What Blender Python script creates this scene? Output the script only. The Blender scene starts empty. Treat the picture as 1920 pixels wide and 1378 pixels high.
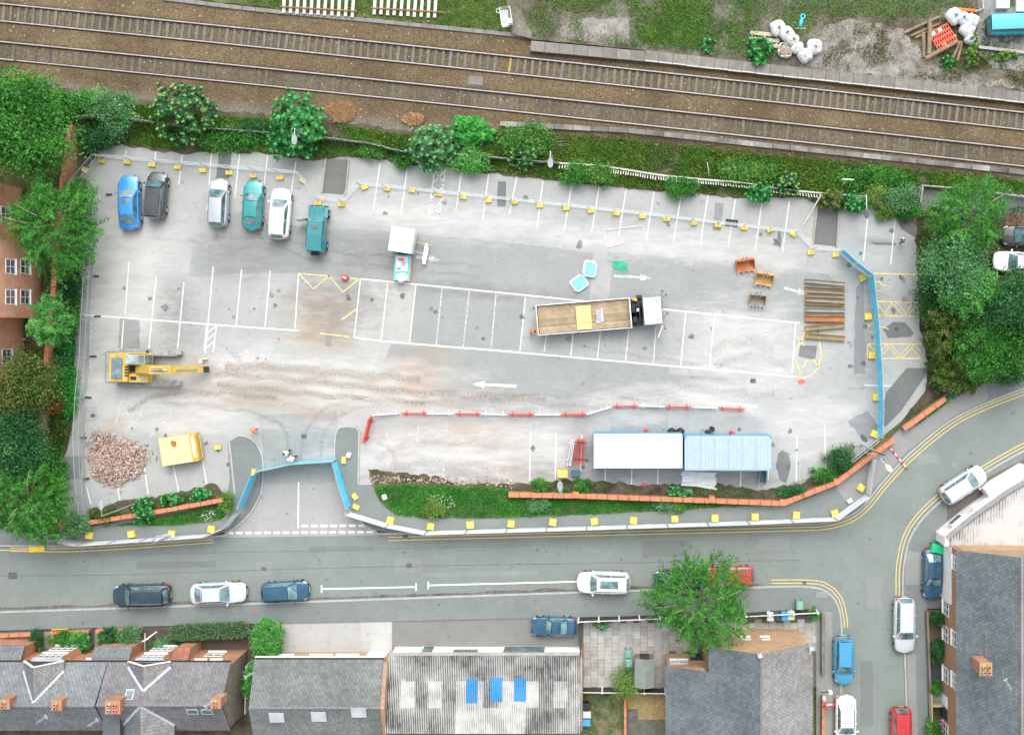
import bpy, math, random
import numpy as np
from mathutils import Vector, Matrix
R = math.radians
random.seed(7)
rng = np.random.default_rng(11)
sc = bpy.context.scene
col = sc.collection

# ------------------------------------------------------------------ camera, sky, sun, exposure
CAM_H = 100.0            # drone height above the yard, metres
SC = 21.5                # plan units per metre (survey plan of the site)
NX, NY = 1130.0, 625.0   # plan point straight below the drone
cd = bpy.data.cameras.new('camera'); cam = bpy.data.objects.new('camera', cd); col.objects.link(cam)
cam.location = (0, 0, CAM_H); cam.rotation_euler = (0, 0, 0)
cd.sensor_width = 36.0; cd.lens = 36.0 * SC * CAM_H / 1920.0
cd.shift_x = -(NX - 960) / 1920.0; cd.shift_y = -(689 - NY) / 1920.0
cd.clip_end = 1500
sc.camera = cam
w = bpy.data.worlds.new('World'); sc.world = w; w.use_nodes = True
wn = w.node_tree; wn.nodes.clear()
sky = wn.nodes.new('ShaderNodeTexSky'); sky.sky_type = 'NISHITA'; sky.sun_disc = False
SUN_EL, SUN_AZ = 55, 8
sky.sun_elevation = R(SUN_EL); sky.sun_rotation = R(SUN_AZ); sky.dust_density = 4.0; sky.air_density = 1.0
hs = wn.nodes.new('ShaderNodeHueSaturation'); hs.inputs['Saturation'].default_value = 0.22
bg = wn.nodes.new('ShaderNodeBackground'); bg.inputs['Strength'].default_value = 0.15
wo = wn.nodes.new('ShaderNodeOutputWorld')
wn.links.new(sky.outputs[0], hs.inputs['Color']); wn.links.new(hs.outputs[0], bg.inputs[0]); wn.links.new(bg.outputs[0], wo.inputs[0])
sd = bpy.data.lights.new('sun', 'SUN'); sun = bpy.data.objects.new('sun', sd); col.objects.link(sun)
sd.energy = 0.75; sd.angle = R(60); sd.color = (1.0, 0.97, 0.93)
sdir = Vector((math.sin(R(SUN_AZ)) * math.cos(R(SUN_EL)), math.cos(R(SUN_AZ)) * math.cos(R(SUN_EL)), math.sin(R(SUN_EL))))
sun.rotation_euler = sdir.to_track_quat('Z', 'Y').to_euler()
vs = sc.view_settings; vs.view_transform = 'Standard'; vs.look = 'None'; vs.gamma = 1.0
vs.exposure = 0.97; vs.use_curve_mapping = False
sc.cycles.max_bounces = 6; sc.cycles.diffuse_bounces = 3; sc.cycles.glossy_bounces = 3; sc.cycles.transparent_max_bounces = 24

# ------------------------------------------------------------------ helpers
def P(u, v, z=0.0):
    """plan point (u right, v down) of something z metres up -> metres"""
    k = (CAM_H - z) / CAM_H / SC
    return ((u - NX) * k, (NY - v) * k, z)
def PX(u, v, z=0.0):
    a = P(u, v, z); return (a[0], a[1])
def PP(pts, z=0.0):
    return [PX(u, v, z) for u, v in pts]
def spline(pts, step=0.6, closed=False):
    """smooth line through metres points"""
    p = [np.array(q, float) for q in pts]; n = len(p); out = []
    for i in range(n if closed else n - 1):
        p1, p2 = p[i], p[(i + 1) % n]
        p0 = p[i - 1] if (i > 0 or closed) else 2 * p1 - p2
        p3 = p[(i + 2) % n] if (i < n - 2 or closed) else 2 * p2 - p1
        k = max(1, int(np.linalg.norm(p2 - p1) / step))
        for j in range(k):
            t = j / k
            out.append(0.5 * ((2 * p1) + (-p0 + p2) * t + (2 * p0 - 5 * p1 + 4 * p2 - p3) * t * t + (-p0 + 3 * p1 - 3 * p2 + p3) * t ** 3))
    if not closed: out.append(p[-1])
    return [tuple(q) for q in out]
def ragged(pts, step=0.5, amp=0.15, seed=1, closed=True):
    r = random.Random(seed); out = []; n = len(pts)
    for i in range(n if closed else n - 1):
        a, b = pts[i], pts[(i + 1) % n]; d = math.dist(a, b); k = max(1, int(d / step))
        nx, ny = -(b[1] - a[1]) / (d + 1e-9), (b[0] - a[0]) / (d + 1e-9)
        for j in range(k):
            t = j / k; o = r.uniform(-amp, amp)
            out.append((a[0] + (b[0] - a[0]) * t + nx * o, a[1] + (b[1] - a[1]) * t + ny * o))
    return out
def inside(px, py, poly):
    """vectorised point in polygon"""
    px = np.asarray(px); py = np.asarray(py); res = np.zeros(px.shape, bool); n = len(poly); j = n - 1
    for i in range(n):
        xi, yi = poly[i]; xj, yj = poly[j]
        c = ((yi > py) != (yj > py)) & (px < (xj - xi) * (py - yi) / (yj - yi + 1e-12) + xi)
        res ^= c; j = i
    return res
_g = np.random.default_rng(5).random((64, 64))
def vnoise(x, y):
    x = np.asarray(x, float); y = np.asarray(y, float)
    xi = np.floor(x).astype(int); yi = np.floor(y).astype(int); fx = x - xi; fy = y - yi
    fx = fx * fx * (3 - 2 * fx); fy = fy * fy * (3 - 2 * fy)
    g = lambda a, b: _g[a % 64, b % 64]
    return (g(xi, yi) * (1 - fx) + g(xi + 1, yi) * fx) * (1 - fy) + (g(xi, yi + 1) * (1 - fx) + g(xi + 1, yi + 1) * fx) * fy

class MB:
    def __init__(s): s.v = []; s.f = []
    def add(s, vs, fs):
        o = len(s.v); s.v += [tuple(p) for p in vs]; s.f += [tuple(i + o for i in f) for f in fs]; return s
    def hexa(s, p):
        return s.add(p, [(0, 3, 2, 1), (4, 5, 6, 7), (0, 1, 5, 4), (1, 2, 6, 5), (2, 3, 7, 6), (3, 0, 4, 7)])
    def box(s, c, d, rz=0.0, ry=0.0, rx=0.0):
        hx, hy, hz = d[0] / 2, d[1] / 2, d[2] / 2
        p = [(-hx, -hy, -hz), (hx, -hy, -hz), (hx, hy, -hz), (-hx, hy, -hz), (-hx, -hy, hz), (hx, -hy, hz), (hx, hy, hz), (-hx, hy, hz)]
        m = Matrix.Translation(c) @ Matrix.Rotation(rz, 4, 'Z') @ Matrix.Rotation(ry, 4, 'Y') @ Matrix.Rotation(rx, 4, 'X')
        return s.hexa([m @ Vector(q) for q in p])
    def bb(s, x0, x1, y0, y1, z0, z1):
        return s.box(((x0 + x1) / 2, (y0 + y1) / 2, (z0 + z1) / 2), (x1 - x0, y1 - y0, z1 - z0))
    def prism(s, poly, z0, z1):
        a = sum(poly[i - 1][0] * poly[i][1] - poly[i][0] * poly[i - 1][1] for i in range(len(poly)))
        if a < 0: poly = poly[::-1]
        n = len(poly)
        return s.add([(x, y, z0) for x, y in poly] + [(x, y, z1) for x, y in poly],
                     [tuple(range(n, 2 * n))] + [tuple(range(n - 1, -1, -1))] + [(i, (i + 1) % n, n + (i + 1) % n, n + i) for i in range(n)])
    def sheet(s, poly, z):
        a = sum(poly[i - 1][0] * poly[i][1] - poly[i][0] * poly[i - 1][1] for i in range(len(poly)))
        if a < 0: poly = poly[::-1]
        return s.add([(x, y, z) for x, y in poly], [tuple(range(len(poly)))])
    def tube(s, path, r, n=6, cap=True):
        path = [Vector(p) for p in path]; m = len(path); o = len(s.v)
        rr = r if isinstance(r, (list, tuple)) else [r] * m
        for i, p in enumerate(path):
            t = (path[min(i + 1, m - 1)] - path[max(i - 1, 0)])
            if t.length < 1e-9: t = Vector((0, 0, 1))
            t.normalize()
            a = t.cross(Vector((0, 0, 1)) if abs(t.z) < 0.95 else Vector((1, 0, 0))).normalized(); b = t.cross(a)
            for k in range(n):
                q = p + (a * math.cos(2 * math.pi * k / n) + b * math.sin(2 * math.pi * k / n)) * rr[i]
                s.v.append(tuple(q))
        for i in range(m - 1):
            for k in range(n):
                s.f.append((o + i * n + k, o + (i + 1) * n + k, o + (i + 1) * n + (k + 1) % n, o + i * n + (k + 1) % n))
        if cap:
            s.f.append(tuple(o + k for k in range(n))); s.f.append(tuple(o + (m - 1) * n + k for k in range(n - 1, -1, -1)))
        return s
    def bar(s, a, b, wd, ht):
        """square bar between two points, wd wide (level), ht high"""
        a = Vector(a); b = Vector(b); t = (b - a).normalized()
        sd_ = t.cross(Vector((0, 0, 1)) if abs(t.z) < 0.98 else Vector((1, 0, 0))).normalized(); up = sd_.cross(t)
        p = []
        for q in (a, b):
            p.append([q - sd_ * wd / 2 - up * ht / 2, q + sd_ * wd / 2 - up * ht / 2, q + sd_ * wd / 2 + up * ht / 2, q - sd_ * wd / 2 + up * ht / 2])
        return s.hexa([p[0][0], p[1][0], p[1][1], p[0][1], p[0][3], p[1][3], p[1][2], p[0][2]])
    def cyl(s, c, r, h, n=16, axis='Z', r2=None):
        c = Vector(c); ax = {'X': Vector((1, 0, 0)), 'Y': Vector((0, 1, 0)), 'Z': Vector((0, 0, 1))}[axis]
        return s.tube([c - ax * h / 2, c + ax * h / 2], [r, r if r2 is None else r2], n)
    def sphere(s, c, r, nu=10, nv=7):
        rx, ry, rz = r if isinstance(r, (list, tuple)) else (r, r, r); o = len(s.v)
        for j in range(nv + 1):
            ph = math.pi * j / nv
            for i in range(nu):
                th = 2 * math.pi * i / nu
                s.v.append((c[0] + rx * math.sin(ph) * math.cos(th), c[1] + ry * math.sin(ph) * math.sin(th), c[2] - rz * math.cos(ph)))
        for j in range(nv):
            for i in range(nu):
                s.f.append((o + j * nu + i, o + j * nu + (i + 1) % nu, o + (j + 1) * nu + (i + 1) % nu, o + (j + 1) * nu + i))
        return s
    def grid(s, fn, nu, nv):
        o = len(s.v)
        for j in range(nv + 1):
            for i in range(nu + 1): s.v.append(tuple(fn(i / nu, j / nv)))
        for j in range(nv):
            for i in range(nu):
                a = o + j * (nu + 1) + i; s.f.append((a, a + 1, a + nu + 2, a + nu + 1))
        return s
    def ribbon(s, pts, wd, z, off=0.0):
        n = len(pts); o = len(s.v)
        for i, p in enumerate(pts):
            a = pts[max(i - 1, 0)]; b = pts[min(i + 1, n - 1)]; d = math.dist(a[:2], b[:2]) + 1e-9
            nx, ny = -(b[1] - a[1]) / d, (b[0] - a[0]) / d
            s.v.append((p[0] + nx * (off + wd / 2), p[1] + ny * (off + wd / 2), z)); s.v.append((p[0] + nx * (off - wd / 2), p[1] + ny * (off - wd / 2), z))
        for i in range(n - 1): s.f.append((o + 2 * i, o + 2 * i + 1, o + 2 * i + 3, o + 2 * i + 2))
        return s
    def wall(s, pts, wd, z0, z1):
        """upright strip of width wd along a line"""
        n = len(pts); o = len(s.v)
        for i, p in enumerate(pts):
            a = pts[max(i - 1, 0)]; b = pts[min(i + 1, n - 1)]; d = math.dist(a[:2], b[:2]) + 1e-9
            nx, ny = -(b[1] - a[1]) / d * wd / 2, (b[0] - a[0]) / d * wd / 2
            s.v += [(p[0] + nx, p[1] + ny, z0), (p[0] - nx, p[1] - ny, z0), (p[0] - nx, p[1] - ny, z1), (p[0] + nx, p[1] + ny, z1)]
        for i in range(n - 1):
            a = o + 4 * i; b = a + 4
            s.f += [(a + 3, a + 2, b + 2, b + 3), (a, a + 3, b + 3, b), (a + 2, a + 1, b + 1, b + 2), (a + 1, a, b, b + 1)]
        s.f.append((o, o + 1, o + 2, o + 3)); e = o + 4 * (n - 1); s.f.append((e + 3, e + 2, e + 1, e))
        return s
    def mesh(s, name):
        me = bpy.data.meshes.new(name); me.from_pydata(s.v, [], s.f); me.validate(); me.update(); return me
    def build(s, name, mat, parent=None, smooth=False, bevel=0.0):
        me = s.mesh(name); me.materials.append(mat)
        if smooth: me.shade_smooth()
        o = bpy.data.objects.new(name, me); col.objects.link(o)
        if parent is not None: o.parent = parent
        if bevel:
            b = o.modifiers.new('bevel', 'BEVEL'); b.width = bevel; b.segments = 2; b.limit_method = 'ANGLE'; b.angle_limit = R(40)
        return o

def tag(o, label=None, cat=None, group=None, kind=None):
    if label: o['label'] = label
    if cat: o['category'] = cat
    if group: o['group'] = group
    if kind: o['kind'] = kind
    return o
def thing(name, label, cat, loc=(0, 0, 0), rz=0.0, group=None):
    o = bpy.data.objects.new(name, None); col.objects.link(o); o.empty_display_size = 0.2
    o.location = loc; o.rotation_euler = (0, 0, rz)
    return tag(o, label, cat, group)
KIDS = {}
def copy_tree(o, loc=None, rz=None, label=None, parent=None):
    c = o.copy(); col.objects.link(c)
    if parent is not None: c.parent = parent
    if loc is not None: c.location = loc
    if rz is not None: c.rotation_euler = (0, 0, rz)
    if label: c['label'] = label
    for ch in KIDS.setdefault(o.name, [x for x in col.objects if x.parent == o]): copy_tree(ch, parent=c)
    return c
ORD = ['first', 'second', 'third', 'fourth', 'fifth', 'sixth', 'seventh', 'eighth', 'ninth', 'tenth', 'eleventh', 'twelfth', 'thirteenth', 'fourteenth', 'fifteenth', 'sixteenth', 'seventeenth', 'eighteenth', 'nineteenth', 'twentieth']
def nth(i):
    if i < 20: return ORD[i]
    t = {2: 'twenty', 3: 'thirty', 4: 'forty'}[(i + 1) // 10]
    return t + '-' + ORD[(i + 1) % 10 - 1] if (i + 1) % 10 else {3: 'thirtieth', 4: 'fortieth'}[(i + 1) // 10]

# ------------------------------------------------------------------ materials
MC = {}
def rgb(*c):
    return tuple((x / 255 / 12.92) if x / 255 <= 0.04045 else ((x / 255 + 0.055) / 1.055) ** 2.4 for x in c)
def base_mat(name):
    m = bpy.data.materials.new(name); m.use_nodes = True; nt = m.node_tree
    return m, nt, nt.nodes['Principled BSDF']
def N(nt, kind, **kw):
    n = nt.nodes.new(kind)
    for k, v in kw.items():
        if k in n.inputs: n.inputs[k].default_value = v
        else: setattr(n, k, v)
    return n
def mixc(nt, fac, a, b, mode='MIX'):
    m = N(nt, 'ShaderNodeMix', data_type='RGBA', blend_type=mode)
    for s_, val in ((0, fac), (6, a), (7, b)):
        if hasattr(val, 'is_output'): nt.links.new(val, m.inputs[s_])
        elif s_ == 0: m.inputs[0].default_value = val
        else: m.inputs[s_].default_value = (*val[:3], 1)
    return m.outputs[2]
def noise(nt, scale, detail=4, rough=.6, vec=None, out=0):
    n = N(nt, 'ShaderNodeTexNoise', Scale=scale, Detail=detail, Roughness=rough)
    nt.links.new(vec if vec is not None else pos(nt), n.inputs['Vector']); return n.outputs[out]
def pos(nt):
    for n in nt.nodes:
        if n.bl_idname == 'ShaderNodeNewGeometry': return n.outputs['Position']
    return nt.nodes.new('ShaderNodeNewGeometry').outputs['Position']
def ramp(nt, fac, a, b, lo=0.0, hi=1.0):
    n = N(nt, 'ShaderNodeMapRange'); n.clamp = True
    n.inputs[1].default_value = a; n.inputs[2].default_value = b; n.inputs[3].default_value = lo; n.inputs[4].default_value = hi
    nt.links.new(fac, n.inputs[0]); return n.outputs[0]
def mul(c, k): return tuple(min(1, x * k) for x in c)
def bumpit(nt, bs, h, strength=.3, dist=.02):
    b = N(nt, 'ShaderNodeBump', Strength=strength, Distance=dist); nt.links.new(h, b.inputs['Height']); nt.links.new(b.outputs[0], bs.inputs['Normal'])
def M(name, c, rough=.7, metal=0.0, var=.12, scale=1.5, c2=None, fine=.0, fscale=14, bump=0, coat=0, spec=.35, isl=0.0, orand=0.0):
    """plain procedural material: large tone drift + fine grain (+ per piece shift)"""
    if name in MC: return MC[name]
    m, nt, bs = base_mat(name)
    col_ = mixc(nt, ramp(nt, noise(nt, scale), .3, .7), mul(c, 1 - var), c2 or mul(c, 1 + var))
    if fine:
        col_ = mixc(nt, ramp(nt, noise(nt, fscale, 3, .7), .3, .7), mixc(nt, 1.0, col_, (1 - fine,) * 3, 'MULTIPLY'), mixc(nt, 1.0, col_, (1 + fine,) * 3, 'MULTIPLY'))
    if isl:
        g = [n for n in nt.nodes if n.bl_idname == 'ShaderNodeNewGeometry'][0]
        r_ = ramp(nt, g.outputs['Random Per Island'], 0, 1, 1 - isl, 1 + isl)
        col_ = mixc(nt, 1.0, col_, r_, 'MULTIPLY')
    if orand: col_ = mixc(nt, 1.0, col_, ramp(nt, N(nt, 'ShaderNodeObjectInfo').outputs['Random'], 0, 1, 1 - orand, 1 + orand), 'MULTIPLY')
    nt.links.new(col_, bs.inputs['Base Color'])
    bs.inputs['Roughness'].default_value = rough; bs.inputs['Metallic'].default_value = metal
    bs.inputs['Specular IOR Level'].default_value = spec; bs.inputs['Coat Weight'].default_value = coat; bs.inputs['Coat Roughness'].default_value = .06
    if bump: bumpit(nt, bs, noise(nt, fscale, 4, .7), bump)
    MC[name] = m; return m
def paint(name, c, metal=.15):
    if name in MC: return MC[name]
    m, nt, bs = base_mat(name)
    cc = mixc(nt, ramp(nt, noise(nt, .9, 2), .3, .75), c, mixc(nt, .06, c, (.5, .48, .45)))
    nt.links.new(cc, bs.inputs['Base Color'])
    nt.links.new(ramp(nt, noise(nt, 2.0, 2), .3, .7, .22, .32), bs.inputs['Roughness'])
    bs.inputs['Metallic'].default_value = metal
    bs.inputs['Coat Weight'].default_value = .7; bs.inputs['Coat Roughness'].default_value = .05
    MC[name] = m; return m
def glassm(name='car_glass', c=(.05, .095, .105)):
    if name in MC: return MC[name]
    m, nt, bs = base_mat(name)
    nt.links.new(mixc(nt, ramp(nt, noise(nt, 1.6, 3), .35, .7), c, mul(c, 3.2)), bs.inputs['Base Color'])  # sky reflection put into the colour as paler noise blotches
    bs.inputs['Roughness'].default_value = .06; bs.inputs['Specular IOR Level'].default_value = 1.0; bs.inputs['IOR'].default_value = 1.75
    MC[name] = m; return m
def leafm(name, dark, mid, light, trans=.25):
    if name in MC: return MC[name]
    m, nt, bs = base_mat(name)
    a = N(nt, 'ShaderNodeAttribute', attribute_name='tone')
    r = N(nt, 'ShaderNodeValToRGB'); e = r.color_ramp.elements
    e[0].color = (*dark, 1); e[1].color = (*light, 1); e[0].position = .08; e[1].position = .95
    x = e.new(.5); x.color = (*mid, 1)
    nt.links.new(a.outputs['Fac'], r.inputs[0]); nt.links.new(r.outputs[0], bs.inputs['Base Color'])
    bs.inputs['Roughness'].default_value = .55; bs.inputs['Specular IOR Level'].default_value = .25
    tr = N(nt, 'ShaderNodeBsdfTranslucent'); nt.links.new(r.outputs[0], tr.inputs[0])
    mx = N(nt, 'ShaderNodeMixShader'); mx.inputs[0].default_value = trans
    out = nt.nodes['Material Output']
    nt.links.new(bs.outputs[0], mx.inputs[1]); nt.links.new(tr.outputs[0], mx.inputs[2]); nt.links.new(mx.outputs[0], out.inputs[0])
    MC[name] = m; return m
def brickm(name, c1, c2, mortar, sx=1.0, axis='Z'):
    """coursed brick; axis names the direction the face looks along"""
    if name in MC: return MC[name]
    m, nt, bs = base_mat(name)
    sp = N(nt, 'ShaderNodeSeparateXYZ'); nt.links.new(pos(nt), sp.inputs[0])
    cb = N(nt, 'ShaderNodeCombineXYZ')
    if axis == 'X': nt.links.new(sp.outputs[1], cb.inputs[0]); nt.links.new(sp.outputs[2], cb.inputs[1])
    elif axis == 'Y': nt.links.new(sp.outputs[0], cb.inputs[0]); nt.links.new(sp.outputs[2], cb.inputs[1])
    else: nt.links.new(sp.outputs[0], cb.inputs[0]); nt.links.new(sp.outputs[1], cb.inputs[1])
    b = N(nt, 'ShaderNodeTexBrick'); b.inputs['Scale'].default_value = 1; b.inputs['Brick Width'].default_value = .225 * sx; b.inputs['Row Height'].default_value = .075 * sx
    b.inputs['Mortar Size'].default_value = .008; b.inputs['Color1'].default_value = (*c1, 1); b.inputs['Color2'].default_value = (*c2, 1); b.inputs['Mortar'].default_value = (*mortar, 1)
    nt.links.new(cb.outputs[0], b.inputs['Vector'])
    cc = mixc(nt, ramp(nt, noise(nt, 1.3, 5), .35, .75), b.outputs[0], mixc(nt, 1.0, b.outputs[0], (.72, .7, .68), 'MULTIPLY'))
    nt.links.new(cc, bs.inputs['Base Color']); bs.inputs['Roughness'].default_value = .85
    bumpit(nt, bs, b.outputs['Fac'], -.4, .01)
    MC[name] = m; return m

# ------------------------------------------------------------------ the setting: ground sheets
def grime_group():
    g = bpy.data.node_groups.new('yard_grime', 'ShaderNodeTree')
    for n in ('tan', 'dust', 'oil', 'rust'): g.interface.new_socket(n, in_out='OUTPUT', socket_type='NodeSocketFloat')
    out = g.nodes.new('NodeGroupOutput'); nt = g
    p = pos(nt)
    st = N(nt, 'ShaderNodeVectorMath', operation='MULTIPLY'); st.inputs[1].default_value = (.32, 1.25, 1); nt.links.new(p, st.inputs[0])
    ns = noise(nt, .55, 6, .62, vec=st.outputs[0]); nf = noise(nt, 2.6, 5, .65, vec=st.outputs[0])
    wob = N(nt, 'ShaderNodeMath', operation='ADD'); nt.links.new(ramp(nt, ns, 0, 1, -1.6, 1.2), wob.inputs[0]); nt.links.new(ramp(nt, nf, 0, 1, -.9, .7), wob.inputs[1])
    spots = {'tan': [(560, 716, 230, 26, 3), (455, 745, 110, 20, 0), (770, 712, 60, 34, -20), (835, 820, 110, 24, 0), (745, 850, 20, 45, 0), (960, 882, 60, 18, 0), (600, 600, 50, 55, 0)],
             'dust': [(700, 735, 130, 25, 0), (300, 755, 130, 45, 10), (1395, 660, 85, 70, 20), (1375, 605, 45, 28, 0), (830, 850, 150, 70, 0), (760, 860, 90, 50, 0), (650, 700, 160, 26, 4), (1345, 740, 80, 28, 0), (700, 880, 35, 45, 0), (470, 690, 90, 30, -8), (590, 690, 70, 22, 0), (250, 545, 60, 70, 0), (1180, 760, 70, 25, 0), (1010, 850, 50, 70, 0), (1520, 800, 60, 40, 0), (800, 400, 260, 30, 5), (1250, 455, 250, 25, 6), (245, 470, 90, 50, 0)],
             'oil': [(1105, 850, 18, 22, 0), (745, 895, 60, 18, 0), (860, 895, 60, 14, 0), (1130, 890, 60, 14, 0), (1640, 570, 12, 40, 0), (1620, 640, 14, 60, 0), (640, 560, 60, 50, 0), (900, 545, 120, 12, 4), (1640, 452, 26, 6, 0), (460, 470, 80, 40, 0), (700, 470, 60, 35, 0), (1330, 900, 90, 18, 0), (1010, 890, 50, 18, 0), (590, 300, 40, 14, 0), (330, 590, 30, 50, 0)],
             'rust': [(790, 722, 24, 24, 0), (840, 758, 14, 8, 0), (600, 775, 40, 8, 0), (250, 665, 0.1, 0.1, 0), (365, 680, 8, 10, 0), (640, 765, 26, 6, 0), (870, 800, 20, 10, 0), (215, 800, 16, 14, 0)]}
    for k, lst in spots.items():
        acc = None
        for (u, v, ru, rv, a) in lst:
            x, y, _ = P(u, v)
            mp = N(nt, 'ShaderNodeMapping', vector_type='TEXTURE')
            mp.inputs['Location'].default_value = (x, y, 0); mp.inputs['Rotation'].default_value = (0, 0, R(-a)); mp.inputs['Scale'].default_value = (ru / SC, rv / SC, 1000)
            nt.links.new(p, mp.inputs['Vector'])
            ln = N(nt, 'ShaderNodeVectorMath', operation='LENGTH'); nt.links.new(mp.outputs[0], ln.inputs[0])
            ad = N(nt, 'ShaderNodeMath', operation='ADD'); nt.links.new(ln.outputs['Value'], ad.inputs[0]); nt.links.new(wob.outputs[0], ad.inputs[1])
            f = ramp(nt, ad.outputs[0], 1.5, .35)
            if acc is None: acc = f
            else:
                mx = N(nt, 'ShaderNodeMath', operation='MAXIMUM'); nt.links.new(acc, mx.inputs[0]); nt.links.new(f, mx.inputs[1]); acc = mx.outputs[0]
        nt.links.new(acc, out.inputs[k])
    return g
GRIME = grime_group()
def yardm(name, c, var=.09, grime=1.0, grain=.07):
    """worn asphalt / concrete of the yard with its stains"""
    if name in MC: return MC[name]
    m, nt, bs = base_mat(name)
    a = mixc(nt, ramp(nt, noise(nt, .35, 6, .65), .3, .7), mul(c, 1 - var), mul(c, 1 + var))
    a = mixc(nt, ramp(nt, noise(nt, 1.7, 6, .7), .52, .75), a, mul(c, .84))
    a = mixc(nt, ramp(nt, noise(nt, 2.3, 5, .75), .6, .72), a, mul(c, 1.12))
    f = noise(nt, 22, 3, .8)
    a = mixc(nt, ramp(nt, f, .35, .65), mixc(nt, 1.0, a, (1 - grain,) * 3, 'MULTIPLY'), mixc(nt, 1.0, a, (1 + grain,) * 3, 'MULTIPLY'))
    # hair cracks
    vo = N(nt, 'ShaderNodeTexVoronoi', feature='DISTANCE_TO_EDGE', Scale=.22); nz = N(nt, 'ShaderNodeTexNoise', Scale=.9, Detail=4)
    nt.links.new(pos(nt), nz.inputs['Vector'])
    av = N(nt, 'ShaderNodeVectorMath', operation='ADD'); sv = N(nt, 'ShaderNodeVectorMath', operation='SCALE'); sv.inputs['Scale'].default_value = 1.6
    nt.links.new(nz.outputs['Color'], sv.inputs[0]); nt.links.new(pos(nt), av.inputs[0]); nt.links.new(sv.outputs[0], av.inputs[1]); nt.links.new(av.outputs[0], vo.inputs['Vector'])
    cr = N(nt, 'ShaderNodeMath', operation='MULTIPLY'); nt.links.new(ramp(nt, vo.outputs['Distance'], .002, .010, .38 if grime else .22, 0), cr.inputs[0]); nt.links.new(ramp(nt, noise(nt, .5, 3), .54, .66), cr.inputs[1])
    a = mixc(nt, cr.outputs[0], a, mul(c, .35))
    # small dark spots
    v2 = N(nt, 'ShaderNodeTexVoronoi', Scale=.55, Randomness=1.0); nt.links.new(pos(nt), v2.inputs['Vector'])
    ad = N(nt, 'ShaderNodeMath', operation='ADD'); nt.links.new(v2.outputs['Distance'], ad.inputs[0]); nt.links.new(ramp(nt, noise(nt, 5, 4), 0, 1, -.16, .16), ad.inputs[1])
    a = mixc(nt, ramp(nt, ad.outputs[0], .035, .09, .5, 0), a, mul(c, .3))
    if grime:
        g = nt.nodes.new('ShaderNodeGroup'); g.node_tree = GRIME
        sg_ = N(nt, 'ShaderNodeVectorMath', operation='MULTIPLY'); sg_.inputs[1].default_value = (.4, 1.3, 1); nt.links.new(pos(nt), sg_.inputs[0])
        def amt(o_, k, n1, n2):
            q = N(nt, 'ShaderNodeMath', operation='MULTIPLY'); nt.links.new(o_, q.inputs[0]); nt.links.new(ramp(nt, noise(nt, n1, 6, .7, vec=sg_.outputs[0]), .24, .68, 0, k * grime), q.inputs[1]); return q.outputs[0]
        a = mixc(nt, amt(g.outputs['tan'], 1.35, 1.1, 0), a, (.33, .27, .21))
        a = mixc(nt, amt(g.outputs['dust'], 1.05, .9, 0), a, (.50, .495, .48))
        a = mixc(nt, amt(g.outputs['oil'], .7, 1.6, 0), a, (.17, .17, .165))
        a = mixc(nt, amt(g.outputs['rust'], .55, 1.6, 0), a, (.42, .26, .18))
    nt.links.new(a, bs.inputs['Base Color']); bs.inputs['Roughness'].default_value = .9; bs.inputs['Specular IOR Level'].default_value = .2
    bumpit(nt, bs, f, .25, .01)
    MC[name] = m; return m

YARD = yardm('yard_concrete', (.345, .356, .346))
YARD2 = yardm('yard_asphalt', (.278, .294, .287))
YARD3 = yardm('yard_pale_slab', (.385, .384, .368))
YARDD = yardm('yard_dark_patch', (.225, .238, .238), grime=.4)
YARDX = yardm('yard_black_patch', (.15, .16, .16), grime=.3)
ROAD = yardm('road_asphalt', (.198, .226, .21), var=.09, grime=0, grain=.2)
PAVE = yardm('pavement_asphalt', (.185, .208, .2), var=.1, grime=0, grain=.1)
PAVEL = yardm('pavement_grey', (.255, .262, .252), var=.08, grime=0)
KERB = M('kerb_stone', (.38, .38, .355), var=.15, scale=2, fine=.1)
SOIL = M('soil', (.065, .055, .035), var=.4, scale=.9, c2=(.15, .125, .085), fine=.35, fscale=9, bump=.5, rough=.95)
GRASSB = M('grass_ground', (.07, .115, .03), var=.4, scale=.8, c2=(.15, .155, .065), fine=.3, fscale=8, bump=.5, rough=.95)
WASTE = M('waste_ground', (.085, .085, .045), var=.3, scale=.5, c2=(.215, .20, .165), fine=.35, fscale=6, bump=.6, rough=.95)

def structure(name, mb, mat, parent=None):
    o = mb.build(name, mat, parent)
    if parent is None: tag(o, kind='structure')
    return o
structure('ground', MB().sheet([(-260, -260), (260, -260), (260, 260), (-260, 260)], -.12), GRASSB)

# ---- yard
yard = structure('car_park', MB().sheet(PP([(128, 262), (300, 275), (600, 290), (1000, 322), (1500, 355), (1640, 380), (1712, 395), (1740, 440), (1748, 640), (1752, 712), (1690, 790), (1600, 862), (1480, 925), (1200, 935), (700, 925), (705, 1003), (420, 1004), (432, 960), (110, 990), (92, 880), (128, 750), (135, 500)]), 0.0), YARD)
PZ = [0]
def patch(pts, mat, z=.004, rag=.05, seed=3, name='asphalt_patch'):
    PZ[0] += 1; z += PZ[0] * .00015
    return structure(name, MB().sheet(ragged(PP(pts), .4, rag, seed), z), mat, yard)
patch([(432, 392), (545, 424), (617, 427), (775, 439), (960, 456), (1112, 472), (1105, 568), (960, 551), (690, 524), (560, 512), (480, 512), (355, 518), (360, 468), (430, 452)], YARD2)
patch([(1151, 472), (1300, 485), (1440, 497), (1545, 512), (1578, 532), (1574, 612), (1480, 604), (1140, 568)], YARD2, seed=4)
patch([(720, 645), (1060, 668), (1255, 690), (1252, 812), (1146, 812), (1143, 784), (960, 783), (800, 757), (700, 690)], YARD2, seed=5)
patch([(565, 620), (735, 640), (722, 672), (560, 655), (535, 640)], YARD3, seed=6)
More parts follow.
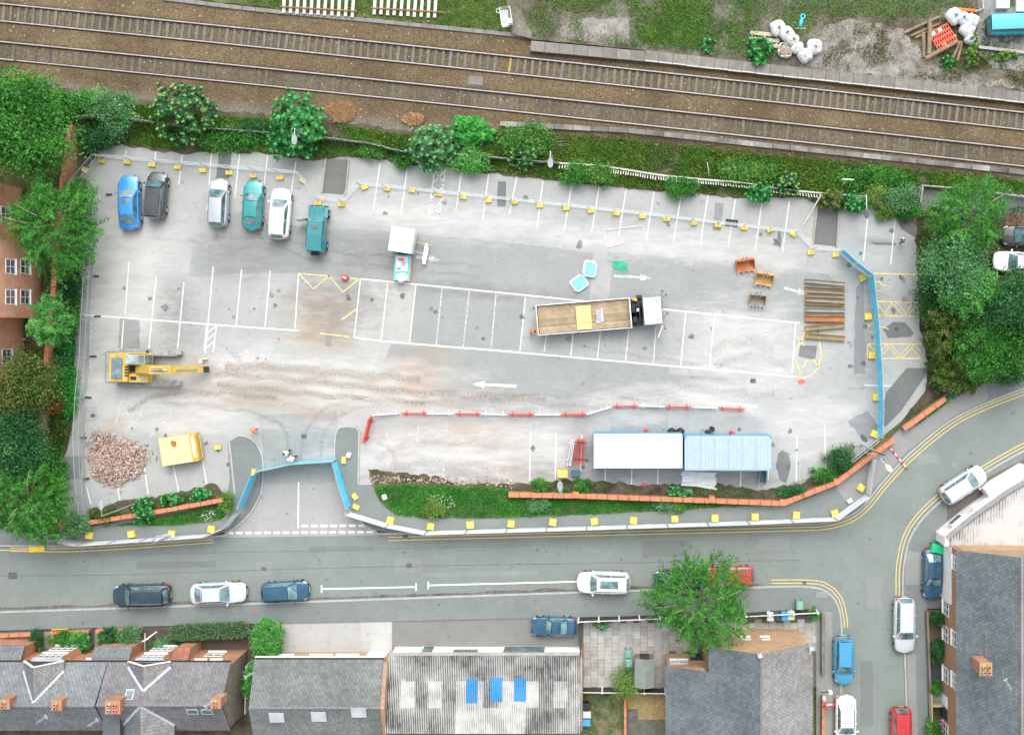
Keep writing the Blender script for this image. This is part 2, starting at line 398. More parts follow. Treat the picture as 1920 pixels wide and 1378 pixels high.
patch([(148, 470), (290, 478), (293, 606), (146, 596)], YARD3, seed=7)
patch([(484, 778), (632, 772), (632, 906), (487, 906), (494, 850)], YARD2, seed=8, rag=.02)
patch([(225, 596), (262, 600), (262, 660), (226, 700), (222, 640)], YARDD, seed=9, z=.006)
patch([(120, 855), (152, 855), (152, 898), (120, 898)], YARDD, seed=10, z=.006)
patch([(158, 762), (182, 762), (182, 790), (158, 790)], YARD2, seed=10, z=.006)
patch([(680, 528), (780, 536), (768, 645), (664, 634)], YARD3, seed=12, z=.006)
patch([(780, 536), (985, 560), (975, 655), (768, 645)], YARD2, seed=13, z=.006)
patch([(556, 545), (670, 552), (662, 634), (552, 618)], YARD3, seed=14, z=.006)
patch([(1240, 700), (1400, 712), (1400, 745), (1240, 750)], YARD2, seed=15, z=.006)
patch([(1605, 540), (1620, 520), (1622, 700), (1600, 700)], YARDD, seed=16, z=.006, rag=.07)
patch([(1590, 790), (1625, 770), (1650, 800), (1625, 830)], YARDD, seed=17, z=.006, rag=.07)
for q, mm in (([(410, 283), (434, 284), (430, 336), (406, 334)], YARDX), ([(934, 340), (950, 341), (948, 388), (932, 387)], YARDX), ([(1341, 380), (1357, 382), (1351, 434), (1336, 432)], YARDD),
              ([(1655, 617), (1675, 603), (1697, 604), (1713, 624), (1708, 632), (1665, 634)], YARDX), ([(1500, 648), (1532, 648), (1528, 674), (1497, 668)], YARDX),
              ([(1458, 850), (1466, 844), (1478, 850), (1483, 872), (1474, 905), (1462, 900), (1455, 875)], YARDX), ([(626, 577), (638, 580), (640, 592), (628, 616), (618, 612), (620, 590)], YARDD),
              ([(612, 622), (622, 624), (621, 650), (610, 648)], YARDD), ([(585, 590), (604, 590), (604, 596), (585, 597)], YARDD), ([(1080, 465), (1085, 450), (1091, 452), (1092, 464), (1086, 468)], YARDX),
              ([(300, 575), (312, 570), (318, 578), (310, 586)], YARDX), ([(1460, 430), (1466, 450), (1462, 468), (1456, 450)], YARDX), ([(1630, 453), (1655, 455), (1680, 456), (1680, 460), (1640, 459)], YARDX),
              ([(1670, 378), (1672, 380), (1700, 345), (1765, 350), (1740, 380), (1742, 440), (1720, 448), (1690, 430)], YARDX)):
    patch(q, mm, .010, .04, int(q[0][0]))
# north access ramps: darker asphalt panels between timber edges
RAMP = yardm('ramp_asphalt', (.15, .155, .15), grime=0)
TIMB = M('edging_timber', (.33, .30, .25), var=.2, fine=.2)
for q, s in (([(612, 298), (655, 300), (648, 366), (604, 362)], 1), ([(1532, 388), (1573, 392), (1568, 462), (1524, 458)], 2)):
    rp = structure('access_ramp', MB().sheet(PP(q), .012), RAMP, yard)
    for a, b in ((q[0], q[3]), (q[1], q[2])):
        MB().wall([PX(*a), PX(*b)], .12, .002, .16).build('ramp_edging', TIMB, rp)

# ---- painted markings, each worn
def markm(name, c, wear, under, top=None):
    if name in MC: return MC[name]
    m, nt, bs = base_mat(name)
    f = ramp(nt, noise(nt, 5.5, 5, .75), wear - .12, wear + .16, 0, 1.0 if top is None else top)
    nt.links.new(mixc(nt, ramp(nt, noise(nt, 1.5), .3, .7), mul(c, .85), c), bs.inputs['Base Color']); bs.inputs['Roughness'].default_value = .8
    tr = N(nt, 'ShaderNodeBsdfTransparent'); mx = N(nt, 'ShaderNodeMixShader'); nt.links.new(f, mx.inputs[0]); nt.links.new(tr.outputs[0], mx.inputs[1]); nt.links.new(bs.outputs[0], mx.inputs[2]); nt.links.new(mx.outputs[0], nt.nodes['Material Output'].inputs[0])
    MC[name] = m; return m
WH = markm('white_line_paint', (.74, .74, .725), .31, (.35, .355, .35)); WF = markm('faded_white_paint', (.66, .66, .65), .42, (.35, .355, .35))
YL = markm('faded_yellow_paint', (.76, .62, .26), .32, (.37, .36, .34)); YR = markm('road_yellow_paint', (.70, .54, .20), .30, (.21, .22, .21))
WR = markm('road_white_paint', (.78, .78, .76), .26, (.25, .26, .25)); RSP = markm('red_spray_paint', (.75, .13, .10), .44, (.36, .35, .34))
def line(pts, mat=WH, wd=.095, z=.016, name='bay_line', parent=None):
    return MB().ribbon(PP(pts), wd, z).build(name, mat, parent or yard)
for a in [((237, 283), (233, 300)), ((292, 285), (290, 305)), ((342, 290), (335, 347)), ((397, 281), (388, 397)), ((450, 284), (440, 372)), ((502, 292), (489, 400)), ((555, 303), (540, 402)), ((713, 305), (700, 395)),
          ((765, 306), (752, 402)), ((865, 325), (855, 395)), ((917, 322), (905, 413)), ((969, 332), (955, 402)), ((1018, 340), (1007, 427)), ((1072, 345), (1058, 433)), ((1124, 348), (1109, 438)), ((1175, 350), (1160, 443)),
          ((1227, 357), (1212, 450)), ((1278, 361), (1263, 453)), ((1329, 359), (1313, 457)), ((1380, 368), (1365, 463)), ((1429, 376), (1416, 469)), ((1480, 377), (1467, 474)), ((1628, 395), (1619, 489)), ((1678, 412), (1670, 496))]:
    line(a)
for a in [((187, 367), (182, 440), (176, 520), (171, 600), (169, 690))]: line(a, WF)
for a in [((507, 508), (497, 613)), ((560, 512), (553, 616)), ((676, 523), (664, 633)), ((727, 530), (715, 638)), ((780, 534), (768, 643)), ((985, 558), (975, 657)), ((1025, 628), (1020, 660)), ((1075, 622), (1070, 668)), ((1126, 620), (1120, 673)),
          ((1179, 618), (1173, 677)), ((1230, 612), (1225, 682)), ((1286, 585), (1276, 687)), ((1340, 592), (1330, 690)), ((1492, 605), (1485, 700)), ((242, 490), (235, 588)), ((345, 530), (333, 655)), ((400, 500), (385, 662)), ((453, 505), (443, 612)), ((293, 520), (279, 655)), ((232, 600), (228, 655))]:
    line(a)
for a in [((829, 540), (818, 647)), ((880, 546), (868, 655)), ((1393, 597), (1383, 695)), ((1440, 600), (1436, 697)), ((930, 552), (921, 652))]: line(a, WF)
line([(676, 523), (960, 551), (1255, 581), (1500, 606)], WH, .13); line([(150, 590), (300, 601), (440, 612), (560, 620)], WH, .13, .017); line([(664, 633), (720, 640), (960, 660), (1300, 690), (1510, 708)], WH, .13, .017)
for a in [((219, 900), (225, 938)), ((270, 870), (278, 926)), ((325, 872), (336, 926)), ((374, 828), (388, 908)), ((160, 905), (171, 945)), ((995, 810), (993, 903)), ((1043, 810), (1041, 898)), ((1091, 815), (1088, 905)), ((1135, 870), (1135, 909)), ((1185, 870), (1184, 909)), ((1234, 870), (1233, 912)), ((1390, 870), (1388, 916)), ((1441, 880), (1440, 900)), ((1494, 816), (1493, 901)), ((1546, 797), (1548, 880)), ((1620, 722), (1693, 724))]:
    line(a)
for a in [((236, 728), (217, 795)), ((280, 760), (235, 810)), ((325, 772), (280, 820)), ((725, 810), (728, 880)), ((784, 800), (785, 840)), ((832, 865), (831, 893))]: line(a, WF, .14)
# ladder hatches
for a in [((388, 608), (383, 656)), ((406, 610), (400, 660)), ((388, 625), (404, 612)), ((386, 640), (403, 625)), ((384, 655), (402, 640))]: line(a, WH, .1, .018)
for a in [((815, 318), (803, 408)), ((835, 318), (823, 410)), ((815, 320), (833, 345)), ((833, 322), (812, 345)), ((811, 350), (830, 372)), ((831, 350), (808, 374)), ((806, 380), (826, 404)), ((827, 378), (804, 404)), ((803, 408), (823, 410))]: line(a, WH, .1, .018)
for a in [((405, 664), (515, 674)), ((405, 690), (480, 650)), ((425, 695), (510, 660)), ((450, 695), (500, 672))]: line(a, WF, .12, .018)
# yellow hatches
for a in [((560, 513), (620, 518)), ((655, 521), (676, 524)), ((562, 515), (588, 542), (617, 517), (643, 548), (672, 524)), ((640, 600), (668, 580)), ((600, 625), (655, 632)),
          ((1637, 513), (1722, 515)), ((1640, 565), (1728, 568)), ((1645, 592), (1728, 594)), ((1642, 566), (1662, 592), (1682, 567), (1702, 593), (1722, 568)), ((1655, 593), (1672, 568), (1695, 593), (1712, 568), (1726, 592)),
          ((1627, 645), (1728, 645)), ((1627, 672), (1728, 672)), ((1627, 645), (1627, 672)), ((1630, 647), (1650, 671), (1670, 646), (1692, 671), (1714, 646), (1726, 660)), ((1640, 671), (1662, 646), (1684, 671), (1706, 646), (1724, 671)),
          ((1512, 620), (1490, 660)), ((1495, 632), (1508, 648)), ((1490, 672), (1502, 700)), ((1525, 672), (1535, 692)), ((1490, 706), (1512, 708), (1528, 698), (1540, 670), (1536, 640)), ((1505, 690), (1514, 675))]:
    line(a, YL, .11, .018)
def wheelchair(u, v, k=1.0):
    c = [(u + k * 13 * math.cos(t), v + k * 9 * math.sin(t)) for t in np.linspace(.9, 5.2, 14)]
    line(c, YL, .09, .018, 'disabled_symbol'); line([(u + 2 * k, v - 9 * k), (u + 10 * k, v - 2 * k), (u + 22 * k, v), (u + 26 * k, v + 3 * k)], YL, .09, .019, 'disabled_symbol')
wheelchair(1645, 537); wheelchair(1640, 615)
def arrow(a, b, mat=WH, hw=5):
    (x0, y0), (x1, y1) = PX(*a), PX(*b); d = math.dist((x0, y0), (x1, y1)); tx, ty = (x1 - x0) / d, (y1 - y0) / d; nx, ny = -ty, tx
    q = lambda l, s: (x0 + tx * l + nx * s, y0 + ty * l + ny * s)
    MB().sheet([q(0, .13), q(d - 1.0, .1), q(d - 1.05, .32), q(d, 0), q(d - 1.05, -.32), q(d - 1.0, -.1), q(0, -.13)], .019).build('direction_arrow', mat, yard)
arrow((968, 724), (886, 720)); arrow((1420, 762), (1338, 756)); arrow((1150, 517), (1222, 522), WF); arrow((1470, 540), (1518, 552), WF); arrow((780, 482), (826, 488), WF)
# tyre tracks, drips and scuffs
TKD = markm('tyre_dark', (.17, .17, .165), .52, None, .08); TKT = markm('tyre_mud', (.34, .28, .215), .46, None, .15); TKW = markm('scrape_pale', (.58, .57, .55), .48, None, .22); DRP = markm('oil_drip', (.09, .09, .088), .42, None, .6)
for i_, (pts_, m_, w_) in enumerate(([[(400, 700), (560, 712), (700, 728), (860, 742), (1020, 748)], TKT, .5], [[(405, 722), (540, 735), (690, 748), (800, 756)], TKT, .4], [[(420, 688), (520, 690), (640, 702), (790, 712)], TKT, .6], [[(330, 740), (450, 748), (580, 765), (650, 778)], TKW, .35], [[(300, 752), (420, 765), (520, 790), (545, 860)], TKD, .3], [[(560, 860), (575, 800), (640, 755), (800, 735), (1000, 740), (1240, 752)], TKD, .3], [[(600, 860), (612, 805), (668, 768), (810, 752), (1000, 757), (1240, 768)], TKD, .3], [[(700, 860), (760, 835), (850, 828), (940, 838)], TKW, .5], [[(715, 885), (780, 870), (880, 872), (950, 880)], TKW, .6], [[(705, 830), (735, 850), (745, 895)], TKW, .3], [[(480, 400), (520, 440), (600, 470), (720, 480), (900, 500)], TKD, .28], [[(470, 425), (520, 462), (600, 490), (720, 500), (900, 520)], TKD, .28], [[(430, 660), (470, 690), (560, 690), (700, 700)], TKW, .45], [[(240, 770), (300, 740), (400, 735), (520, 748)], TKT, .4], [[(1260, 720), (1350, 735), (1450, 740)], TKW, .5], [[(1330, 660), (1390, 640), (1450, 655)], TKW, .7], [[(1340, 690), (1400, 668), (1470, 680)], TKW, .6], [[(1090, 650), (1200, 668), (1400, 690)], TKD, .25])):
    for k_, s_ in enumerate((1.5, 1.05, .6)): MB().ribbon([(p[0] + .12 * math.sin(p[0] * .9), p[1] + .1 * math.sin(p[0] * 1.7 + i_)) for p in spline(PP(pts_), .5)], w_ * s_, .0215 + i_ * .0003 + k_ * .00008).build('tyre_track', m_, yard)
rk = random.Random(5); TKO = markm('old_drip', (.17, .17, .165), .45, None, .5)
for i_ in range(95):
    u, v = rk.choice([(rk.uniform(230, 560), rk.uniform(520, 640)), (rk.uniform(560, 1480), 0), (rk.uniform(690, 1480), 0), (rk.uniform(980, 1560), rk.uniform(800, 890)), (rk.uniform(180, 480), rk.uniform(780, 920)), (rk.uniform(1590, 1720), rk.uniform(420, 700))])
    if v == 0: v = (572 + (u - 700) * .09 + rk.uniform(-28, 45)) if rk.random() < .6 else 300 + (u - 400) * .1 + rk.uniform(10, 70)
    r_ = rk.uniform(.08, .3); x_, y_ = PX(u, v); MB().sheet([(x_ + r_ * rk.uniform(.5, 1.2) * math.cos(t), y_ + r_ * rk.uniform(.5, 1.3) * math.sin(t)) for t in np.linspace(0, 6.283, 12)[:-1]], .0275 + i_ * .00003).build('oil_stain', DRP if i_ % 3 else TKO, yard)
for u, v, r_ in ((190, 302, 10), (1502, 716, 8), (1715, 413, 6), (478, 1146, 4), (1858, 905, 5), (1735, 748, 8), (523, 636, 4), (492, 930, 3), (1208, 908, 5), (285, 665, 6)):
    MB().sheet(ragged([PX(u + r_ * math.cos(t) * random.uniform(.5, 1.1), v + r_ * .8 * math.sin(t) * random.uniform(.5, 1.1)) for t in np.linspace(0, 6.28, 11)[:-1]], .2, .03, int(u)), .020 if v < 900 else .135).build('red_spray_mark', RSP, yard)

# ---- roads
rd_top = [(-60, 1022), (160, 1022), (400, 1006), (560, 1002), (730, 1001), (1100, 992), (1480, 984), (1545, 981), (1590, 969), (1622, 944), (1655, 903), (1712, 844), (1800, 778), (1925, 726), (1990, 706)]
rd_se = [(1990, 815), (1925, 842), (1850, 884), (1765, 938), (1712, 996), (1694, 1060), (1693, 1150), (1698, 1290), (1703, 1440)]
rd_sw = [(1576, 1440), (1577, 1250), (1577, 1165), (1566, 1125), (1540, 1104), (1500, 1099), (1440, 1100), (1085, 1110), (480, 1131), (-60, 1149)]
e1 = spline(PP(rd_top), .8); e2 = spline(PP(rd_se), .8); e3 = spline(PP(rd_sw), .8)
road = structure('road', MB().sheet(e1 + e2 + e3, -.006), ROAD)
def kerbline(pts, parent, name='kerb', wd=.14, z=.13):
    """stone by stone"""
    ln = pts; acc = 0; seg = [ln[0]]
    k = 0
    for i in range(1, len(ln)):
        acc += math.dist(ln[i - 1], ln[i]); seg.append(ln[i])
        if acc > 2.6 or i == len(ln) - 1:
            MB().wall(seg, wd, -.05, z + random.uniform(-.006, .006)).build(name, KERB, parent); k += 1
            p, q = seg[-1], ln[min(i + 1, len(ln) - 1)]; d = math.dist(p, q) + 1e-9
            seg = [(p[0] + (q[0] - p[0]) / d * .015, p[1] + (q[1] - p[1]) / d * .015)]; acc = 0
    return k
# pavements
south_pave = structure('pavement', MB().prism(spline(PP([(-60, 1149), (480, 1131), (1085, 1110), (1440, 1100), (1500, 1099)]), 1.0) + spline(PP([(1500, 1099), (1540, 1104), (1566, 1125), (1577, 1165), (1577, 1250), (1576, 1440)]), .6) + PP([(1540, 1440), (1540, 1150), (1440, 1150), (1085, 1156), (735, 1164), (530, 1168), (470, 1168), (-60, 1183)]), -.05, .11), PAVE)
kerbline(spline(PP([(-60, 1149), (480, 1131), (1085, 1110), (1440, 1100), (1500, 1099), (1540, 1104), (1566, 1125), (1577, 1165), (1577, 1250), (1576, 1440)]), .5), south_pave)
west_pave = structure('pavement', MB().prism(PP([(-60, 960), (100, 985), (180, 985), (425, 940), (432, 900), (428, 825), (445, 815), (470, 822), (488, 845), (493, 880), (487, 925), (465, 965), (428, 995), (395, 1005), (160, 1021), (-60, 1021)]), -.05, .11), PAVE)
kerbline(spline(PP([(-60, 1022), (160, 1022), (395, 1006), (430, 996), (466, 966), (489, 926), (494, 880), (489, 845), (471, 822), (446, 816), (430, 826)]), .5), west_pave)
kerbline(PP([(430, 826), (434, 860), (441, 925)]), west_pave)
east_pave = structure('pavement', MB().prism(PP([(630, 808), (636, 802), (668, 802), (673, 808), (672, 906), (698, 910), (720, 945), (760, 968), (950, 968), (1270, 955), (1470, 940), (1565, 903), (1650, 838), (1690, 800)]) + spline(PP([(1690, 800), (1770, 740), (1850, 700), (1990, 660)]), 1) + e1[::-1][:0] + spline(PP([(1990, 706), (1925, 726), (1800, 778), (1712, 844), (1655, 903), (1622, 944), (1590, 968), (1545, 980), (1480, 983), (1100, 991), (745, 1000)]), .8) + PP([(705, 994), (668, 968), (642, 930), (630, 885)]), -.05, .11), PAVE)
kerbline(spline(PP([(1990, 706), (1925, 726), (1800, 778), (1712, 844), (1655, 903), (1622, 944), (1590, 968), (1545, 980), (1480, 983), (1100, 991), (745, 1000), (705, 995), (667, 969), (641, 931), (629, 885), (629, 815), (636, 801), (668, 801), (674, 808)]), .5), east_pave)
kerbline(PP([(674, 808), (672, 907), (697, 907)]), east_pave)
MB().sheet(PP([(1560, 905), (1650, 840), (1690, 805), (1760, 752), (1850, 715), (1850, 750), (1790, 778), (1700, 845), (1640, 912), (1600, 960)]), .115).build('paving_panel', PAVEL, east_pave)
MB().sheet(PP([(1662, 735), (1700, 690), (1745, 690), (1690, 770), (1660, 800), (1650, 790)]), .02).build('path_panel', YARDX, yard)
BROWN = yardm('brown_asphalt', (.13, .115, .105), grime=0)
corner_pave = structure('pavement', MB().prism(spline(PP([(1990, 815), (1925, 842), (1850, 884), (1765, 938), (1712, 996), (1694, 1060), (1693, 1150), (1698, 1290), (1703, 1440)]), .8) + PP([(1740, 1440), (1738, 1250), (1738, 1120), (1790, 1060), (1790, 1000), (1990, 870)]), -.05, .11), PAVE)
kerbline(spline(PP([(1990, 815), (1925, 842), (1850, 884), (1765, 938), (1712, 996), (1694, 1060), (1693, 1150), (1698, 1290), (1703, 1440)]), .5), corner_pave)
MB().sheet(PP([(1775, 945), (1850, 895), (1940, 850), (1990, 830), (1990, 868), (1800, 985), (1775, 1000)]), .115).build('paving_panel', BROWN, corner_pave)
MB().sheet(PP([(1697, 1030), (1742, 1040), (1742, 1095), (1697, 1095)]), .115).build('paving_panel', PAVEL, corner_pave)
MB().sheet(PP([(1700, 1225), (1716, 1225), (1722, 1440), (1706, 1440)]), .115).build('paving_panel', PAVEL, corner_pave)
MB().sheet(PP([(1530, 1108), (1552, 1108), (1552, 1119), (1530, 1119)]), .115).build('paving_panel', PAVEL, south_pave)
# apron between yard and road
apron = structure('entrance_apron', MB().sheet(PP([(488, 906), (632, 906), (642, 932), (668, 970), (706, 997), (745, 1003), (395, 1008), (430, 998), (466, 968), (489, 928)]), .003), yardm('apron_concrete', (.33, .33, .32), grime=0))
def dashes(a, b, n, wd, z, mat, parent, fill=.72):
    (x0, y0), (x1, y1) = PX(*a), PX(*b)
    for i in range(n):
        t0, t1 = i / n, (i + fill) / n
        MB().ribbon([(x0 + (x1 - x0) * t0, y0 + (y1 - y0) * t0), (x0 + (x1 - x0) * t1, y0 + (y1 - y0) * t1)], wd, z).build('give_way_dash', mat, parent)
dashes((565, 986), (690, 985), 7, .22, .012, WR, apron); dashes((425, 999), (705, 997), 16, .2, .012, WR, apron)
line([(560, 903), (559, 990)], WR, .12, .012, 'centre_line', apron)
def dbl(pts, off=.14):
    ln = spline(PP(pts), .6)
    for s in (-1, 1): MB().ribbon(ln, .085, .004, s * off).build('yellow_line', YR, road)
dbl([(728, 1010), (1100, 1001), (1480, 992), (1547, 989), (1595, 976), (1629, 950), (1662, 909), (1718, 851), (1805, 785), (1925, 735), (1990, 716)])
dbl([(20, 1030), (160, 1030), (400, 1014)])
dbl([(1446, 1090), (1505, 1090), (1546, 1095), (1575, 1120), (1586, 1165), (1586, 1176)])
dbl([(1990, 806), (1920, 834), (1845, 876), (1758, 931), (1704, 990), (1685, 1055), (1683, 1116)])
for a, b in (((603, 1104), (780, 1100)), ((803, 1097), (1083, 1090))):
    line([a, b], WR, .13, .006, 'parking_bay_line', road)
    for q in (a, b): line([(q[0], q[1] - 7), (q[0], q[1] + 7)], WR, .13, .007, 'parking_bay_line', road)
line([(-40, 1032), (60, 1030)], YR, .08, .003, 'yellow_line', road)
# repairs and covers in the road
IRON = M('cast_iron', (.11, .11, .105), var=.2, fine=.2, rough=.6, metal=.3)
for (u, v, w_, h_, mm) in ((765, 1060, 52, 27, YARDD), (495, 1066, 30, 26, YARDD), (60, 1042, 90, 14, PAVE), (145, 1036, 80, 18, PAVE), (1690, 1040, 0, 0, PAVE), (1570, 1098, 22, 18, PAVE), (1480, 1090, 60, 8, PAVE)):
    if w_: MB().sheet(ragged(PP([(u - w_ / 2, v - h_ / 2), (u + w_ / 2, v - h_ / 2), (u + w_ / 2, v + h_ / 2), (u - w_ / 2, v + h_ / 2)]), .3, .03, u), .001).build('road_repair', mm, road)
GUT = M('gutter_dirt', (.10, .085, .065), var=.4, scale=2, c2=(.19, .18, .165), fine=.3)
for seed_, a_ in ((1, [(-50, 1143), (480, 1125), (1085, 1105), (1430, 1095)]), (2, [(1570, 1180), (1571, 1260), (1570, 1400)]), (3, [(1700, 1180), (1704, 1290), (1708, 1400)])):
    g_ = spline(PP(a_), 1.2); rr_ = random.Random(seed_); MB().sheet([(p[0], p[1] + rr_.uniform(-.02, .22) if seed_ == 1 else p[1]) if seed_ == 1 else (p[0] + rr_.uniform(-.02, .2) * (1 if seed_ == 2 else -1), p[1]) for p in g_] + [(p[0], p[1] - .12) if seed_ == 1 else (p[0] - .12 * (1 if seed_ == 2 else -1), p[1]) for p in g_[::-1]], .0005).build('gutter_dirt', GUT, road)
RP = [yardm('road_repair_a', (.17, .19, .18), grime=0), yardm('road_repair_b', (.225, .245, .232), grime=0)]
for i_, (u, v, w_, h_) in enumerate(((330, 1060, 150, 12), (900, 1078, 220, 9), (1250, 1030, 90, 30), (1640, 1110, 30, 60), (1625, 1300, 24, 120), (1450, 1020, 60, 22), (640, 1030, 120, 10), (1740, 860, 40, 20))):
    MB().sheet(ragged(PP([(u - w_ / 2, v - h_ / 2), (u + w_ / 2, v - h_ / 2 - w_ * .02), (u + w_ / 2, v + h_ / 2 - w_ * .02), (u - w_ / 2, v + h_ / 2)]), .4, .04, u), -.002 + i_ * .0002).build('road_repair', RP[i_ % 2], road)
line([(-60, 1080), (200, 1078), (500, 1068), (760, 1061), (1100, 1056), (1500, 1050)], M('road_seam', (.12, .13, .125)), .05, .0025, 'road_seam', road)
line([(200, 1040), (600, 1032), (1000, 1022)], M('road_seam', (.12, .13, .125)), .03, .0025, 'road_seam', road)
for (u, v, s) in ((24, 1079, 8), (767, 1060, 5), (776, 1116, 4.5), (760, 1004, 5), (713, 1000, 4), (1508, 1092, 4), (1845, 749, 4), (570, 818, 5), (174, 779, 4), (1412, 714, 5), (495, 1066, 4)):
    z = .022 if v < 990 else .008
    c = MB().sheet(PP([(u - s, v - s * .8), (u + s, v - s * .8), (u + s, v + s * .8), (u - s, v + s * .8)]), z).build('drain_cover', IRON, road if v > 990 else yard)
for (u, v, r_) in ((1641, 1038, 7), (1790, 871, 6.5), (407, 442, 3.5)):
    MB().sheet([PX(u + r_ * math.cos(t), v + r_ * math.sin(t)) for t in np.linspace(0, 6.283, 21)[:-1]], .008 if v > 600 else .022).build('manhole_cover', M('iron_cover', (.22, .22, .21), fine=.2), road if v > 600 else yard)
# forecourts and gardens south of the road
fore = structure('forecourt', MB().sheet(PP([(528, 1166), (735, 1163), (735, 1222), (528, 1226)]), .02), YARD3)
fore2 = structure('forecourt', MB().sheet(PP([(735, 1160), (1090, 1152), (1090, 1218), (735, 1222)]), .02), yardm('forecourt_asphalt', (.20, .20, .185), grime=0))
MB().sheet(PP([(675, 1165), (734, 1164), (734, 1216), (680, 1218)]), .028).build('concrete_panel', yardm('new_concrete', (.42, .42, .40), grime=0), fore)

# ---- railway
xs = np.linspace(-90, 2010, 71)
def railv(pts):
    c = np.polyfit([p[0] for p in pts], [p[1] for p in pts], 2); return lambda u: np.polyval(c, u)
RA = railv([(0, 24.3), (480, 73.8), (960, 123.5), (1440, 174.5), (1920, 229)]); RB = railv([(0, 95.5), (480, 144), (960, 193.5), (1440, 244), (1920, 297)])
def ballastm():
    m, nt, bs = base_mat('ballast')
    a = mixc(nt, ramp(nt, noise(nt, .18, 6, .65), .35, .65), (.088, .065, .034), (.15, .115, .066))
    vo = N(nt, 'ShaderNodeTexVoronoi', Scale=13); nt.links.new(pos(nt), vo.inputs['Vector'])
    sp = N(nt, 'ShaderNodeSeparateColor'); nt.links.new(vo.outputs['Color'], sp.inputs[0])
    a = mixc(nt, ramp(nt, sp.outputs[0], 0, 1), mixc(nt, 1.0, a, (.55, .52, .48), 'MULTIPLY'), mixc(nt, 1.0, a, (1.5, 1.46, 1.4), 'MULTIPLY'))
    a = mixc(nt, ramp(nt, sp.outputs[1], .994, .999), a, (.55, .50, .42))
    # grey clean stone away from the running lines
    sx = N(nt, 'ShaderNodeSeparateXYZ'); nt.links.new(pos(nt), sx.inputs[0])
    md = N(nt, 'ShaderNodeMath', operation='MULTIPLY_ADD'); nt.links.new(sx.outputs[0], md.inputs[0]); md.inputs[1].default_value = .107; nt.links.new(sx.outputs[1], md.inputs[2])
    far = N(nt, 'ShaderNodeMath', operation='ADD'); nt.links.new(md.outputs[0], far.inputs[0]); nt.links.new(ramp(nt, noise(nt, .4, 4), 0, 1, -1, 1), far.inputs[1])
    a = mixc(nt, ramp(nt, far.outputs[0], 17.0, 15.6), a, mixc(nt, ramp(nt, sp.outputs[2], 0, 1), (.09, .085, .075), (.25, .235, .21)))
    nt.links.new(a, bs.inputs['Base Color']); bs.inputs['Roughness'].default_value = .95
    bumpit(nt, bs, vo.outputs['Distance'], -.9, .06)
    return m
BAL = ballastm()
mb = MB()
prof = []  # cross section: (plan v offset from track A centre, height)
for k, off, zz in ((0, -95, 0), (0, -40, .02), (0, -22, .14), (0, -15, .06), (0, 15, .06), (0, 22, .14), (1, -22, .14), (1, -15, .06), (1, 15, .06), (1, 22, .14), (1, 40, .02), (1, 75, 0)): prof.append((k, off, zz))
for u in xs:
    for k, off, zz in prof:
        v = (RA if k == 0 else RB)(u) + off; x, y, _ = P(u, v); mb.v.append((x, y, zz))
n = len(prof)
for i in range(len(xs) - 1):
    for j in range(n - 1): a = i * n + j; mb.f.append((a, a + 1, a + n + 1, a + n))
mb.build('railway_ballast', BAL); tag(bpy.data.objects['railway_ballast'], kind='structure')
RAIL = M('rail_steel', (.38, .34, .33), rough=.5, metal=.15, var=.2, scale=3); RAILS = M('rail_side_rust', (.055, .04, .032), rough=.9)
SLEEP = M('sleeper_concrete', (.135, .135, .12), var=.25, scale=2.5, fine=.25, orand=.18); SLEEPD = M('sleeper_dirty', (.095, .092, .08), var=.35, scale=2.5, fine=.3, orand=.25); SLEEPY = M('sleeper_timber', (.36, .24, .10), var=.2, fine=.2)
for nm, fn, sm, lab in (('A', RA, SLEEP, 'far running railway line with pale concrete sleepers'), ('B', RB, SLEEPD, 'near running railway line with dirty half-buried sleepers')):
    tr = thing('railway_track', lab + (', nearest the old platform' if nm == 'A' else ', nearest the car park'), 'railway track', P(960, fn(960)), 0, 'railway tracks')
    ox, oy, _ = P(960, fn(960))
    for s in (-1, 1):
        pts = [(P(u, fn(u) + s * 16.2)[0] - ox, P(u, fn(u) + s * 16.2)[1] - oy) for u in xs]
        r_ = MB().wall(pts, .095, .15, .29).build('rail', RAIL, tr)
        MB().wall(pts, .26, .08, .155).build('rail_foot', RAILS, r_)
    sl = MB().box((0, 0, 0), (.25, 1.40, .16)).mesh('sleeper'); sl.materials.append(sm)
    sl2 = MB().box((0, 0, 0), (.2, 2.2, .16)).mesh('sleeper'); sl2.materials.append(SLEEPY)
    u = -48 if nm == 'A' else -44
    k = 0
    while u < 1975:
        ang = math.atan2(-(fn(u + 1) - fn(u)), 1)
        odd = nm == 'A' and (abs(u - 782) < 6 or abs(u - 838) < 6 or abs(u - 955) < 5)
        if not (nm == 'A' and 940 < u < 968 and not odd):
            o = bpy.data.objects.new('sleeper', sl2 if odd else sl); col.objects.link(o); o.parent = tr
            x, y, _ = P(u, fn(u)); o.location = (x - ox, y - oy, (.055 if nm == 'A' else .002) + random.uniform(-.022, .03)); o.rotation_euler = (0, 0, ang + random.uniform(-.03, .03))
        u += 13.95; k += 1
for (u, v, w_, h_) in ((892, 152, 28, 16),):
    tag(MB().box((*PX(u, v), .1), (w_ / SC, h_ / SC, .12), R(-5)).build('track_cabinet_lid', M('grey_lid', (.17, .17, .165), fine=.2)), 'grey square cable chamber lid between the two tracks', 'chamber lid')
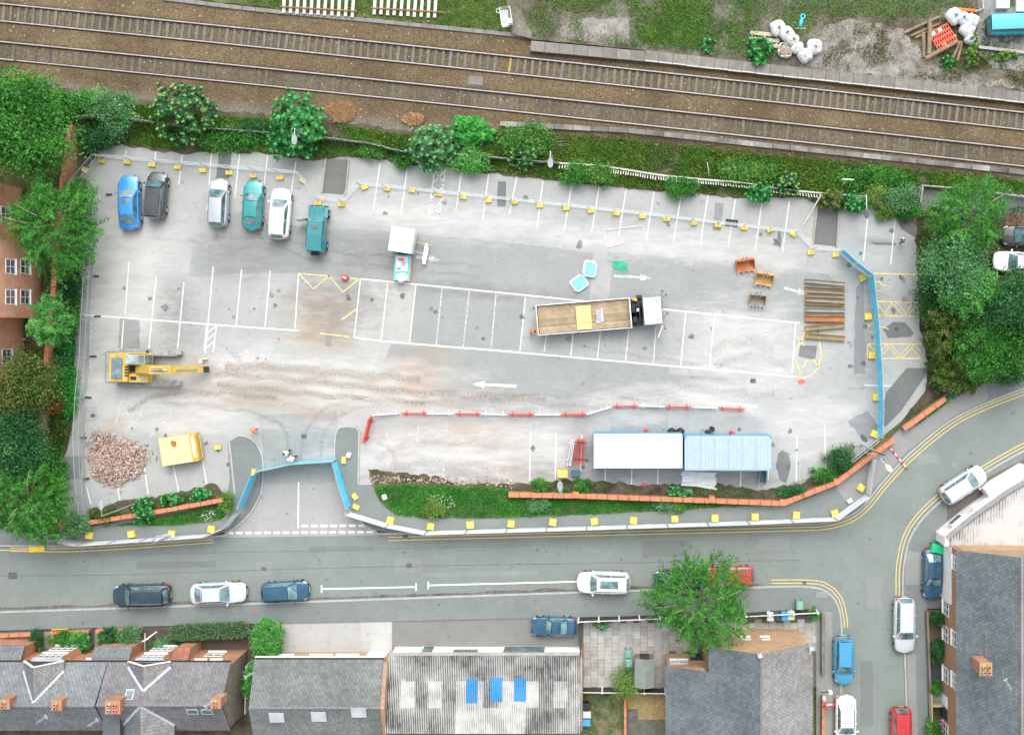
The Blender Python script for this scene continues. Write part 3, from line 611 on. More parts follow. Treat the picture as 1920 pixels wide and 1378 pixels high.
# low cable trough beside the upper line, in lengths
TRO = M('trough_concrete', (.20, .20, .185), var=.2, fine=.2)
tro = thing('cable_trough', 'low grey concrete cable trough along the top edge of the ballast', 'cable trough', P(300, 0))
o0 = P(300, 0)
pl = spline([P(305, -2)[:2], P(480, 19)[:2], P(700, 40)[:2], P(960, 66)[:2], P(1000, 70)[:2]], 1.0)
for i in range(len(pl) - 1):
    a, b = pl[i], pl[i + 1]; q = (a[0] + (b[0] - a[0]) * .97, a[1] + (b[1] - a[1]) * .97)
    MB().wall([(a[0] - o0[0], a[1] - o0[1]), (q[0] - o0[0], q[1] - o0[1])], .34, -.05, .16 + random.uniform(-.02, .02)).build('trough_lid', TRO, tro)
# old platform: coping slab by slab
COP = M('coping_stone', (.19, .18, .16), orand=.14, var=.2, scale=1.6, fine=.2, fscale=9); COPE = M('coping_edge_paint', (.5, .5, .46), var=.35, scale=5)
plat = thing('platform_edge', 'old railway platform edge of grey coping slabs with worn white line', 'platform', P(1000, 88))
o0 = P(1000, 88)
def slabs(line_, n, wd, z1, mat, parent, org, name, gap=.012, hh=.3, jit=.02, edge=None):
    ln = line_; tot = sum(math.dist(ln[i], ln[i + 1]) for i in range(len(ln) - 1)); L = tot / n
    def at(s):
        for i in range(len(ln) - 1):
            d = math.dist(ln[i], ln[i + 1])
            if s <= d or i == len(ln) - 2: t = s / d; return (ln[i][0] + (ln[i + 1][0] - ln[i][0]) * t, ln[i][1] + (ln[i + 1][1] - ln[i][1]) * t)
            s -= d
    for i in range(n):
        a, b = at(i * L + gap), at((i + 1) * L - gap); c = ((a[0] + b[0]) / 2, (a[1] + b[1]) / 2); an = math.atan2(b[1] - a[1], b[0] - a[0])
        dz = random.uniform(-jit, jit); sw = wd * random.uniform(.97, 1.03)
        so = MB().box((c[0] - org[0], c[1] - org[1], z1 - hh / 2 + dz), (L - 2 * gap, sw, hh), an + random.uniform(-.008, .008)).build(name, mat, parent)
        if edge:
            nx, ny = math.sin(an), -math.cos(an)
            MB().box((c[0] - org[0] + nx * (sw / 2 - .06), c[1] - org[1] + ny * (sw / 2 - .06), z1 + dz + .002), (L - 3 * gap, .1, .006), an).build('edge_line', edge, so)
slabs(PP([(995, 86.5), (1210, 106)], .6), 8, .88, .62, COP, plat, o0, 'coping_slab')
slabs(PP([(1210, 105), (1440, 131), (1680, 157), (1990, 191)], .6), 30, .95, .62, COP, plat, o0, 'coping_slab', edge=COPE)
MB().wall([(p[0] - o0[0], p[1] - o0[1] - .1) for p in PP([(995, 89), (1210, 109), (1440, 134), (1680, 160), (1990, 194)], .3)], .5, -.1, .33).build('platform_face', M('platform_brick', (.10, .085, .07), fine=.3), plat)
# retaining kerb blocks south of the lines
ret = thing('retaining_kerb', 'row of dark stone kerb blocks along the lower edge of the railway', 'kerb', P(940, 235)); o0 = P(940, 235)
BLK = M('kerb_block', (.14, .135, .125), orand=.4, var=.35, scale=.7, c2=(.27, .26, .24), fine=.2)
slabs(PP([(938, 233), (1180, 246), (1440, 274), (1700, 301), (1990, 332)]), 31, .42, .28, BLK, ret, o0, 'kerb_block', hh=.4, jit=.04, gap=.02)
# planted banks and waste ground
structure('waste_ground', MB().sheet(ragged(PP([(940, -60), (2000, -60), (2000, 190), (1600, 146), (1440, 125), (1200, 96), (1000, 76), (960, 66)]), .6, .05, 5), .44 - .02), WASTE)
structure('trackside_bank', MB().sheet(ragged(PP([(300, -60), (945, -60), (965, 62), (880, 56), (700, 34), (480, 14), (330, -4)]), .6, .12, 6), .10), GRASSB)
north_bank = structure('north_bank', MB().sheet(ragged(PP([(-60, 148), (60, 160), (160, 172), (260, 186), (400, 208), (480, 213), (600, 222), (640, 232), (700, 236), (770, 250), (840, 246), (940, 240), (1180, 254), (1440, 282), (1700, 309), (2000, 342), (2000, 372), (1720, 350), (1690, 402), (1640, 385), (1590, 392), (1500, 372), (1400, 372), (1300, 364), (1200, 356), (1100, 346), (1000, 334), (900, 322), (800, 314), (700, 296), (662, 290), (610, 300), (590, 304), (480, 286), (330, 288), (240, 276), (205, 270), (150, 330), (140, 380), (120, 300), (-60, 300)]), .5, .16, 7), .03), SOIL)
structure('west_bank', MB().sheet(ragged(PP([(-60, 290), (140, 320), (158, 400), (152, 500), (145, 590), (138, 680), (140, 760), (130, 840), (108, 880), (122, 960), (100, 985), (-60, 980)]), .5, .15, 8), .036), M('dark_soil', (.05, .05, .025), var=.4, scale=.8, c2=(.11, .09, .055), fine=.3, fscale=8))  # darker soil tone than the north bank
structure('east_bank', MB().sheet(ragged(PP([(1722, 395), (1990, 370), (1990, 690), (1850, 705), (1770, 745), (1700, 800), (1688, 795), (1735, 735), (1738, 680), (1726, 620), (1720, 520), (1716, 440)]), .5, .15, 9), .036), M('litter_soil', (.055, .05, .025), var=.4, scale=.8, c2=(.12, .085, .05), fine=.3, fscale=8))
structure('upper_path', MB().sheet(PP([(1722, 352), (1770, 354), (2000, 378), (2000, 425), (1860, 408), (1742, 392), (1722, 385)]), .05), YARDX)
structure('east_yard', MB().sheet(PP([(1885, 400), (2000, 415), (2000, 560), (1880, 520)]), .052), M('red_brick_paving', (.14, .075, .05), fine=.2))
structure('south_verge', MB().sheet(ragged(PP([(698, 908), (760, 905), (950, 912), (960, 930), (1465, 940), (1420, 948), (1270, 956), (950, 971), (800, 972), (740, 965), (712, 940)]), .4, .06, 10), .125), GRASSB)
structure('planting_bed', MB().sheet(ragged(PP([(690, 880), (740, 885), (800, 890), (860, 905), (990, 908), (1080, 898), (1200, 908), (1330, 905), (1430, 918), (1500, 906), (1545, 885), (1590, 850), (1610, 860), (1560, 905), (1465, 938), (1200, 932), (960, 922), (700, 912)]), .35, .14, 11), .03), SOIL)
structure('planting_bed', MB().sheet(ragged(PP([(165, 955), (230, 938), (300, 930), (380, 912), (405, 905), (430, 935), (170, 985)]), .35, .12, 12), .03), SOIL)
structure('west_verge', MB().sheet(ragged(PP([(215, 985), (430, 940), (434, 955), (415, 975), (330, 985)]), .35, .05, 13), .125), GRASSB)
structure('front_gardens', MB().sheet(PP([(-60, 1184), (470, 1169), (528, 1169), (528, 1230), (-60, 1240)]), .03), M('garden_earth', (.075, .065, .05), var=.3, fine=.3))
structure('back_yard', MB().sheet(PP([(430, 1230), (528, 1230), (528, 1440), (-60, 1440), (-60, 1300)]), .02), SOIL)

# ------------------------------------------------------------------ buildings
def slates(quad, mat, parent, course=.26, w_=.30, seed=1, name='slates', thick=.012, tri=None):
    """overlapping slates laid in courses over a four-cornered slope (eave-left, eave-right, ridge-right, ridge-left)"""
    r = random.Random(seed); A, B, C, D = [Vector(q) for q in quad]
    nrm = (B - A).cross(D - A).normalized()
    if nrm.z < 0: nrm = -nrm
    h = max((D - A).length, (C - B).length); n = max(1, round(h / course)); mb = MB()
    for i in range(n):
        t0, t1 = (i + .07) / n, min(1, (i + 1.05) / n)
        l0, r0 = A.lerp(D, t0), B.lerp(C, t0); l1, r1 = A.lerp(D, t1), B.lerp(C, t1)
        W = (r0 - l0).length
        if W < .05: continue
        x = -w_ * (.5 if i % 2 else 0)
        while x < W:
            a, b = max(0, x + .013) / W, min(W, x + w_ - .013) / W
            if b - a > .02 / W:
                lift = thick * 3.2 + r.uniform(-.002, .012); sk = r.uniform(-.004, .004)
                p0, p1 = l0.lerp(r0, a) + nrm * (lift + sk), l0.lerp(r0, b) + nrm * (lift - sk); p2, p3 = l1.lerp(r1, b) + nrm * thick * .4, l1.lerp(r1, a) + nrm * thick * .4
                o = len(mb.v); mb.v += [tuple(p0), tuple(p1), tuple(p2), tuple(p3), tuple(p0 - nrm * thick), tuple(p1 - nrm * thick)]
                mb.f += [(o, o + 1, o + 2, o + 3), (o + 4, o + 5, o + 1, o)]
            x += w_
    ob = mb.build(name, mat, parent); tag(ob, kind='stuff'); return ob
def slatem(name, c, c2=None, isl=.17):
    return M(name, c, rough=.7, var=.12, scale=.4, c2=mul(c2, .92) if c2 else None, fine=.1, fscale=6, isl=isl, spec=.4)
SL1 = slatem('slate_blue_grey', (.145, .16, .17), (.22, .235, .24)); SL2 = slatem('slate_purple_grey', (.145, .142, .152), (.215, .21, .217)); SL3 = slatem('slate_weathered', (.13, .145, .145), (.20, .215, .21))
SL4 = slatem('slate_pale', (.215, .212, .208), (.30, .297, .29)); SL5 = slatem('slate_teal_grey', (.10, .125, .137), (.16, .185, .195)); SLB = M('roof_underlay', (.045, .045, .05))
RED = brickm('red_brick_x', (.42, .155, .07), (.50, .20, .09), (.45, .36, .29), axis='X'); REDY = brickm('red_brick_y', (.42, .155, .07), (.50, .20, .09), (.45, .36, .29), axis='Y'); REDZ = brickm('red_brick_z', (.36, .15, .08), (.44, .20, .11), (.45, .36, .29), axis='Z')
TANY = brickm('tan_brick_y', (.42, .24, .12), (.52, .32, .17), (.45, .37, .28), axis='Y'); TANX = brickm('tan_brick_x', (.33, .17, .085), (.42, .22, .11), (.4, .33, .26), axis='X')
LBR = brickm('pink_brick_x', (.80, .36, .21), (.85, .43, .27), (.46, .36, .30), axis='X')
PEB = M('pebbledash', (.20, .175, .145), var=.3, scale=3, fine=.5, fscale=11, bump=.6)
LEAD = M('lead_flashing', (.44, .47, .50), var=.15, fine=.1, rough=.5); WPVC = M('white_upvc', (.80, .80, .79), var=.05, rough=.4); WREN = M('white_render', (.80, .80, .79), var=.05, fine=.04)
WGL = glassm('window_glass', (.05, .075, .085)); RIDGE = M('ridge_tile', (.19, .19, .195), fine=.2); POT = M('chimney_pot', (.55, .24, .13), fine=.15, isl=.3); POTB = M('buff_pot', (.50, .42, .27), fine=.15); POT_BLACK = M('pot_black', (.012, .011, .010))
WOOD = M('weathered_wood', (.20, .16, .115), var=.25, fine=.25); DKT = M('dark_stained_timber', (.045, .042, .04), var=.3, fine=.2); CONC = M('plain_concrete', (.36, .35, .32), var=.15, fine=.12)
def winx(parent, x, y, z, w_, h_, face=1, bars=1, axis='X', mat=None, sill=True):
    """window on a wall that looks along +-X or +-Y; (x,y,z) centre on the wall face"""
    f = MB(); g = MB(); d = face
    def bx(mb, a0, a1, z0, z1, d0, d1):
        if axis == 'X': mb.bb(min(x + d * d0, x + d * d1), max(x + d * d0, x + d * d1), y + a0, y + a1, z + z0, z + z1)
        else: mb.bb(x + a0, x + a1, min(y + d * d0, y + d * d1), max(y + d * d0, y + d * d1), z + z0, z + z1)
    fw = .07
    bx(f, -w_ / 2, w_ / 2, h_ / 2 - fw, h_ / 2, -.02, .05); bx(f, -w_ / 2, w_ / 2, -h_ / 2, -h_ / 2 + fw, -.02, .05)
    bx(f, -w_ / 2, -w_ / 2 + fw, -h_ / 2 + fw, h_ / 2 - fw, -.02, .05); bx(f, w_ / 2 - fw, w_ / 2, -h_ / 2 + fw, h_ / 2 - fw, -.02, .05)
    for b in range(bars): c = -w_ / 2 + w_ * (b + 1) / (bars + 1); bx(f, c - .03, c + .03, -h_ / 2 + fw, h_ / 2 - fw, -.02, .045)
    if bars > 0: bx(f, -w_ / 2 + fw, w_ / 2 - fw, -.025, .025, -.02, .04)
    wo_ = f.build('window', mat or WPVC, parent)
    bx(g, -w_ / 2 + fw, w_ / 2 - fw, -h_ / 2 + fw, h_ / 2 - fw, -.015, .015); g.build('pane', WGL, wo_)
    if sill: s = MB(); bx(s, -w_ / 2 - .06, w_ / 2 + .06, -h_ / 2 - .08, -h_ / 2, -.02, .14); s.build('sill', WPVC, wo_)
    return wo_
def chimney(parent, x, y, z0, z1, w_, d_, npots=2, mat=REDZ, potm=POT):
    c = MB().bb(x - w_ / 2, x + w_ / 2, y - d_ / 2, y + d_ / 2, z0, z1).build('chimney', RED, parent)
    MB().bb(x - w_ / 2 - .06, x + w_ / 2 + .06, y - d_ / 2 - .06, y + d_ / 2 + .06, z1, z1 + .14).build('chimney_cap', mat, c)
    for i in range(npots):
        px_, py_ = x + (w_ * .22 * (-1 if i % 2 else 1) if npots > 2 else 0), y + (i - (npots - 1) / 2) * d_ / (npots + .3) if npots <= 2 else y + (d_ * .22 * (1 if i < 2 else -1))
        p = MB(); p.tube([(px_, py_, z1 + .12), (px_, py_, z1 + .5)], [.15, .13], 10); MB().cyl((px_, py_, z1 + .505), .085, .012, 10).build('pot_mouth', POT_BLACK, c); p.build('chimney_pot', potm if i % 2 == 0 else POTB, c)  # mouth drawn as a flat black disc on the closed pot top
    return c
def aerial(x, y, z, ang, label):
    t = thing('tv_aerial', label, 'aerial', (x, y, z), ang)
    t.scale = (.65, .65, .65); MB().tube([(0, 0, 0), (0, 0, 1.3)], .02, 6).build('mast', LEAD, t); b = MB().bar((-.1, 0, 1.25), (1.3, 0, 1.25), .03, .03)
    for i in range(9): b.bar((i * .15, -.16, 1.25), (i * .15, .16, 1.25), .02, .02)
    b.bar((-.1, -.3, 1.1), (-.1, .3, 1.1), .04, .3); b.build('antenna', LEAD, t); return t

# ---- terrace at lower left
T = thing('terraced_houses', 'red brick terraced houses with slate roofs, bay windows and chimneys', 'houses', (-42, -30, 0))
def local(mbuild): return mbuild
class Off:
    """build in site metres but parent under a thing standing at org"""
    def __init__(s, th): s.o = th.location.copy()
    def __call__(s, ob):
        ob.matrix_parent_inverse = Matrix.Translation(-s.o); return ob
def put(th, ob):
    while ob.parent is not None and ob.parent is not th: ob = ob.parent
    ob.matrix_parent_inverse = Matrix.Translation(-Vector(th.location)); return ob
X0, XR = -55.0, -30.95; YF, YB, YR_ = -27.55, -32.7, -30.15; ZE, ZR = 4.9, 7.0
put(T, MB().bb(X0, XR, YB, YF, 0, ZE).build('wall', REDY, T))
gb = MB(); gb.add([(XR, YF, ZE - .01), (XR, YB, ZE - .01), (XR, YR_, ZR - .05), (XR - .3, YF, ZE - .01), (XR - .3, YB, ZE - .01), (XR - .3, YR_, ZR - .05)], [(0, 2, 1), (3, 4, 5), (0, 1, 4, 3), (1, 2, 5, 4), (2, 0, 3, 5)]); gb.bb(XR - .02, XR + .02, YB + .02, YF - .02, .01, ZE - .02)
put(T, gb.build('gable_wall', PEB, T))
def roof(th, x0, x1, yf, yb, yr, ze, zr, mf, mb_, seed, ov=.25, course=.27, w_=.31):
    s = (zr - ze) / abs(yf - yr)
    A, B, C, D = (x0, yf + ov, ze - ov * s), (x1, yf + ov, ze - ov * s), (x1, yr, zr), (x0, yr, zr)
    A2, B2 = (x0, yb - ov, ze - ov * s), (x1, yb - ov, ze - ov * s)
    b = MB(); b.add([A, B, C, D, A2, B2], [(0, 1, 2, 3), (3, 2, 5, 4)]); b.add([(p[0], p[1], p[2] - .1) for p in (A, B, C, D, A2, B2)], [(3, 2, 1, 0), (4, 5, 2, 3)])
    rf = put(th, b.build('roof', SLB, th))
    slates([A, B, C, D], mf, rf, course, w_, seed); slates([B2, A2, D, C], mb_, rf, course, w_, seed + 1)
    rt = MB(); n = int((x1 - x0) / .45)
    for i in range(n): rt.tube([(x0 + (x1 - x0) * (i + .03) / n, yr, zr + .0), (x0 + (x1 - x0) * (i + .97) / n, yr, zr + .0)], .11, 6)
    q = rt.build('ridge_tiles', RIDGE, rf); tag(q, kind='stuff')
    gt = MB(); gt.bb(x0, x1, yf + ov + .01, yf + ov + .12, ze - ov * s - .12, ze - ov * s - .03); gt.build('gutter', M('black_gutter', (.03, .03, .03)), rf)
    return rf
rf1 = roof(T, X0, -41.15, YF, YB, YR_, ZE, ZR + .15, SL1, SL1, 21)
rf2 = roof(T, -41.1, XR + .05, YF, YB, YR_, ZE, ZR, SL2, SL2, 23)
def crossgable(th, xc, hw, yf, ya, ze, zr, ml, mr, seed, front=True):
    """a gable whose ridge runs back into the main roof at (xc, ya); lead valleys"""
    A, B = (xc - hw, yf, ze), (xc + hw, yf, ze); F, K = (xc, yf, zr), (xc, ya, zr)
    sgn = 1 if front else -1
    zmain = lambda y: ZE + (ZR - ZE) * (YF - y) / (YF - YR_) if y > YR_ else ZE + (ZR - ZE) * (y - YB) / (YR_ - YB)
    yv = YF - (ze - ZE) / ((ZR - ZE) / (YF - YR_)) if front else YB + (ze - ZE) / ((ZR - ZE) / (YR_ - YB))
    VL, VR = (xc - hw, yv, ze + .03), (xc + hw, yv, ze + .03)
    b = MB(); b.add([A, F, K, VL], [(0, 1, 2, 3)]); b.add([B, F, K, VR], [(0, 3, 2, 1)]); b.add([(xc - hw + .12, yf - .12 * sgn, ze - .5), (xc + hw - .12, yf - .12 * sgn, ze - .5), (xc + hw - .12, yf - .12 * sgn, ze - .02), (xc, yf - .12 * sgn, zr - .08), (xc - hw + .12, yf - .12 * sgn, ze - .02)], [(0, 1, 2, 3, 4)])
    rf = put(th, b.build('dormer_roof', SLB, th))
    slates([VL, A, F, K] if front else [A, VL, K, F], ml, rf, .24, .28, seed); slates([B, VR, K, F] if front else [VR, B, F, K], mr, rf, .24, .28, seed + 1)
    for V in (VL, VR):
        MB().bar((V[0], V[1], V[2] + .07), (K[0], K[1], K[2] + .07), .22, .03).build('valley_flashing', LEAD, rf)
    for V in (A, B): MB().bar((V[0], V[1] + .04 * sgn, V[2] + .02), (F[0], F[1] + .04 * sgn, F[2] + .02), .06, .2).build('bargeboard', WPVC, rf)
    return rf
d1 = crossgable(T, -46.2, 1.65, YF + .45, -29.95, 5.15, 6.95, SL1, SL4, 31)
d2 = crossgable(T, -37.55, 1.75, YF + .35, -29.2, 4.95, 6.25, SL2, SL4, 33)
d3 = crossgable(T, -37.5, 2.1, YB - 3.5, -30.2, 5.2, 6.95, SL5, SL4, 35, front=False)
# flat lead roof behind and lean-to
put(T, MB().bb(-41.0, -39.6, -33.5, -30.9, 5.2, 5.95).build('flat_roof', M('felt_roof', (.10, .115, .125), fine=.15), T))
# bay windows and fronts
def bay(xc, hw, z1, depth, seed, glaz=3):
    y0, y1 = YF - .02, YF + depth
    poly = [(xc - hw, y0), (xc - hw + .35, y1), (xc + hw - .35, y1), (xc + hw, y0)]
    o = put(T, MB().prism(poly, .02, z1).build('bay', REDY, T))
    for zc in ([1.6, 3.9] if z1 > 4 else [1.6]):
        wn_ = winx(o, xc, y1, zc, 2 * hw - .85, 1.35, 1, glaz, 'Y')
    MB().prism([(xc - hw - .1, y0), (xc - hw + .28, y1 + .1), (xc + hw - .28, y1 + .1), (xc + hw + .1, y0)], z1 + .002, z1 + .14).build('bay_top', LEAD, o)
    return o
bay(-46.2, 1.45, 4.6, .55, 1); bay(-37.7, 1.35, 4.5, .5, 2)
for xw, zc, ww in ((-33.9, 3.9, .95), (-32.6, 3.9, .95), (-33.3, 1.5, 1.5), (-42.6, 3.9, .9), (-49.8, 3.9, 1.2), (-43.2, 3.7, .8)): put(T, winx(T, xw, YF, zc, ww, 1.25, 1, 1, 'Y'))
def leanto(xc, hw, y1, z0, z1, mat, wallm=REDY):
    o = put(T, MB().bb(xc - hw + .1, xc + hw - .1, YF - .02, y1 - .15, .02, z0 - .05).build('porch', wallm, T))
    q = [(xc - hw, y1, z0), (xc + hw, y1, z0), (xc + hw, YF + .02, z1), (xc - hw, YF + .02, z1)]
    MB().add(q + [(p[0], p[1], p[2] - .08) for p in q], [(0, 1, 2, 3), (7, 6, 5, 4), (0, 4, 5, 1), (1, 5, 6, 2), (3, 7, 4, 0)]).build('porch_roof', SLB, o)
    slates([q[0], q[1], q[2], q[3]], mat, o, .2, .26, int(abs(xc) * 10)); return o
leanto(-50.5, 1.6, YF + 1.15, 2.9, 3.7, SL1); leanto(-41.4, 1.6, YF + 1.05, 2.9, 3.7, SL1); leanto(-35.6, .72, YF + 1.0, 2.75, 3.5, slatem('red_tile', (.30, .12, .075), (.38, .16, .10)))
for (u, v, s) in ((3, 1325, 0), (101, 1328, 1), (207, 1331, 3), (401, 1324, 1)):
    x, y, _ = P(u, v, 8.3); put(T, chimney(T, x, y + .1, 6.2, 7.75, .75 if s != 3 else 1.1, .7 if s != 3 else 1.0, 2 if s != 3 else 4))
for (u, v, z, w_, h_) in ((244, 1301, 6.4, .55, .75), (359, 1336, 6.8, .75, .5), (386, 1336, 6.8, .75, .5)):
    x, y, _ = P(u, v, z); s = (ZR - ZE) / (YF - YR_) * (1 if y > YR_ else -1); zz = (ZE + (YF - y) * (ZR - ZE) / (YF - YR_)) if y > YR_ else ZE + (y - YB) * (ZR - ZE) / (YR_ - YB)
    rx = -math.atan(abs(s)) if y > YR_ else math.atan(abs(s))
    o = put(T, MB().box((x, y, zz + .08), (w_ + .16, h_ + .16, .09), 0, 0, -abs(rx) if y > YR_ else abs(rx)).build('skylight', LEAD, T)); MB().box((x, y, zz + .13), (w_, h_, .02), 0, 0, -abs(rx) if y > YR_ else abs(rx)).build('pane', WGL, o)
aerial(*P(93, 1338, 7.5), R(215), 'white tv aerial beside the twin-pot chimney on the left terrace roof'); aerial(*P(188, 1344, 7.3), R(215), 'white tv aerial beside the four-pot chimney stack'); aerial(*P(392, 1318, 7.5), R(40), 'white tv aerial beside the gable-end chimney'); aerial(*P(466, 1264, 5.0), R(30), 'white tv aerial above the tall green hedge')
# boundary strip beside the gable
GAL = M('galvanised', (.45, .47, .48), rough=.45, metal=.5, var=.1)
tag(MB().wall(PP([(461, 1248), (459, 1338)], 1.8), .08, 0, 1.8).build('side_fence', M('pale_fence', (.62, .63, .64))), 'pale fence panel standing beside the pebbledash gable', 'fence')

# ---- slate workshop with skylights
W1 = thing('slate_workshop', 'low workshop with grey slate roof, three skylights and brick gable', 'building', (-24, -30, 0))
wx0, wx1, wyf, wyr, wyb, wze, wzr = -29.4, -18.45, -27.75, -31.1, -34.4, 3.3, 4.75
put(W1, MB().bb(wx0, wx1, wyb, wyf, .01, wze).build('wall', TANY, W1))
q = MB(); q.add([(wx1 + .02, wyf + .1, wze - .9), (wx1 + .02, wyb - .1, wze - .9), (wx1 + .02, wyb - .1, wze + .18), (wx1 + .02, wyr, wzr + .22), (wx1 + .02, wyf + .1, wze + .18), (wx1 + .34, wyf + .1, wze - .9), (wx1 + .34, wyb - .1, wze - .9), (wx1 + .34, wyb - .1, wze + .18), (wx1 + .34, wyr, wzr + .22), (wx1 + .34, wyf + .1, wze + .18)],
      [(0, 4, 3, 2, 1), (5, 6, 7, 8, 9), (4, 9, 8, 3), (3, 8, 7, 2), (0, 5, 9, 4)]); put(W1, q.build('gable_parapet', TANX, W1))
roof(W1, wx0, wx1, wyf, wyb, wyr, wze, wzr, SL3, SL3, 41)
put(W1, MB().bb(wx0, wx1, wyf + .28, wyf + .42, wze - .55, wze - .2).build('fascia', WPVC, W1))
for xw in (-27.6, -24.3, -22.0): put(W1, winx(W1, xw, wyf, 1.75, 1.9, 1.2, 1, 2, 'Y'))
put(W1, MB().bb(-20.3, -18.6, wyf + .02, wyf + .1, .05, 2.6).build('roller_door', WPVC, W1))
for (u, v) in ((518, 1346), (597, 1344), (673, 1335)):
    x, y, _ = P(u, v, 4.6); a = math.atan((wzr - wze) / (wyf - wyr)); zz = wze + (y - wyb) * (wzr - wze) / (wyr - wyb)
    o = put(W1, MB().box((x, y, zz + .1), (1.25, .95, .1), 0, 0, a).build('skylight', LEAD, W1)); MB().box((x, y, zz + .155), (1.0, .72, .02), 0, 0, a).build('pane', M('skylight_glass', (.45, .49, .50), rough=.2), o)

# ---- corrugated shed
C1 = thing('corrugated_shed', 'white fronted garage with grey corrugated roof and blue rooflights', 'building', (-10, -30, 0))
cx0, cx1, cyf, cyb, cze, czr = -18.05, -1.95, -27.3, -33.35, 3.15, 4.35
put(C1, MB().bb(cx0, cx1, cyb + .1, cyf, .01, cze - .1).build('wall', WREN, C1))
def corrm(name, clean, dirt, amt, along='X', pitch=.15):
    if name in MC: return MC[name]
    m, nt, bs = base_mat(name)
    sp = N(nt, 'ShaderNodeSeparateXYZ'); nt.links.new(pos(nt), sp.inputs[0])
    sn = N(nt, 'ShaderNodeMath', operation='SINE'); ml = N(nt, 'ShaderNodeMath', operation='MULTIPLY'); ml.inputs[1].default_value = 2 * math.pi / pitch
    nt.links.new(sp.outputs[0], ml.inputs[0]); nt.links.new(ml.outputs[0], sn.inputs[0])
    st = N(nt, 'ShaderNodeVectorMath', operation='MULTIPLY'); st.inputs[1].default_value = (1.2, .22, 1); nt.links.new(pos(nt), st.inputs[0])
    ad = N(nt, 'ShaderNodeMath', operation='MULTIPLY_ADD'); nt.links.new(sn.outputs[0], ad.inputs[0]); ad.inputs[1].default_value = -.38; nt.links.new(noise(nt, 3.0, 5, .75, vec=st.outputs[0]), ad.inputs[2])
    big = ramp(nt, noise(nt, .45, 4, .6), .35, .62, -.28 + amt, .28 + amt); a2 = N(nt, 'ShaderNodeMath', operation='ADD'); nt.links.new(ad.outputs[0], a2.inputs[0]); nt.links.new(big, a2.inputs[1])
    nt.links.new(mixc(nt, ramp(nt, a2.outputs[0], .45, .72), clean, dirt), bs.inputs['Base Color']); bs.inputs['Roughness'].default_value = .85
    MC[name] = m; return m
CORR = corrm('fibre_cement_sheet', (.42, .42, .405), (.05, .048, .045), .08); CORRW = corrm('white_sheet', (.46, .46, .445), (.16, .155, .15), -.22); CORRB = corrm('blue_rooflight', (.05, .26, .52), (.03, .13, .3), -.2)
def corrugated(x0, x1, y0, z0, y1, z1, amp=.028, pitch=.15, lift=0.0):
    n = int((x1 - x0) / pitch * 6); mb = MB(); nv = 3
    for j in range(nv + 1):
        t = j / nv
        for i in range(n + 1):
            x = x0 + (x1 - x0) * i / n; mb.v.append((x, y0 + (y1 - y0) * t, z0 + (z1 - z0) * t + amp * math.sin(2 * math.pi * x / pitch) + lift))
    for j in range(nv):
        for i in range(n): a = j * (n + 1) + i; mb.f.append((a, a + 1, a + n + 2, a + n + 1))
    return mb
rows = [(cyf + .12, cze), (-29.35, None), (-31.45, None), (cyb, czr)]
rows = [(y, cze + (czr - cze) * (cyf + .12 - y) / (cyf + .12 - cyb)) for y, _ in rows]
rfc = None
nsh = 14; shw = (cx1 - cx0 + .2) / nsh
for j in range(3):
    (ya, za), (yb_, zb) = rows[j], rows[j + 1]
    for i in range(nsh):
        xa = cx0 - .1 + i * shw; s = (zb - za) / (yb_ - ya)
        white = j == 1 and i in (1, 3, 5, 6, 8, 9, 10, 12) or j == 2 and i in (5, 6, 7, 8, 9)
        o = corrugated(xa, xa + shw + .05, ya if j == 0 else ya + .12, (za if j == 0 else za + .12 * s) , yb_, zb, lift=.03 * j + .006 * (i % 2)).build('roof_sheet', CORRW if white else CORR, C1); put(C1, o)
for (u0, u1, v0, v1) in ((874, 895, 1273, 1317), (919, 941, 1271, 1315), (964, 986, 1271, 1314)):
    xa, ya, _ = P(u0, v0, 3.7); xb, yb_, _ = P(u1, v1, 3.9); f = lambda y: cze + (czr - cze) * (cyf + .12 - y) / (cyf + .12 - cyb) + .075
    put(C1, corrugated(xa, xb, ya, f(ya), yb_, f(yb_)).build('rooflight', CORRB, C1))
put(C1, MB().bb(cx0, cx1, cyf + .13, cyf + .3, cze - .32, cze + .02).build('eaves_gutter', CONC, C1))
put(C1, MB().bb(cx0, cx1, cyf + .005, cyf + .09, cze - .95, cze - .33).build('fascia', WPVC, C1))
for (xa, xb, zc, hh) in ((-15.6, -14.5, 1.2, 1.9), (-12.9, -10.6, 1.7, 1.1), (-8.6, -4.9, 1.3, 2.2)):
    o = put(C1, MB().bb(xa, xb, cyf + .01, cyf + .1, zc - hh / 2, zc + hh / 2).build('window', WPVC, C1)); MB().bb(xa + .1, xb - .1, cyf + .1, cyf + .115, zc - hh / 2 + .1, zc + hh / 2 - .1).build('pane', WGL, o)
put(C1, MB().wall([(cx1 + .17, cyf + .1), (cx1 + .17, cyb)], .14, 0, czr - .6).build('side_parapet', TANX, C1))

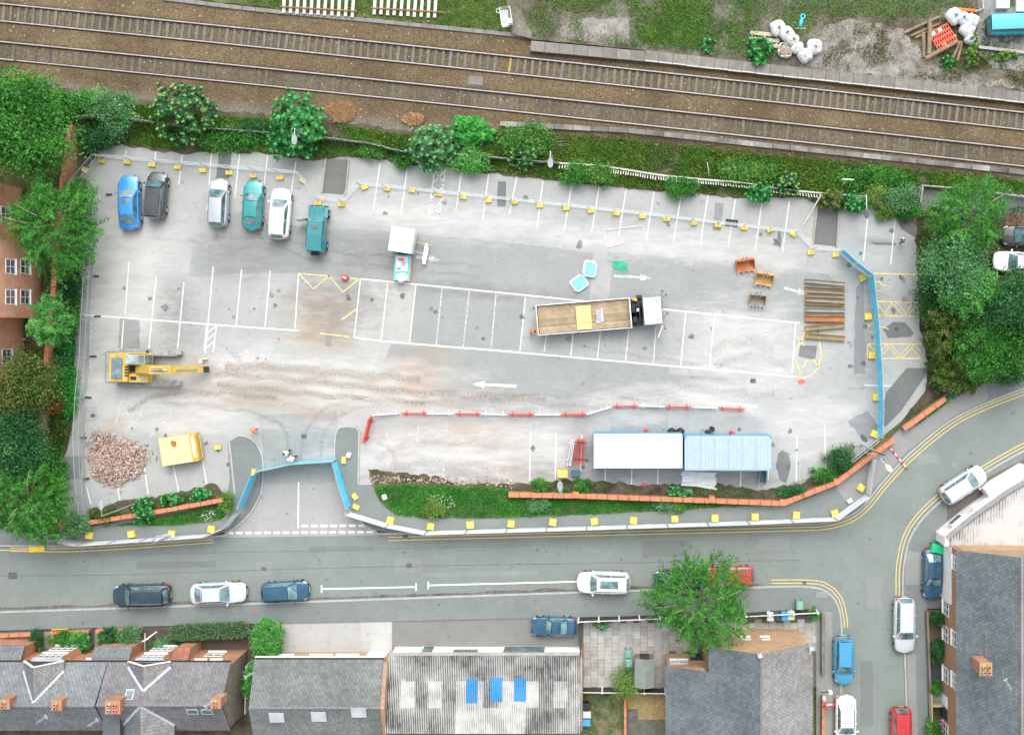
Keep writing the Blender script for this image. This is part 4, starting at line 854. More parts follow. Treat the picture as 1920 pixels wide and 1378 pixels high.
# ---- house with tan brick gable
D1 = thing('gable_house', 'detached house with tan brick gable and two-tone slate roof', 'house', (11, -30, 0))
rx_, rz_ = 12.7, 8.1; ex, ez = 17.0, 5.0; wxx, wz = 5.35, 4.2; gy, wy, by = -25.75, -27.9, -36.0
slo = (rz_ - wz) / (rx_ - wxx); x8 = 8.8; z8 = wz + (x8 - wxx) * slo
q = MB(); q.add([(x8, gy, 0), (ex, gy, 0), (ex, gy, ez), (rx_, gy, rz_ - .05), (x8, gy, z8), (x8, by, 0), (ex, by, 0), (ex, by, ez), (rx_, by, rz_ - .05), (x8, by, z8)], [(0, 4, 3, 2, 1), (5, 6, 7, 8, 9), (0, 5, 9, 4), (1, 2, 7, 6)]); put(D1, q.build('wall', TANY, D1))
put(D1, MB().bb(wxx + .1, x8 + .3, by, wy, .01, wz - .02).build('wing_wall', TANY, D1))
b = MB(); ro = [(ex + .45, gy - .9, ez - .3), (ex + .45, by, ez - .3), (rx_, by, rz_), (rx_, gy - .9, rz_)]
b.add([(ex + .1, gy + .05, ez - .06), (ex + .1, gy - .9, ez - .06), (rx_, gy - .9, rz_), (rx_, gy + .05, rz_)], [(0, 1, 2, 3)]); b.add(ro, [(0, 1, 2, 3)])
wl = [(x8 - .1, gy + .05, z8 - .05), (x8 - .1, wy, z8 - .05), (rx_, wy, rz_), (rx_, gy + .05, rz_)]; w2 = [(wxx - .1, wy + .15, wz - .05), (wxx - .1, by, wz - .05), (rx_, by, rz_), (rx_, wy + .15, rz_)]
b.add(wl, [(0, 3, 2, 1)]); b.add(w2, [(0, 3, 2, 1)])
rfd = put(D1, b.build('roof', SLB, D1))
slates([ro[1], ro[0], ro[3], ro[2]], SL4, rfd, .26, .3, 51); slates([(ex + .1, gy - .9, ez - .06), (ex + .1, gy + .05, ez - .06), (rx_, gy + .05, rz_), (rx_, gy - .9, rz_)], SL4, rfd, .26, .3, 52)
slates([w2[0], w2[1], w2[2], w2[3]], SL5, rfd, .26, .3, 53); slates([wl[0], wl[1], wl[2], wl[3]], SL5, rfd, .26, .3, 54)
MB().tube([(rx_, gy + .05, rz_ + .02), (rx_, by, rz_ + .02)], .1, 6).build('ridge', RIDGE, rfd)
for (x, z, ww, hh) in ((12.1, 3.2, .7, .8), (13.75, 3.2, .7, .8)): put(D1, winx(D1, x, gy, z, ww, hh, 1, 0, 'Y'))
put(D1, winx(D1, 6.5, wy, 2.6, 1.5, 1.1, 1, 1, 'Y'))
put(D1, MB().bb(7.5, 8.6, wy + .005, wy + .06, .05, 2.1).build('door', M('dark_door', (.03, .04, .05)), D1))
for (u, v, z) in ((1522, 1216, 5.2), (1425, 1229, 8.2), (1318, 1257, 4.3)): put(D1, MB().box(P(u, v, z), (.35, .3, .25), R(20)).build('gutter_end', LEAD, D1))

# ---- terrace on the right edge
E1 = thing('street_terrace', 'tall brick terrace with teal-grey slate roof on the right street side', 'house', (33, -26, 0))
ewx, erx, ebx, eyn, eys, eze, ezr = 29.45, 33.6, 37.8, -18.0, -38.0, 5.1, 8.1
q = MB(); q.add([(ewx, eyn, 0), (ebx, eyn, 0), (ebx, eyn, eze), (erx, eyn, ezr - .04), (ewx, eyn, eze), (ewx, eys, 0), (ebx, eys, 0), (ebx, eys, eze), (erx, eys, ezr - .04), (ewx, eys, eze)], [(0, 4, 3, 2, 1), (5, 6, 7, 8, 9), (0, 5, 9, 4), (1, 2, 7, 6)]); put(E1, q.build('wall', TANX, E1))
put(E1, MB().bb(ewx + .3, ebx, eyn + .01, eyn + .06, 2.6, eze - .02).build('gable_face', TANY, E1))
ov = .18; A, B, C, D = (ewx - ov, eyn + .05, eze - .08), (ewx - ov, eys, eze - .08), (erx, eys, ezr), (erx, eyn + .05, ezr); A2, B2 = (ebx + ov, eyn + .05, eze - .08), (ebx + ov, eys, eze - .08)
b = MB(); b.add([A, B, C, D, A2, B2], [(0, 1, 2, 3), (3, 2, 5, 4)]); rfe = put(E1, b.build('roof', SLB, E1)); slates([A, B, C, D], SL5, rfe, .26, .3, 61); slates([B2, A2, D, C], SL5, rfe, .26, .3, 62)
MB().tube([(erx, eyn + .05, ezr + .02), (erx, eys, ezr + .02)], .13, 6).build('ridge', SL4, rfe)
put(E1, MB().bb(ewx - .06, ewx - .005, -22.9, eyn - .05, .05, 3.2).build('white_render_panel', WREN, E1))
for (v, z, ww, hh) in ((1140, 1.7, 1.2, 1.6), (1188, 1.6, 1.3, 1.4), (1265, 1.6, 1.3, 1.4), (1368, 1.6, 1.2, 1.4), (1197, 4.0, 1.3, 1.2), (1276, 4.0, 1.3, 1.2), (1055, 4.1, 1.2, 1.1)): put(E1, winx(E1, ewx, P(0, v, z)[1], z, ww, hh, -1, 1, 'X'))
for v in (1310, 1335): put(E1, MB().bb(ewx - .06, ewx - .004, P(0, v, 1)[1] - .45, P(0, v, 1)[1] + .45, .05, 2.1).build('door', WPVC if v == 1310 else M('dark_door', (.03, .04, .05)), E1))
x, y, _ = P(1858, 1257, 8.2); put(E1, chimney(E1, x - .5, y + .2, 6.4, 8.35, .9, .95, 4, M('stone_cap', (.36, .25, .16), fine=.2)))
aerial(*P(1880, 1270, 7.8), R(-60), 'white tv aerial on the right terrace roof by its chimney')

# ---- white corner workshop with angled front
F1 = thing('corner_workshop', 'white single-storey workshop with angled front and white corrugated roof', 'building', (33, -15, 0))
fp = [(29.0, -18.0), (29.0, -17.25), (31.3, -15.35), (34.2, -13.3), (38.5, -10.8), (42, -10.8), (42, -18.0)]
put(F1, MB().prism(fp, .01, 2.6).build('wall', WREN, F1))
pr = [(29.0, -17.95), (29.0, -17.25), (31.3, -15.35), (34.2, -13.3), (38.5, -10.8)]
put(F1, MB().wall(pr, .3, 2.6, 3.3).build('parapet', WREN, F1)); put(F1, MB().wall(pr[1:], .36, 3.3, 3.38).build('coping', M('grey_coping', (.25, .25, .25), fine=.2), F1))
q = MB(); n = 90
SHEETW = corrm('white_corrugated', (.72, .72, .71), (.2, .195, .19), -.27, pitch=.24)
for i in range(n):
    x = 29.5 + i * .12; ytop = np.interp(x, [29, 31.3, 34.2, 38.5, 42], [-17.5, -15.75, -13.7, -11.2, -11.2])
    if ytop < -17.9: continue
    q.add([(x, -17.98, 2.75), (x + .06, -17.98, 2.87), (x + .12, -17.98, 2.75), (x + .12, ytop, 3.05), (x + .06, ytop, 3.17), (x, ytop, 3.05)], [(0, 1, 4, 5), (1, 2, 3, 4)])
put(F1, q.build('corrugated_roof', SHEETW, F1))
o = put(F1, MB().bar((29.75, -16.45, 1.9), (30.75, -15.6, 1.9), .3, 1.0).build('window', WPVC, F1)); MB().bar((29.82, -16.4, 1.9), (30.68, -15.67, 1.9), .34, .8).build('pane', WGL, o)
put(F1, MB().bar((33.0, -13.75, .9), (36.5, -11.65, .9), .9, 1.8).build('side_store', WREN, F1))
put(F1, MB().box((31.6, -14.75, 2.6), (.55, .4, .5), R(35)).build('vent_box', WPVC, F1))

# ---- apartment block on the left edge
L1 = thing('apartment_block', 'stepped pink brick apartment block with white windows on the left edge', 'building', (-52, 5, 0))
for (xf, u0, v0, v1, wins) in ((-50.6, 0, 352, 458, [(0, 402), (0, 402)]), (-48.95, 0, 462, 602, [(0, 500), (0, 557)]), (-50.5, 0, 602, 760, [(0, 668), (0, 720)])):
    ya, yb_ = P(0, v0 - 6, 3)[1], P(0, v1 - 6, 3)[1]
    blk = put(L1, MB().bb(-60, xf, min(ya, yb_), max(ya, yb_), .01, 8.2 + (.3 if xf > -49 else 0)).build('wall_block', LBR, L1))
    MB().bb(-60.1, xf + .08, min(ya, yb_) - .05, max(ya, yb_) + .05, 8.55, 8.7).build('roof_edge', SLB, blk)
    for (z) in (2.85, 5.25):
        for (_, vv) in dict.fromkeys(wins): put(L1, winx(L1, xf, P(0, vv, z)[1], z, 1.25, 1.55, 1, 1, 'X'))

# ------------------------------------------------------------------ vegetation
def quads_mesh(name, V, tone, mat, parent=None):
    """V: (n,4,3) leaf corners, tone: (n,)"""
    n = len(V); me = bpy.data.meshes.new(name)
    me.vertices.add(4 * n); me.vertices.foreach_set('co', V.reshape(-1).astype(np.float32))
    me.loops.add(4 * n); me.loops.foreach_set('vertex_index', np.arange(4 * n, dtype=np.int32))
    me.polygons.add(n); me.polygons.foreach_set('loop_start', np.arange(0, 4 * n, 4, dtype=np.int32))
    me.update(calc_edges=True); me.validate()
    at = me.attributes.new('tone', 'FLOAT', 'POINT'); at.data.foreach_set('value', np.repeat(np.clip(tone, 0, 1), 4).astype(np.float32))
    me.materials.append(mat)
    o = bpy.data.objects.new(name, me); col.objects.link(o)
    if parent is not None: o.parent = parent
    return o
def unit(a): return a / (np.linalg.norm(a, axis=-1, keepdims=True) + 1e-9)
def leaves(c, d, up, ln, wd):
    """kite leaves at c, pointing d, facing up"""
    d = unit(d); s = unit(np.cross(d, up)); nn = np.cross(s, d)
    ln = np.asarray(ln).reshape(-1, 1) * np.ones((len(c), 1)); wd = np.asarray(wd).reshape(-1, 1) * np.ones((len(c), 1))
    return np.stack([c, c + d * ln * .5 + s * wd * .5 + nn * ln * .08, c + d * ln, c + d * ln * .5 - s * wd * .5 + nn * ln * .08], axis=1)
def sph(n, r):
    v = r.normal(size=(n, 3)); return unit(v)
def crown_pts(r, n, rx, ry, rz, lump=.3):
    """clump centres over an uneven dome"""
    d = sph(n * 2, r); d = d[d[:, 2] > -.45][:n]
    ph = np.arctan2(d[:, 1], d[:, 0]); f1, f2, f3 = r.uniform(0, 6.28, 3)
    rad = 1 + lump * (.3 * np.sin(2 * ph + f1) + .45 * np.sin(3 * ph + f2) + .45 * np.sin(5 * ph + f3 + d[:, 2] * 3) + .4 * np.sin(9 * ph + f1 * 2 + d[:, 2] * 5)) * .62
    k = r.uniform(.35, 1.0, len(d)) ** .55
    return d * (rad * k)[:, None] * np.array([rx, ry, rz]), d
def broad(r, rx, ry, rz, ncl, per, leaf, lump=.5, sig=.2):
    c, d = crown_pts(r, ncl, rx, ry, rz, lump); m = (rx + ry) / 2
    P0 = np.repeat(c, per, 0) + r.normal(size=(len(c) * per, 3)) * (sig * m ** .7) * np.array([1, 1, .7])
    dr = unit(r.normal(size=P0.shape) + np.repeat(d, per, 0) * .8 + np.array([0, 0, -.2])); up = unit(r.normal(size=P0.shape) * .55 + np.array([0, 0, 1.0]) + np.repeat(d, per, 0) * .3)
    t = np.repeat(r.normal(.45, .16, len(c)), per) + r.normal(0, .14, len(P0))
    return leaves(P0, dr, up, leaf * r.uniform(.6, 1.3, len(P0)), leaf * .62 * r.uniform(.7, 1.2, len(P0))), t, c
def feather(r, rx, ry, rz, nsp, per, leaf, lump=.5):
    """sprays of small leaves along twigs that reach outwards and droop"""
    c, d = crown_pts(r, nsp, rx * .82, ry * .82, rz, lump); m = (rx + ry) / 2
    out = unit(d * np.array([1, 1, .25]) + r.normal(size=d.shape) * .45); L = m * r.uniform(.18, .42, (len(c), 1))
    s = r.uniform(0, 1, (len(c), per, 1)); P0 = c[:, None] + out[:, None] * s * L[:, None] + np.array([0, 0, -1.0]) * (s ** 2) * L[:, None] * .35 + r.normal(size=(len(c), per, 3)) * .05
    P0 = P0.reshape(-1, 3); o2 = np.repeat(out, per, 0)
    side = unit(np.cross(o2, np.array([0, 0, 1.0]))) * np.where(r.random(len(P0)) < .5, 1, -1)[:, None]
    dr = unit(o2 * .6 + side + r.normal(size=P0.shape) * .35); up = unit(r.normal(size=P0.shape) * .4 + np.array([0, 0, 1.0]))
    t = np.repeat(r.normal(.45, .15, len(c)), per) + r.normal(0, .15, len(P0))
    return leaves(P0, dr, up, leaf * r.uniform(.7, 1.4, len(P0)), leaf * .45 * r.uniform(.7, 1.2, len(P0))), t, c, out, L
def laurel(r, rx, ry, rz, nro, leaf, lump=.3, tips=.9):
    """rosettes of long leaves round pale growing tips"""
    c, d = crown_pts(r, nro, rx, ry, rz, lump); Vs, ts = [], []
    per = 18; P0 = np.repeat(c, per, 0); a = r.uniform(0, 6.28, len(P0)); el = r.uniform(-.35, .6, len(P0))
    dn = unit(np.repeat(d, per, 0) + np.array([0, 0, .9])); e1 = unit(np.cross(dn, np.array([.3, 1, .2]))); e2 = np.cross(dn, e1)
    dr = e1 * (np.cos(a) * np.cos(el))[:, None] + e2 * (np.sin(a) * np.cos(el))[:, None] + dn * np.sin(el)[:, None]
    Vs.append(leaves(P0 + dr * .03, dr, dn + dr * .2, leaf * r.uniform(.7, 1.25, len(P0)), leaf * .36)); ts.append(np.repeat(r.normal(.33, .12, len(c)), per) + r.normal(0, .1, len(P0)))
    pt = 7; k = r.random(len(c)) < tips; P1 = np.repeat(c[k], pt, 0); dn = np.repeat(unit(d[k] + np.array([0, 0, .9])), pt, 0); e1 = unit(np.cross(dn, np.array([.3, 1, .2]))); e2 = np.cross(dn, e1); a = r.uniform(0, 6.28, len(P1))
    dr = unit(e1 * np.cos(a)[:, None] + e2 * np.sin(a)[:, None] + dn * .9)
    Vs.append(leaves(P1 + dn * .10, dr, dn, leaf * .72 * r.uniform(.7, 1.2, len(P1)), leaf * .36)); ts.append(.82 + r.normal(0, .1, len(P1)))
    return np.concatenate(Vs), np.concatenate(ts), c
BARK = M('bark', (.13, .105, .08), var=.3, fine=.3, fscale=12); TWIG = M('pale_twig', (.34, .29, .22), var=.2)
LM = {'mid': leafm('leaf_mid_green', (0.018, 0.091, 0.013), (0.057, 0.246, 0.034), (0.152, 0.474, 0.067)), 'dark': leafm('leaf_dark_green', (0.010, 0.054, 0.018), (0.032, 0.149, 0.042), (0.095, 0.316, 0.074)),
      'fresh': leafm('leaf_fresh_green', (0.029, 0.155, 0.027), (0.086, 0.378, 0.067), (0.317, 0.600, 0.188)), 'laurel': leafm('leaf_laurel', (0.009, 0.073, 0.027), (0.029, 0.164, 0.048), (0.389, 0.600, 0.161)),
      'laurelb': leafm('leaf_laurel_bright', (0.013, 0.103, 0.029), (0.040, 0.275, 0.067), (0.187, 0.600, 0.175)), 'lime': leafm('leaf_lime', (.06, .15, .02), (.15, .29, .05), (.33, .43, .13)),
      'olive': leafm('leaf_olive', (0.033, 0.073, 0.013), (0.086, 0.164, 0.029), (0.270, 0.260, 0.072)), 'grey': leafm('leaf_grey_green', (0.043, 0.137, 0.049), (0.104, 0.289, 0.103), (0.269, 0.594, 0.242)),
      'grass': leafm('grass_blade', (0.054, 0.168, 0.018), (0.129, 0.374, 0.041), (0.345, 0.577, 0.113)), 'lawn': leafm('grass_lush', (0.021, 0.190, 0.033), (0.055, 0.390, 0.061), (0.216, 0.600, 0.105)), 'dry': leafm('grass_dry', (0.135, 0.117, 0.048), (0.270, 0.221, 0.102), (0.486, 0.403, 0.204)), 'bramble': leafm('leaf_bramble', (0.025, 0.110, 0.021), (0.072, 0.277, 0.042), (0.356, 0.419, 0.092)), 'tan': leafm('grass_tan', (.50, .32, .17), (.66, .45, .26), (.75, .56, .34)), 'autumn': leafm('leaf_orange', (0.162, 0.065, 0.018), (0.378, 0.169, 0.036), (0.567, 0.312, 0.072))}
def limbs(th, r, c, z0, n=9, rad=.14):
    mb = MB(); mb.tube([(0, 0, 0), (.05, .03, z0 * .5), (0, 0, z0)], [rad * 1.5, rad * 1.15, rad], 8); mb.build('trunk', BARK, th)
    idx = r.choice(len(c), min(n, len(c)), replace=False); lb = MB()
    for i in idx: p = c[i]; lb.tube([(0, 0, z0 * .75), (p[0] * .45, p[1] * .45, z0 * .8 + (p[2] + z0) * .12), (p[0] * .9, p[1] * .9, z0 + p[2] * .9)], [rad * .6, rad * .35, rad * .1], 5, False)
    lb.build('limbs', BARK, th)
def tree(u, v, ru, rv, h, style, mk, label, seed, dens=1.0, leaf=None, name='broadleaf_tree', group=None, cat='tree', twigs=0, low=False):
    """crown seen centred on plan (u, v) at its mid height; ru, rv crown radii in plan units"""
    r = np.random.default_rng(seed); zc = h * (.62 if not low else .5); rz = h - zc
    x, y, _ = P(u, v, zc); k = (CAM_H - zc) / CAM_H / SC; rx, ry = ru * k, rv * k; area = rx * ry
    t = thing(name, label, cat, (x, y, .02), 0, group)
    if style == 'broad': V, tn, c = broad(r, rx, ry, rz, int(30 * area ** .75 * dens + 14), 46, leaf or .24)
    elif style == 'dense': V, tn, c = broad(r, rx, ry, rz, int(60 * area ** .8 * dens + 20), 34, leaf or .12, .12, .1)
    elif style == 'feather': V, tn, c, out, L = feather(r, rx, ry, rz, int(70 * area ** .75 * dens + 30), 30, leaf or .17)
    else: V, tn, c = laurel(r, rx, ry, rz, int(22 * area ** .85 * dens + 12), leaf or .42)
    V = V + np.array([0, 0, zc]); V[:, :, 2] = np.maximum(V[:, :, 2], .03)
    quads_mesh('crown', V, tn, LM[mk], t)
    limbs(t, r, c + 0, zc * .8, 9 if area > 3 else 4, .05 + .03 * min(area, 12) ** .5)
    if twigs:
        mb = MB()
        for i in r.choice(len(c), min(twigs, len(c)), replace=False):
            q = c[i] + np.array([0, 0, zc]); e = q + (out[i] if style == 'feather' else unit(c[i])) * .9; s = q * np.array([.5, .5, 1]) - np.array([0, 0, .4]); mb.tube([tuple(s), tuple((s + e) / 2 + np.array([0, 0, .15])), tuple(e)], [.045, .03, .012], 4, False)
        mb.build('twigs', TWIG, t)
    return t
# big trees
tree(42, 232, 78, 92, 9.5, 'broad', 'mid', 'large mid-green broadleaf tree above the brick wall, top left corner', 101, 1.5, .26)
tree(106, 425, 84, 86, 8.0, 'feather', 'mid', 'spreading feathery tree beside the apartment block, over the left wall', 102, 1.5, twigs=26)
tree(97, 602, 34, 46, 6.0, 'feather', 'fresh', 'small light feathery tree in front of the apartment windows', 103, 1.2, twigs=10)
tree(56, 722, 52, 52, 6.0, 'broad', 'olive', 'dark olive-flecked tree below the apartment block', 104, 1.6, .2)
tree(36, 830, 58, 66, 6.5, 'broad', 'dark', 'dark dense tree left of the brick rubble pile', 105, 1.6, .2)
tree(55, 940, 72, 78, 6.5, 'feather', 'mid', 'feathery tree at the lower left end of the wall, by the pavement', 106, 1.7, twigs=8)
tree(1815, 405, 68, 72, 7.5, 'feather', 'mid', 'tall pale feathery tree beside the upper path at the right edge', 111, 1.7, .15, twigs=14)
tree(1790, 500, 62, 58, 6.5, 'broad', 'grey', 'grey-green bushy tree below the tall feathery one at right', 112, 1.4, .2)
tree(1818, 545, 58, 50, 6.0, 'dense', 'fresh', 'rounded bright green tree left of the white parked car', 113, 1.0, .17)
tree(1842, 652, 56, 62, 5.5, 'dense', 'mid', 'rounded mid-green bush tree beside the curving road', 114, 1.0, .17)
tree(1905, 570, 50, 60, 7.5, 'broad', 'dark', 'dark tree at the right edge below the parked cars', 115, 1.6, .2)
tree(1915, 655, 45, 45, 6.0, 'broad', 'mid', 'mid-green tree at the right edge above the bend', 116, 1.5, .2)
tree(1775, 610, 42, 60, 3.5, 'feather', 'olive', 'shaggy olive shrub beside the disabled bays', 117, 1.2, .2, cat='shrub', low=True)
tree(1755, 560, 30, 60, 2.5, 'broad', 'dark', 'dark low shrub at the edge of the disabled bays', 118, 1.2, .16, cat='shrub', low=True)
tree(1800, 702, 60, 30, 2.5, 'feather', 'olive', 'long-leaved shaggy shrub above the short brick wall', 119, 1.2, .22, cat='shrub', low=True)
tree(1752, 470, 26, 50, 2.0, 'broad', 'olive', 'brownish low shrub where the path meets the parking bays', 120, 1.1, .15, cat='shrub', low=True)
tree(1888, 700, 40, 20, 2.5, 'broad', 'dark', 'dark shrub touching the double yellow bend', 121, 1.1, .16, cat='shrub', low=True)
tree(1313, 1128, 90, 92, 8.0, 'feather', 'mid', 'leafy ash-like tree over the street and two parked cars', 131, 1.05, .18, twigs=46)
# bank shrubs
tree(340, 213, 60, 56, 3.6, 'laurel', 'laurel', 'big rounded laurel with pale yellow tips above the dark grey car', 141, 1.5, .36, 'laurel_bush', cat='shrub', low=True)
tree(555, 236, 54, 60, 3.4, 'laurel', 'laurelb', 'bright green laurel with a lamp head poking through it', 142, 1.5, .38, 'laurel_bush', cat='shrub', low=True)
tree(218, 212, 34, 34, 2.4, 'broad', 'grey', 'grey-green shrub on the bank above the fence corner', 143, 1.3, .2, 'shrub', cat='shrub', low=True)
tree(226, 232, 17, 14, 1.6, 'laurel', 'lime', 'small yellow-green shrub in front of the grey-green one', 144, 1.6, .26, 'shrub', cat='shrub', low=True)
tree(812, 276, 46, 44, 2.8, 'laurel', 'grey', 'silvery green laurel on the bank above the bay hatching', 145, 1.5, .36, 'laurel_bush', cat='shrub', low=True)
tree(985, 262, 44, 26, 1.3, 'broad', 'bramble', 'mound of shrub beside the dead branches on the bank', 146, 1.5, .18, 'shrub', cat='shrub', low=True)
tree(880, 246, 42, 20, 1.3, 'feather', 'lawn', 'tuft of lush grass-like shrub above the curved fence', 147, 1.5, .28, 'shrub', cat='shrub', low=True)
i = 150
for (u, v, ru, rv, h, st, mk, lab) in (
    (882, 302, 30, 22, 1.5, 'broad', 'fresh', 'leafy bush spilling over the bay edge below the silvery laurel'),
    (980, 293, 28, 20, 1.4, 'laurel', 'laurel', 'small laurel left of the second lamp head'), (1080, 325, 24, 18, 1.3, 'broad', 'mid', 'green bush under the left end of the white picket fence'), (1125, 327, 30, 16, 1.2, 'broad', 'bramble', 'yellow-tinged bush under the white picket fence'),
    (1275, 350, 28, 15, 1.3, 'broad', 'mid', 'mid-green bush below the picket fence, right of centre'),
    (1425, 362, 24, 18, 1.5, 'laurel', 'laurelb', 'bright laurel at the bay edge left of the white pole'), (1475, 345, 24, 22, 1.5, 'laurel', 'laurel', 'laurel on the bank above the right end bays'),
    (1562, 376, 26, 18, 1.5, 'laurel', 'olive', 'olive shrub above the right ramp'), (1605, 378, 26, 18, 1.5, 'laurel', 'laurelb', 'green shrub right of the right ramp'), (1640, 368, 22, 16, 1.3, 'broad', 'lime', 'yellow-green shrub by the tall lamp'),
    (1690, 372, 32, 22, 1.5, 'broad', 'grey', 'pale green shrub left of the path gate'), (1665, 395, 22, 12, 1.1, 'broad', 'lime', 'low lime-green weeds at the path corner'), (1700, 395, 26, 12, 1.0, 'broad', 'mid', 'low green weeds beside the path gate'),
    (165, 190, 34, 16, 1.4, 'broad', 'fresh', 'fresh green bush on the bank left of the grey-green shrub'), (120, 200, 26, 30, 1.6, 'broad', 'mid', 'green bush beside the wall top'), 
    (430, 262, 60, 16, 1.0, 'broad', 'mid', 'spreading ivy along the bay edge between the two big laurels'), (180, 262, 34, 22, 1.4, 'broad', 'dark', 'dark shrub filling the fence corner'), (480, 240, 22, 14, 1.2, 'broad', 'dark', 'small dark bush left of the bright laurel'),
    (700, 285, 26, 10, .9, 'broad', 'bramble', 'bramble patch above the left ramp'), (760, 300, 22, 10, .9, 'broad', 'mid', 'weeds at the bay edge left of the hatching'),
    (1400, 325, 60, 16, .9, 'broad', 'bramble', 'yellow-flecked bramble patch near the leaning posts'), (1640, 335, 60, 16, .9, 'broad', 'mid', 'green bramble patch right of the T-shaped post')):
    tree(u, v, ru, rv, h, st, mk, lab, i, 1.5, .17 if st == 'broad' else .3, 'shrub', cat='shrub', low=True); i += 1
# ivy and shrubs along the left wall
for (u, v, ru, rv, h, mk, lab) in ((150, 380, 18, 40, 1.6, 'mid', 'ivy shrub at the top end of the left bays'), (138, 470, 20, 44, 1.8, 'dark', 'dark ivy shrub against the left wall beside the feathery tree'), (132, 540, 20, 38, 1.7, 'dark', 'dark ivy shrub against the left wall above the light tree'),
                                   (128, 598, 20, 30, 1.6, 'mid', 'green ivy shrub against the left wall beside the light tree'), (122, 650, 16, 30, 1.5, 'laurelb', 'bright ivy shrub at the left wall level with the digger'), (122, 735, 20, 44, .8, 'lawn', 'lush bank of low shrub below the digger end of the wall'),
                                   (108, 800, 14, 30, .9, 'olive', 'thin olive weeds along the left wall'), (98, 895, 20, 40, 2.5, 'mid', 'green shrub by the lower end of the left wall'), (92, 760, 26, 14, 1.6, 'autumn', 'orange-brown shrub growing over the left wall')):
    tree(u, v, ru, rv, h, 'broad', mk, lab, i, 1.7, .17, 'ivy_shrub', cat='shrub', low=True); i += 1
# bed plants, lower car park edge
for (u, v, ru, rv, h, st, mk, lab) in ((148, 985, 18, 18, 2.2, 'broad', 'grey', 'pale variegated shrub at the low wall by the pavement'), (272, 958, 22, 22, 1.4, 'laurel', 'laurelb', 'leafy shrub straddling the low brick wall'), (320, 938, 18, 12, 1.1, 'laurel', 'laurelb', 'shrub in the bed, second from the low wall end'), (376, 928, 18, 12, 1.1, 'laurel', 'laurelb', 'shrub in the bed nearest the entrance island'),
    (200, 965, 26, 12, 1.0, 'broad', 'olive', 'olive shrubs round the lower left lamp'), (425, 942, 12, 16, .9, 'broad', 'lime', 'yellow-green clump at the end of the low wall'), (1013, 910, 14, 9, .9, 'broad', 'mid', 'small green bush in the bed right of the wall end'), (1090, 912, 15, 9, .9, 'broad', 'mid', 'small green bush in the bed below the barrier stack'),
    (1265, 922, 10, 9, .8, 'laurel', 'laurelb', 'broad-leaved weed in the bed below the plank stack'), (1287, 925, 9, 8, .7, 'laurel', 'grey', 'spiky weed right of the broad-leaved one'), (1245, 945, 16, 10, .8, 'broad', 'grey', 'grey-green weed on the verge, right part'), (1275, 948, 14, 9, .7, 'broad', 'bramble', 'yellow-green weed on the verge right end'),
    (1010, 945, 18, 12, .8, 'broad', 'grey', 'grey-green weeds on the verge below the wall start'), (815, 955, 20, 14, .8, 'broad', 'lime', 'lime tuft on the lower edge of the verge'), (1575, 860, 26, 22, 1.3, 'broad', 'dark', 'dark prickly shrub at the curved wall'), (1545, 890, 22, 12, 1.0, 'broad', 'mid', 'green shrub along the curved wall'), (1490, 922, 26, 8, .8, 'broad', 'dark', 'dark ground shrub inside the curved wall'), (1055, 924, 12, 6, .6, 'broad', 'mid', 'weed tuft on top of the bed by the grey lamp')):
    tree(u, v, ru, rv, h, st, mk, lab, i, 1.6, .14 if st == 'broad' else .26, 'shrub', cat='shrub', low=True); i += 1
# gardens
for (u, v, ru, rv, h, st, mk, lab) in ((501, 1200, 29, 42, 3.0, 'dense', 'fresh', 'tall bright green hedge block beside the concrete forecourt'), (478, 1275, 17, 40, 3.6, 'dense', 'fresh', 'bright green creeper spilling onto the workshop roof'), (205, 1195, 20, 19, 1.7, 'dense', 'dark', 'dark clipped round bush in the front garden'),
    (240, 1196, 22, 20, 1.8, 'broad', 'grey', 'pale green bush right of the dark clipped one'), (98, 1198, 11, 9, 1.1, 'dense', 'lime', 'small yellow-lime clipped bush in the front garden'), (148, 1203, 22, 17, 1.4, 'dense', 'fresh', 'bright green clipped dome in the front garden'), (123, 1195, 14, 13, 1.3, 'broad', 'mid', 'rose bush between the lime and the bright dome'), (155, 1228, 18, 18, 1.6, 'broad', 'dark', 'dark bush under the bay window'),
    (35, 1222, 26, 12, 1.2, 'dense', 'olive', 'low dark hedge on the gravel garden at far left'), (68, 1208, 12, 24, 1.2, 'broad', 'dark', 'dark hedge strip dividing the left gardens'), (302, 1212, 17, 16, 1.2, 'broad', 'grey', 'grey-green bush by the white garden pole'), (342, 1208, 10, 12, 1.0, 'broad', 'dark', 'small dark bush beneath the clipped hedge'),
    (1130, 1172, 18, 11, 1.2, 'laurel', 'laurelb', 'leafy shrub inside the patio fence'), (1174, 1280, 24, 26, 2.4, 'broad', 'lime', 'lime-green bushy tree beside the garden shed'), (1526, 1150, 12, 10, .9, 'dense', 'fresh', 'bright bush in the patio corner'),
    (1757, 1160, 12, 15, 1.7, 'dense', 'dark', 'round dark bush below the white render, upper of two'), (1758, 1216, 12, 19, 1.7, 'dense', 'dark', 'round dark bush below the white render, lower of two'), (1752, 1236, 7, 7, 1.0, 'dense', 'olive', 'small olive bush beside the lower dark one'), (1755, 1290, 9, 11, 1.2, 'broad', 'mid', 'green bush at the corner of the slate-grey front bed'),
    (1752, 1365, 16, 22, 1.3, 'broad', 'bramble', 'flowering garden shrub at the lower right doorway'), (1815, 1000, .1, .1, .1, 'broad', 'mid', '')):
    if ru > 1: tree(u, v, ru, rv, h, st, mk, lab, i, 1.6, .13, 'shrub', cat='shrub', low=True)
    i += 1
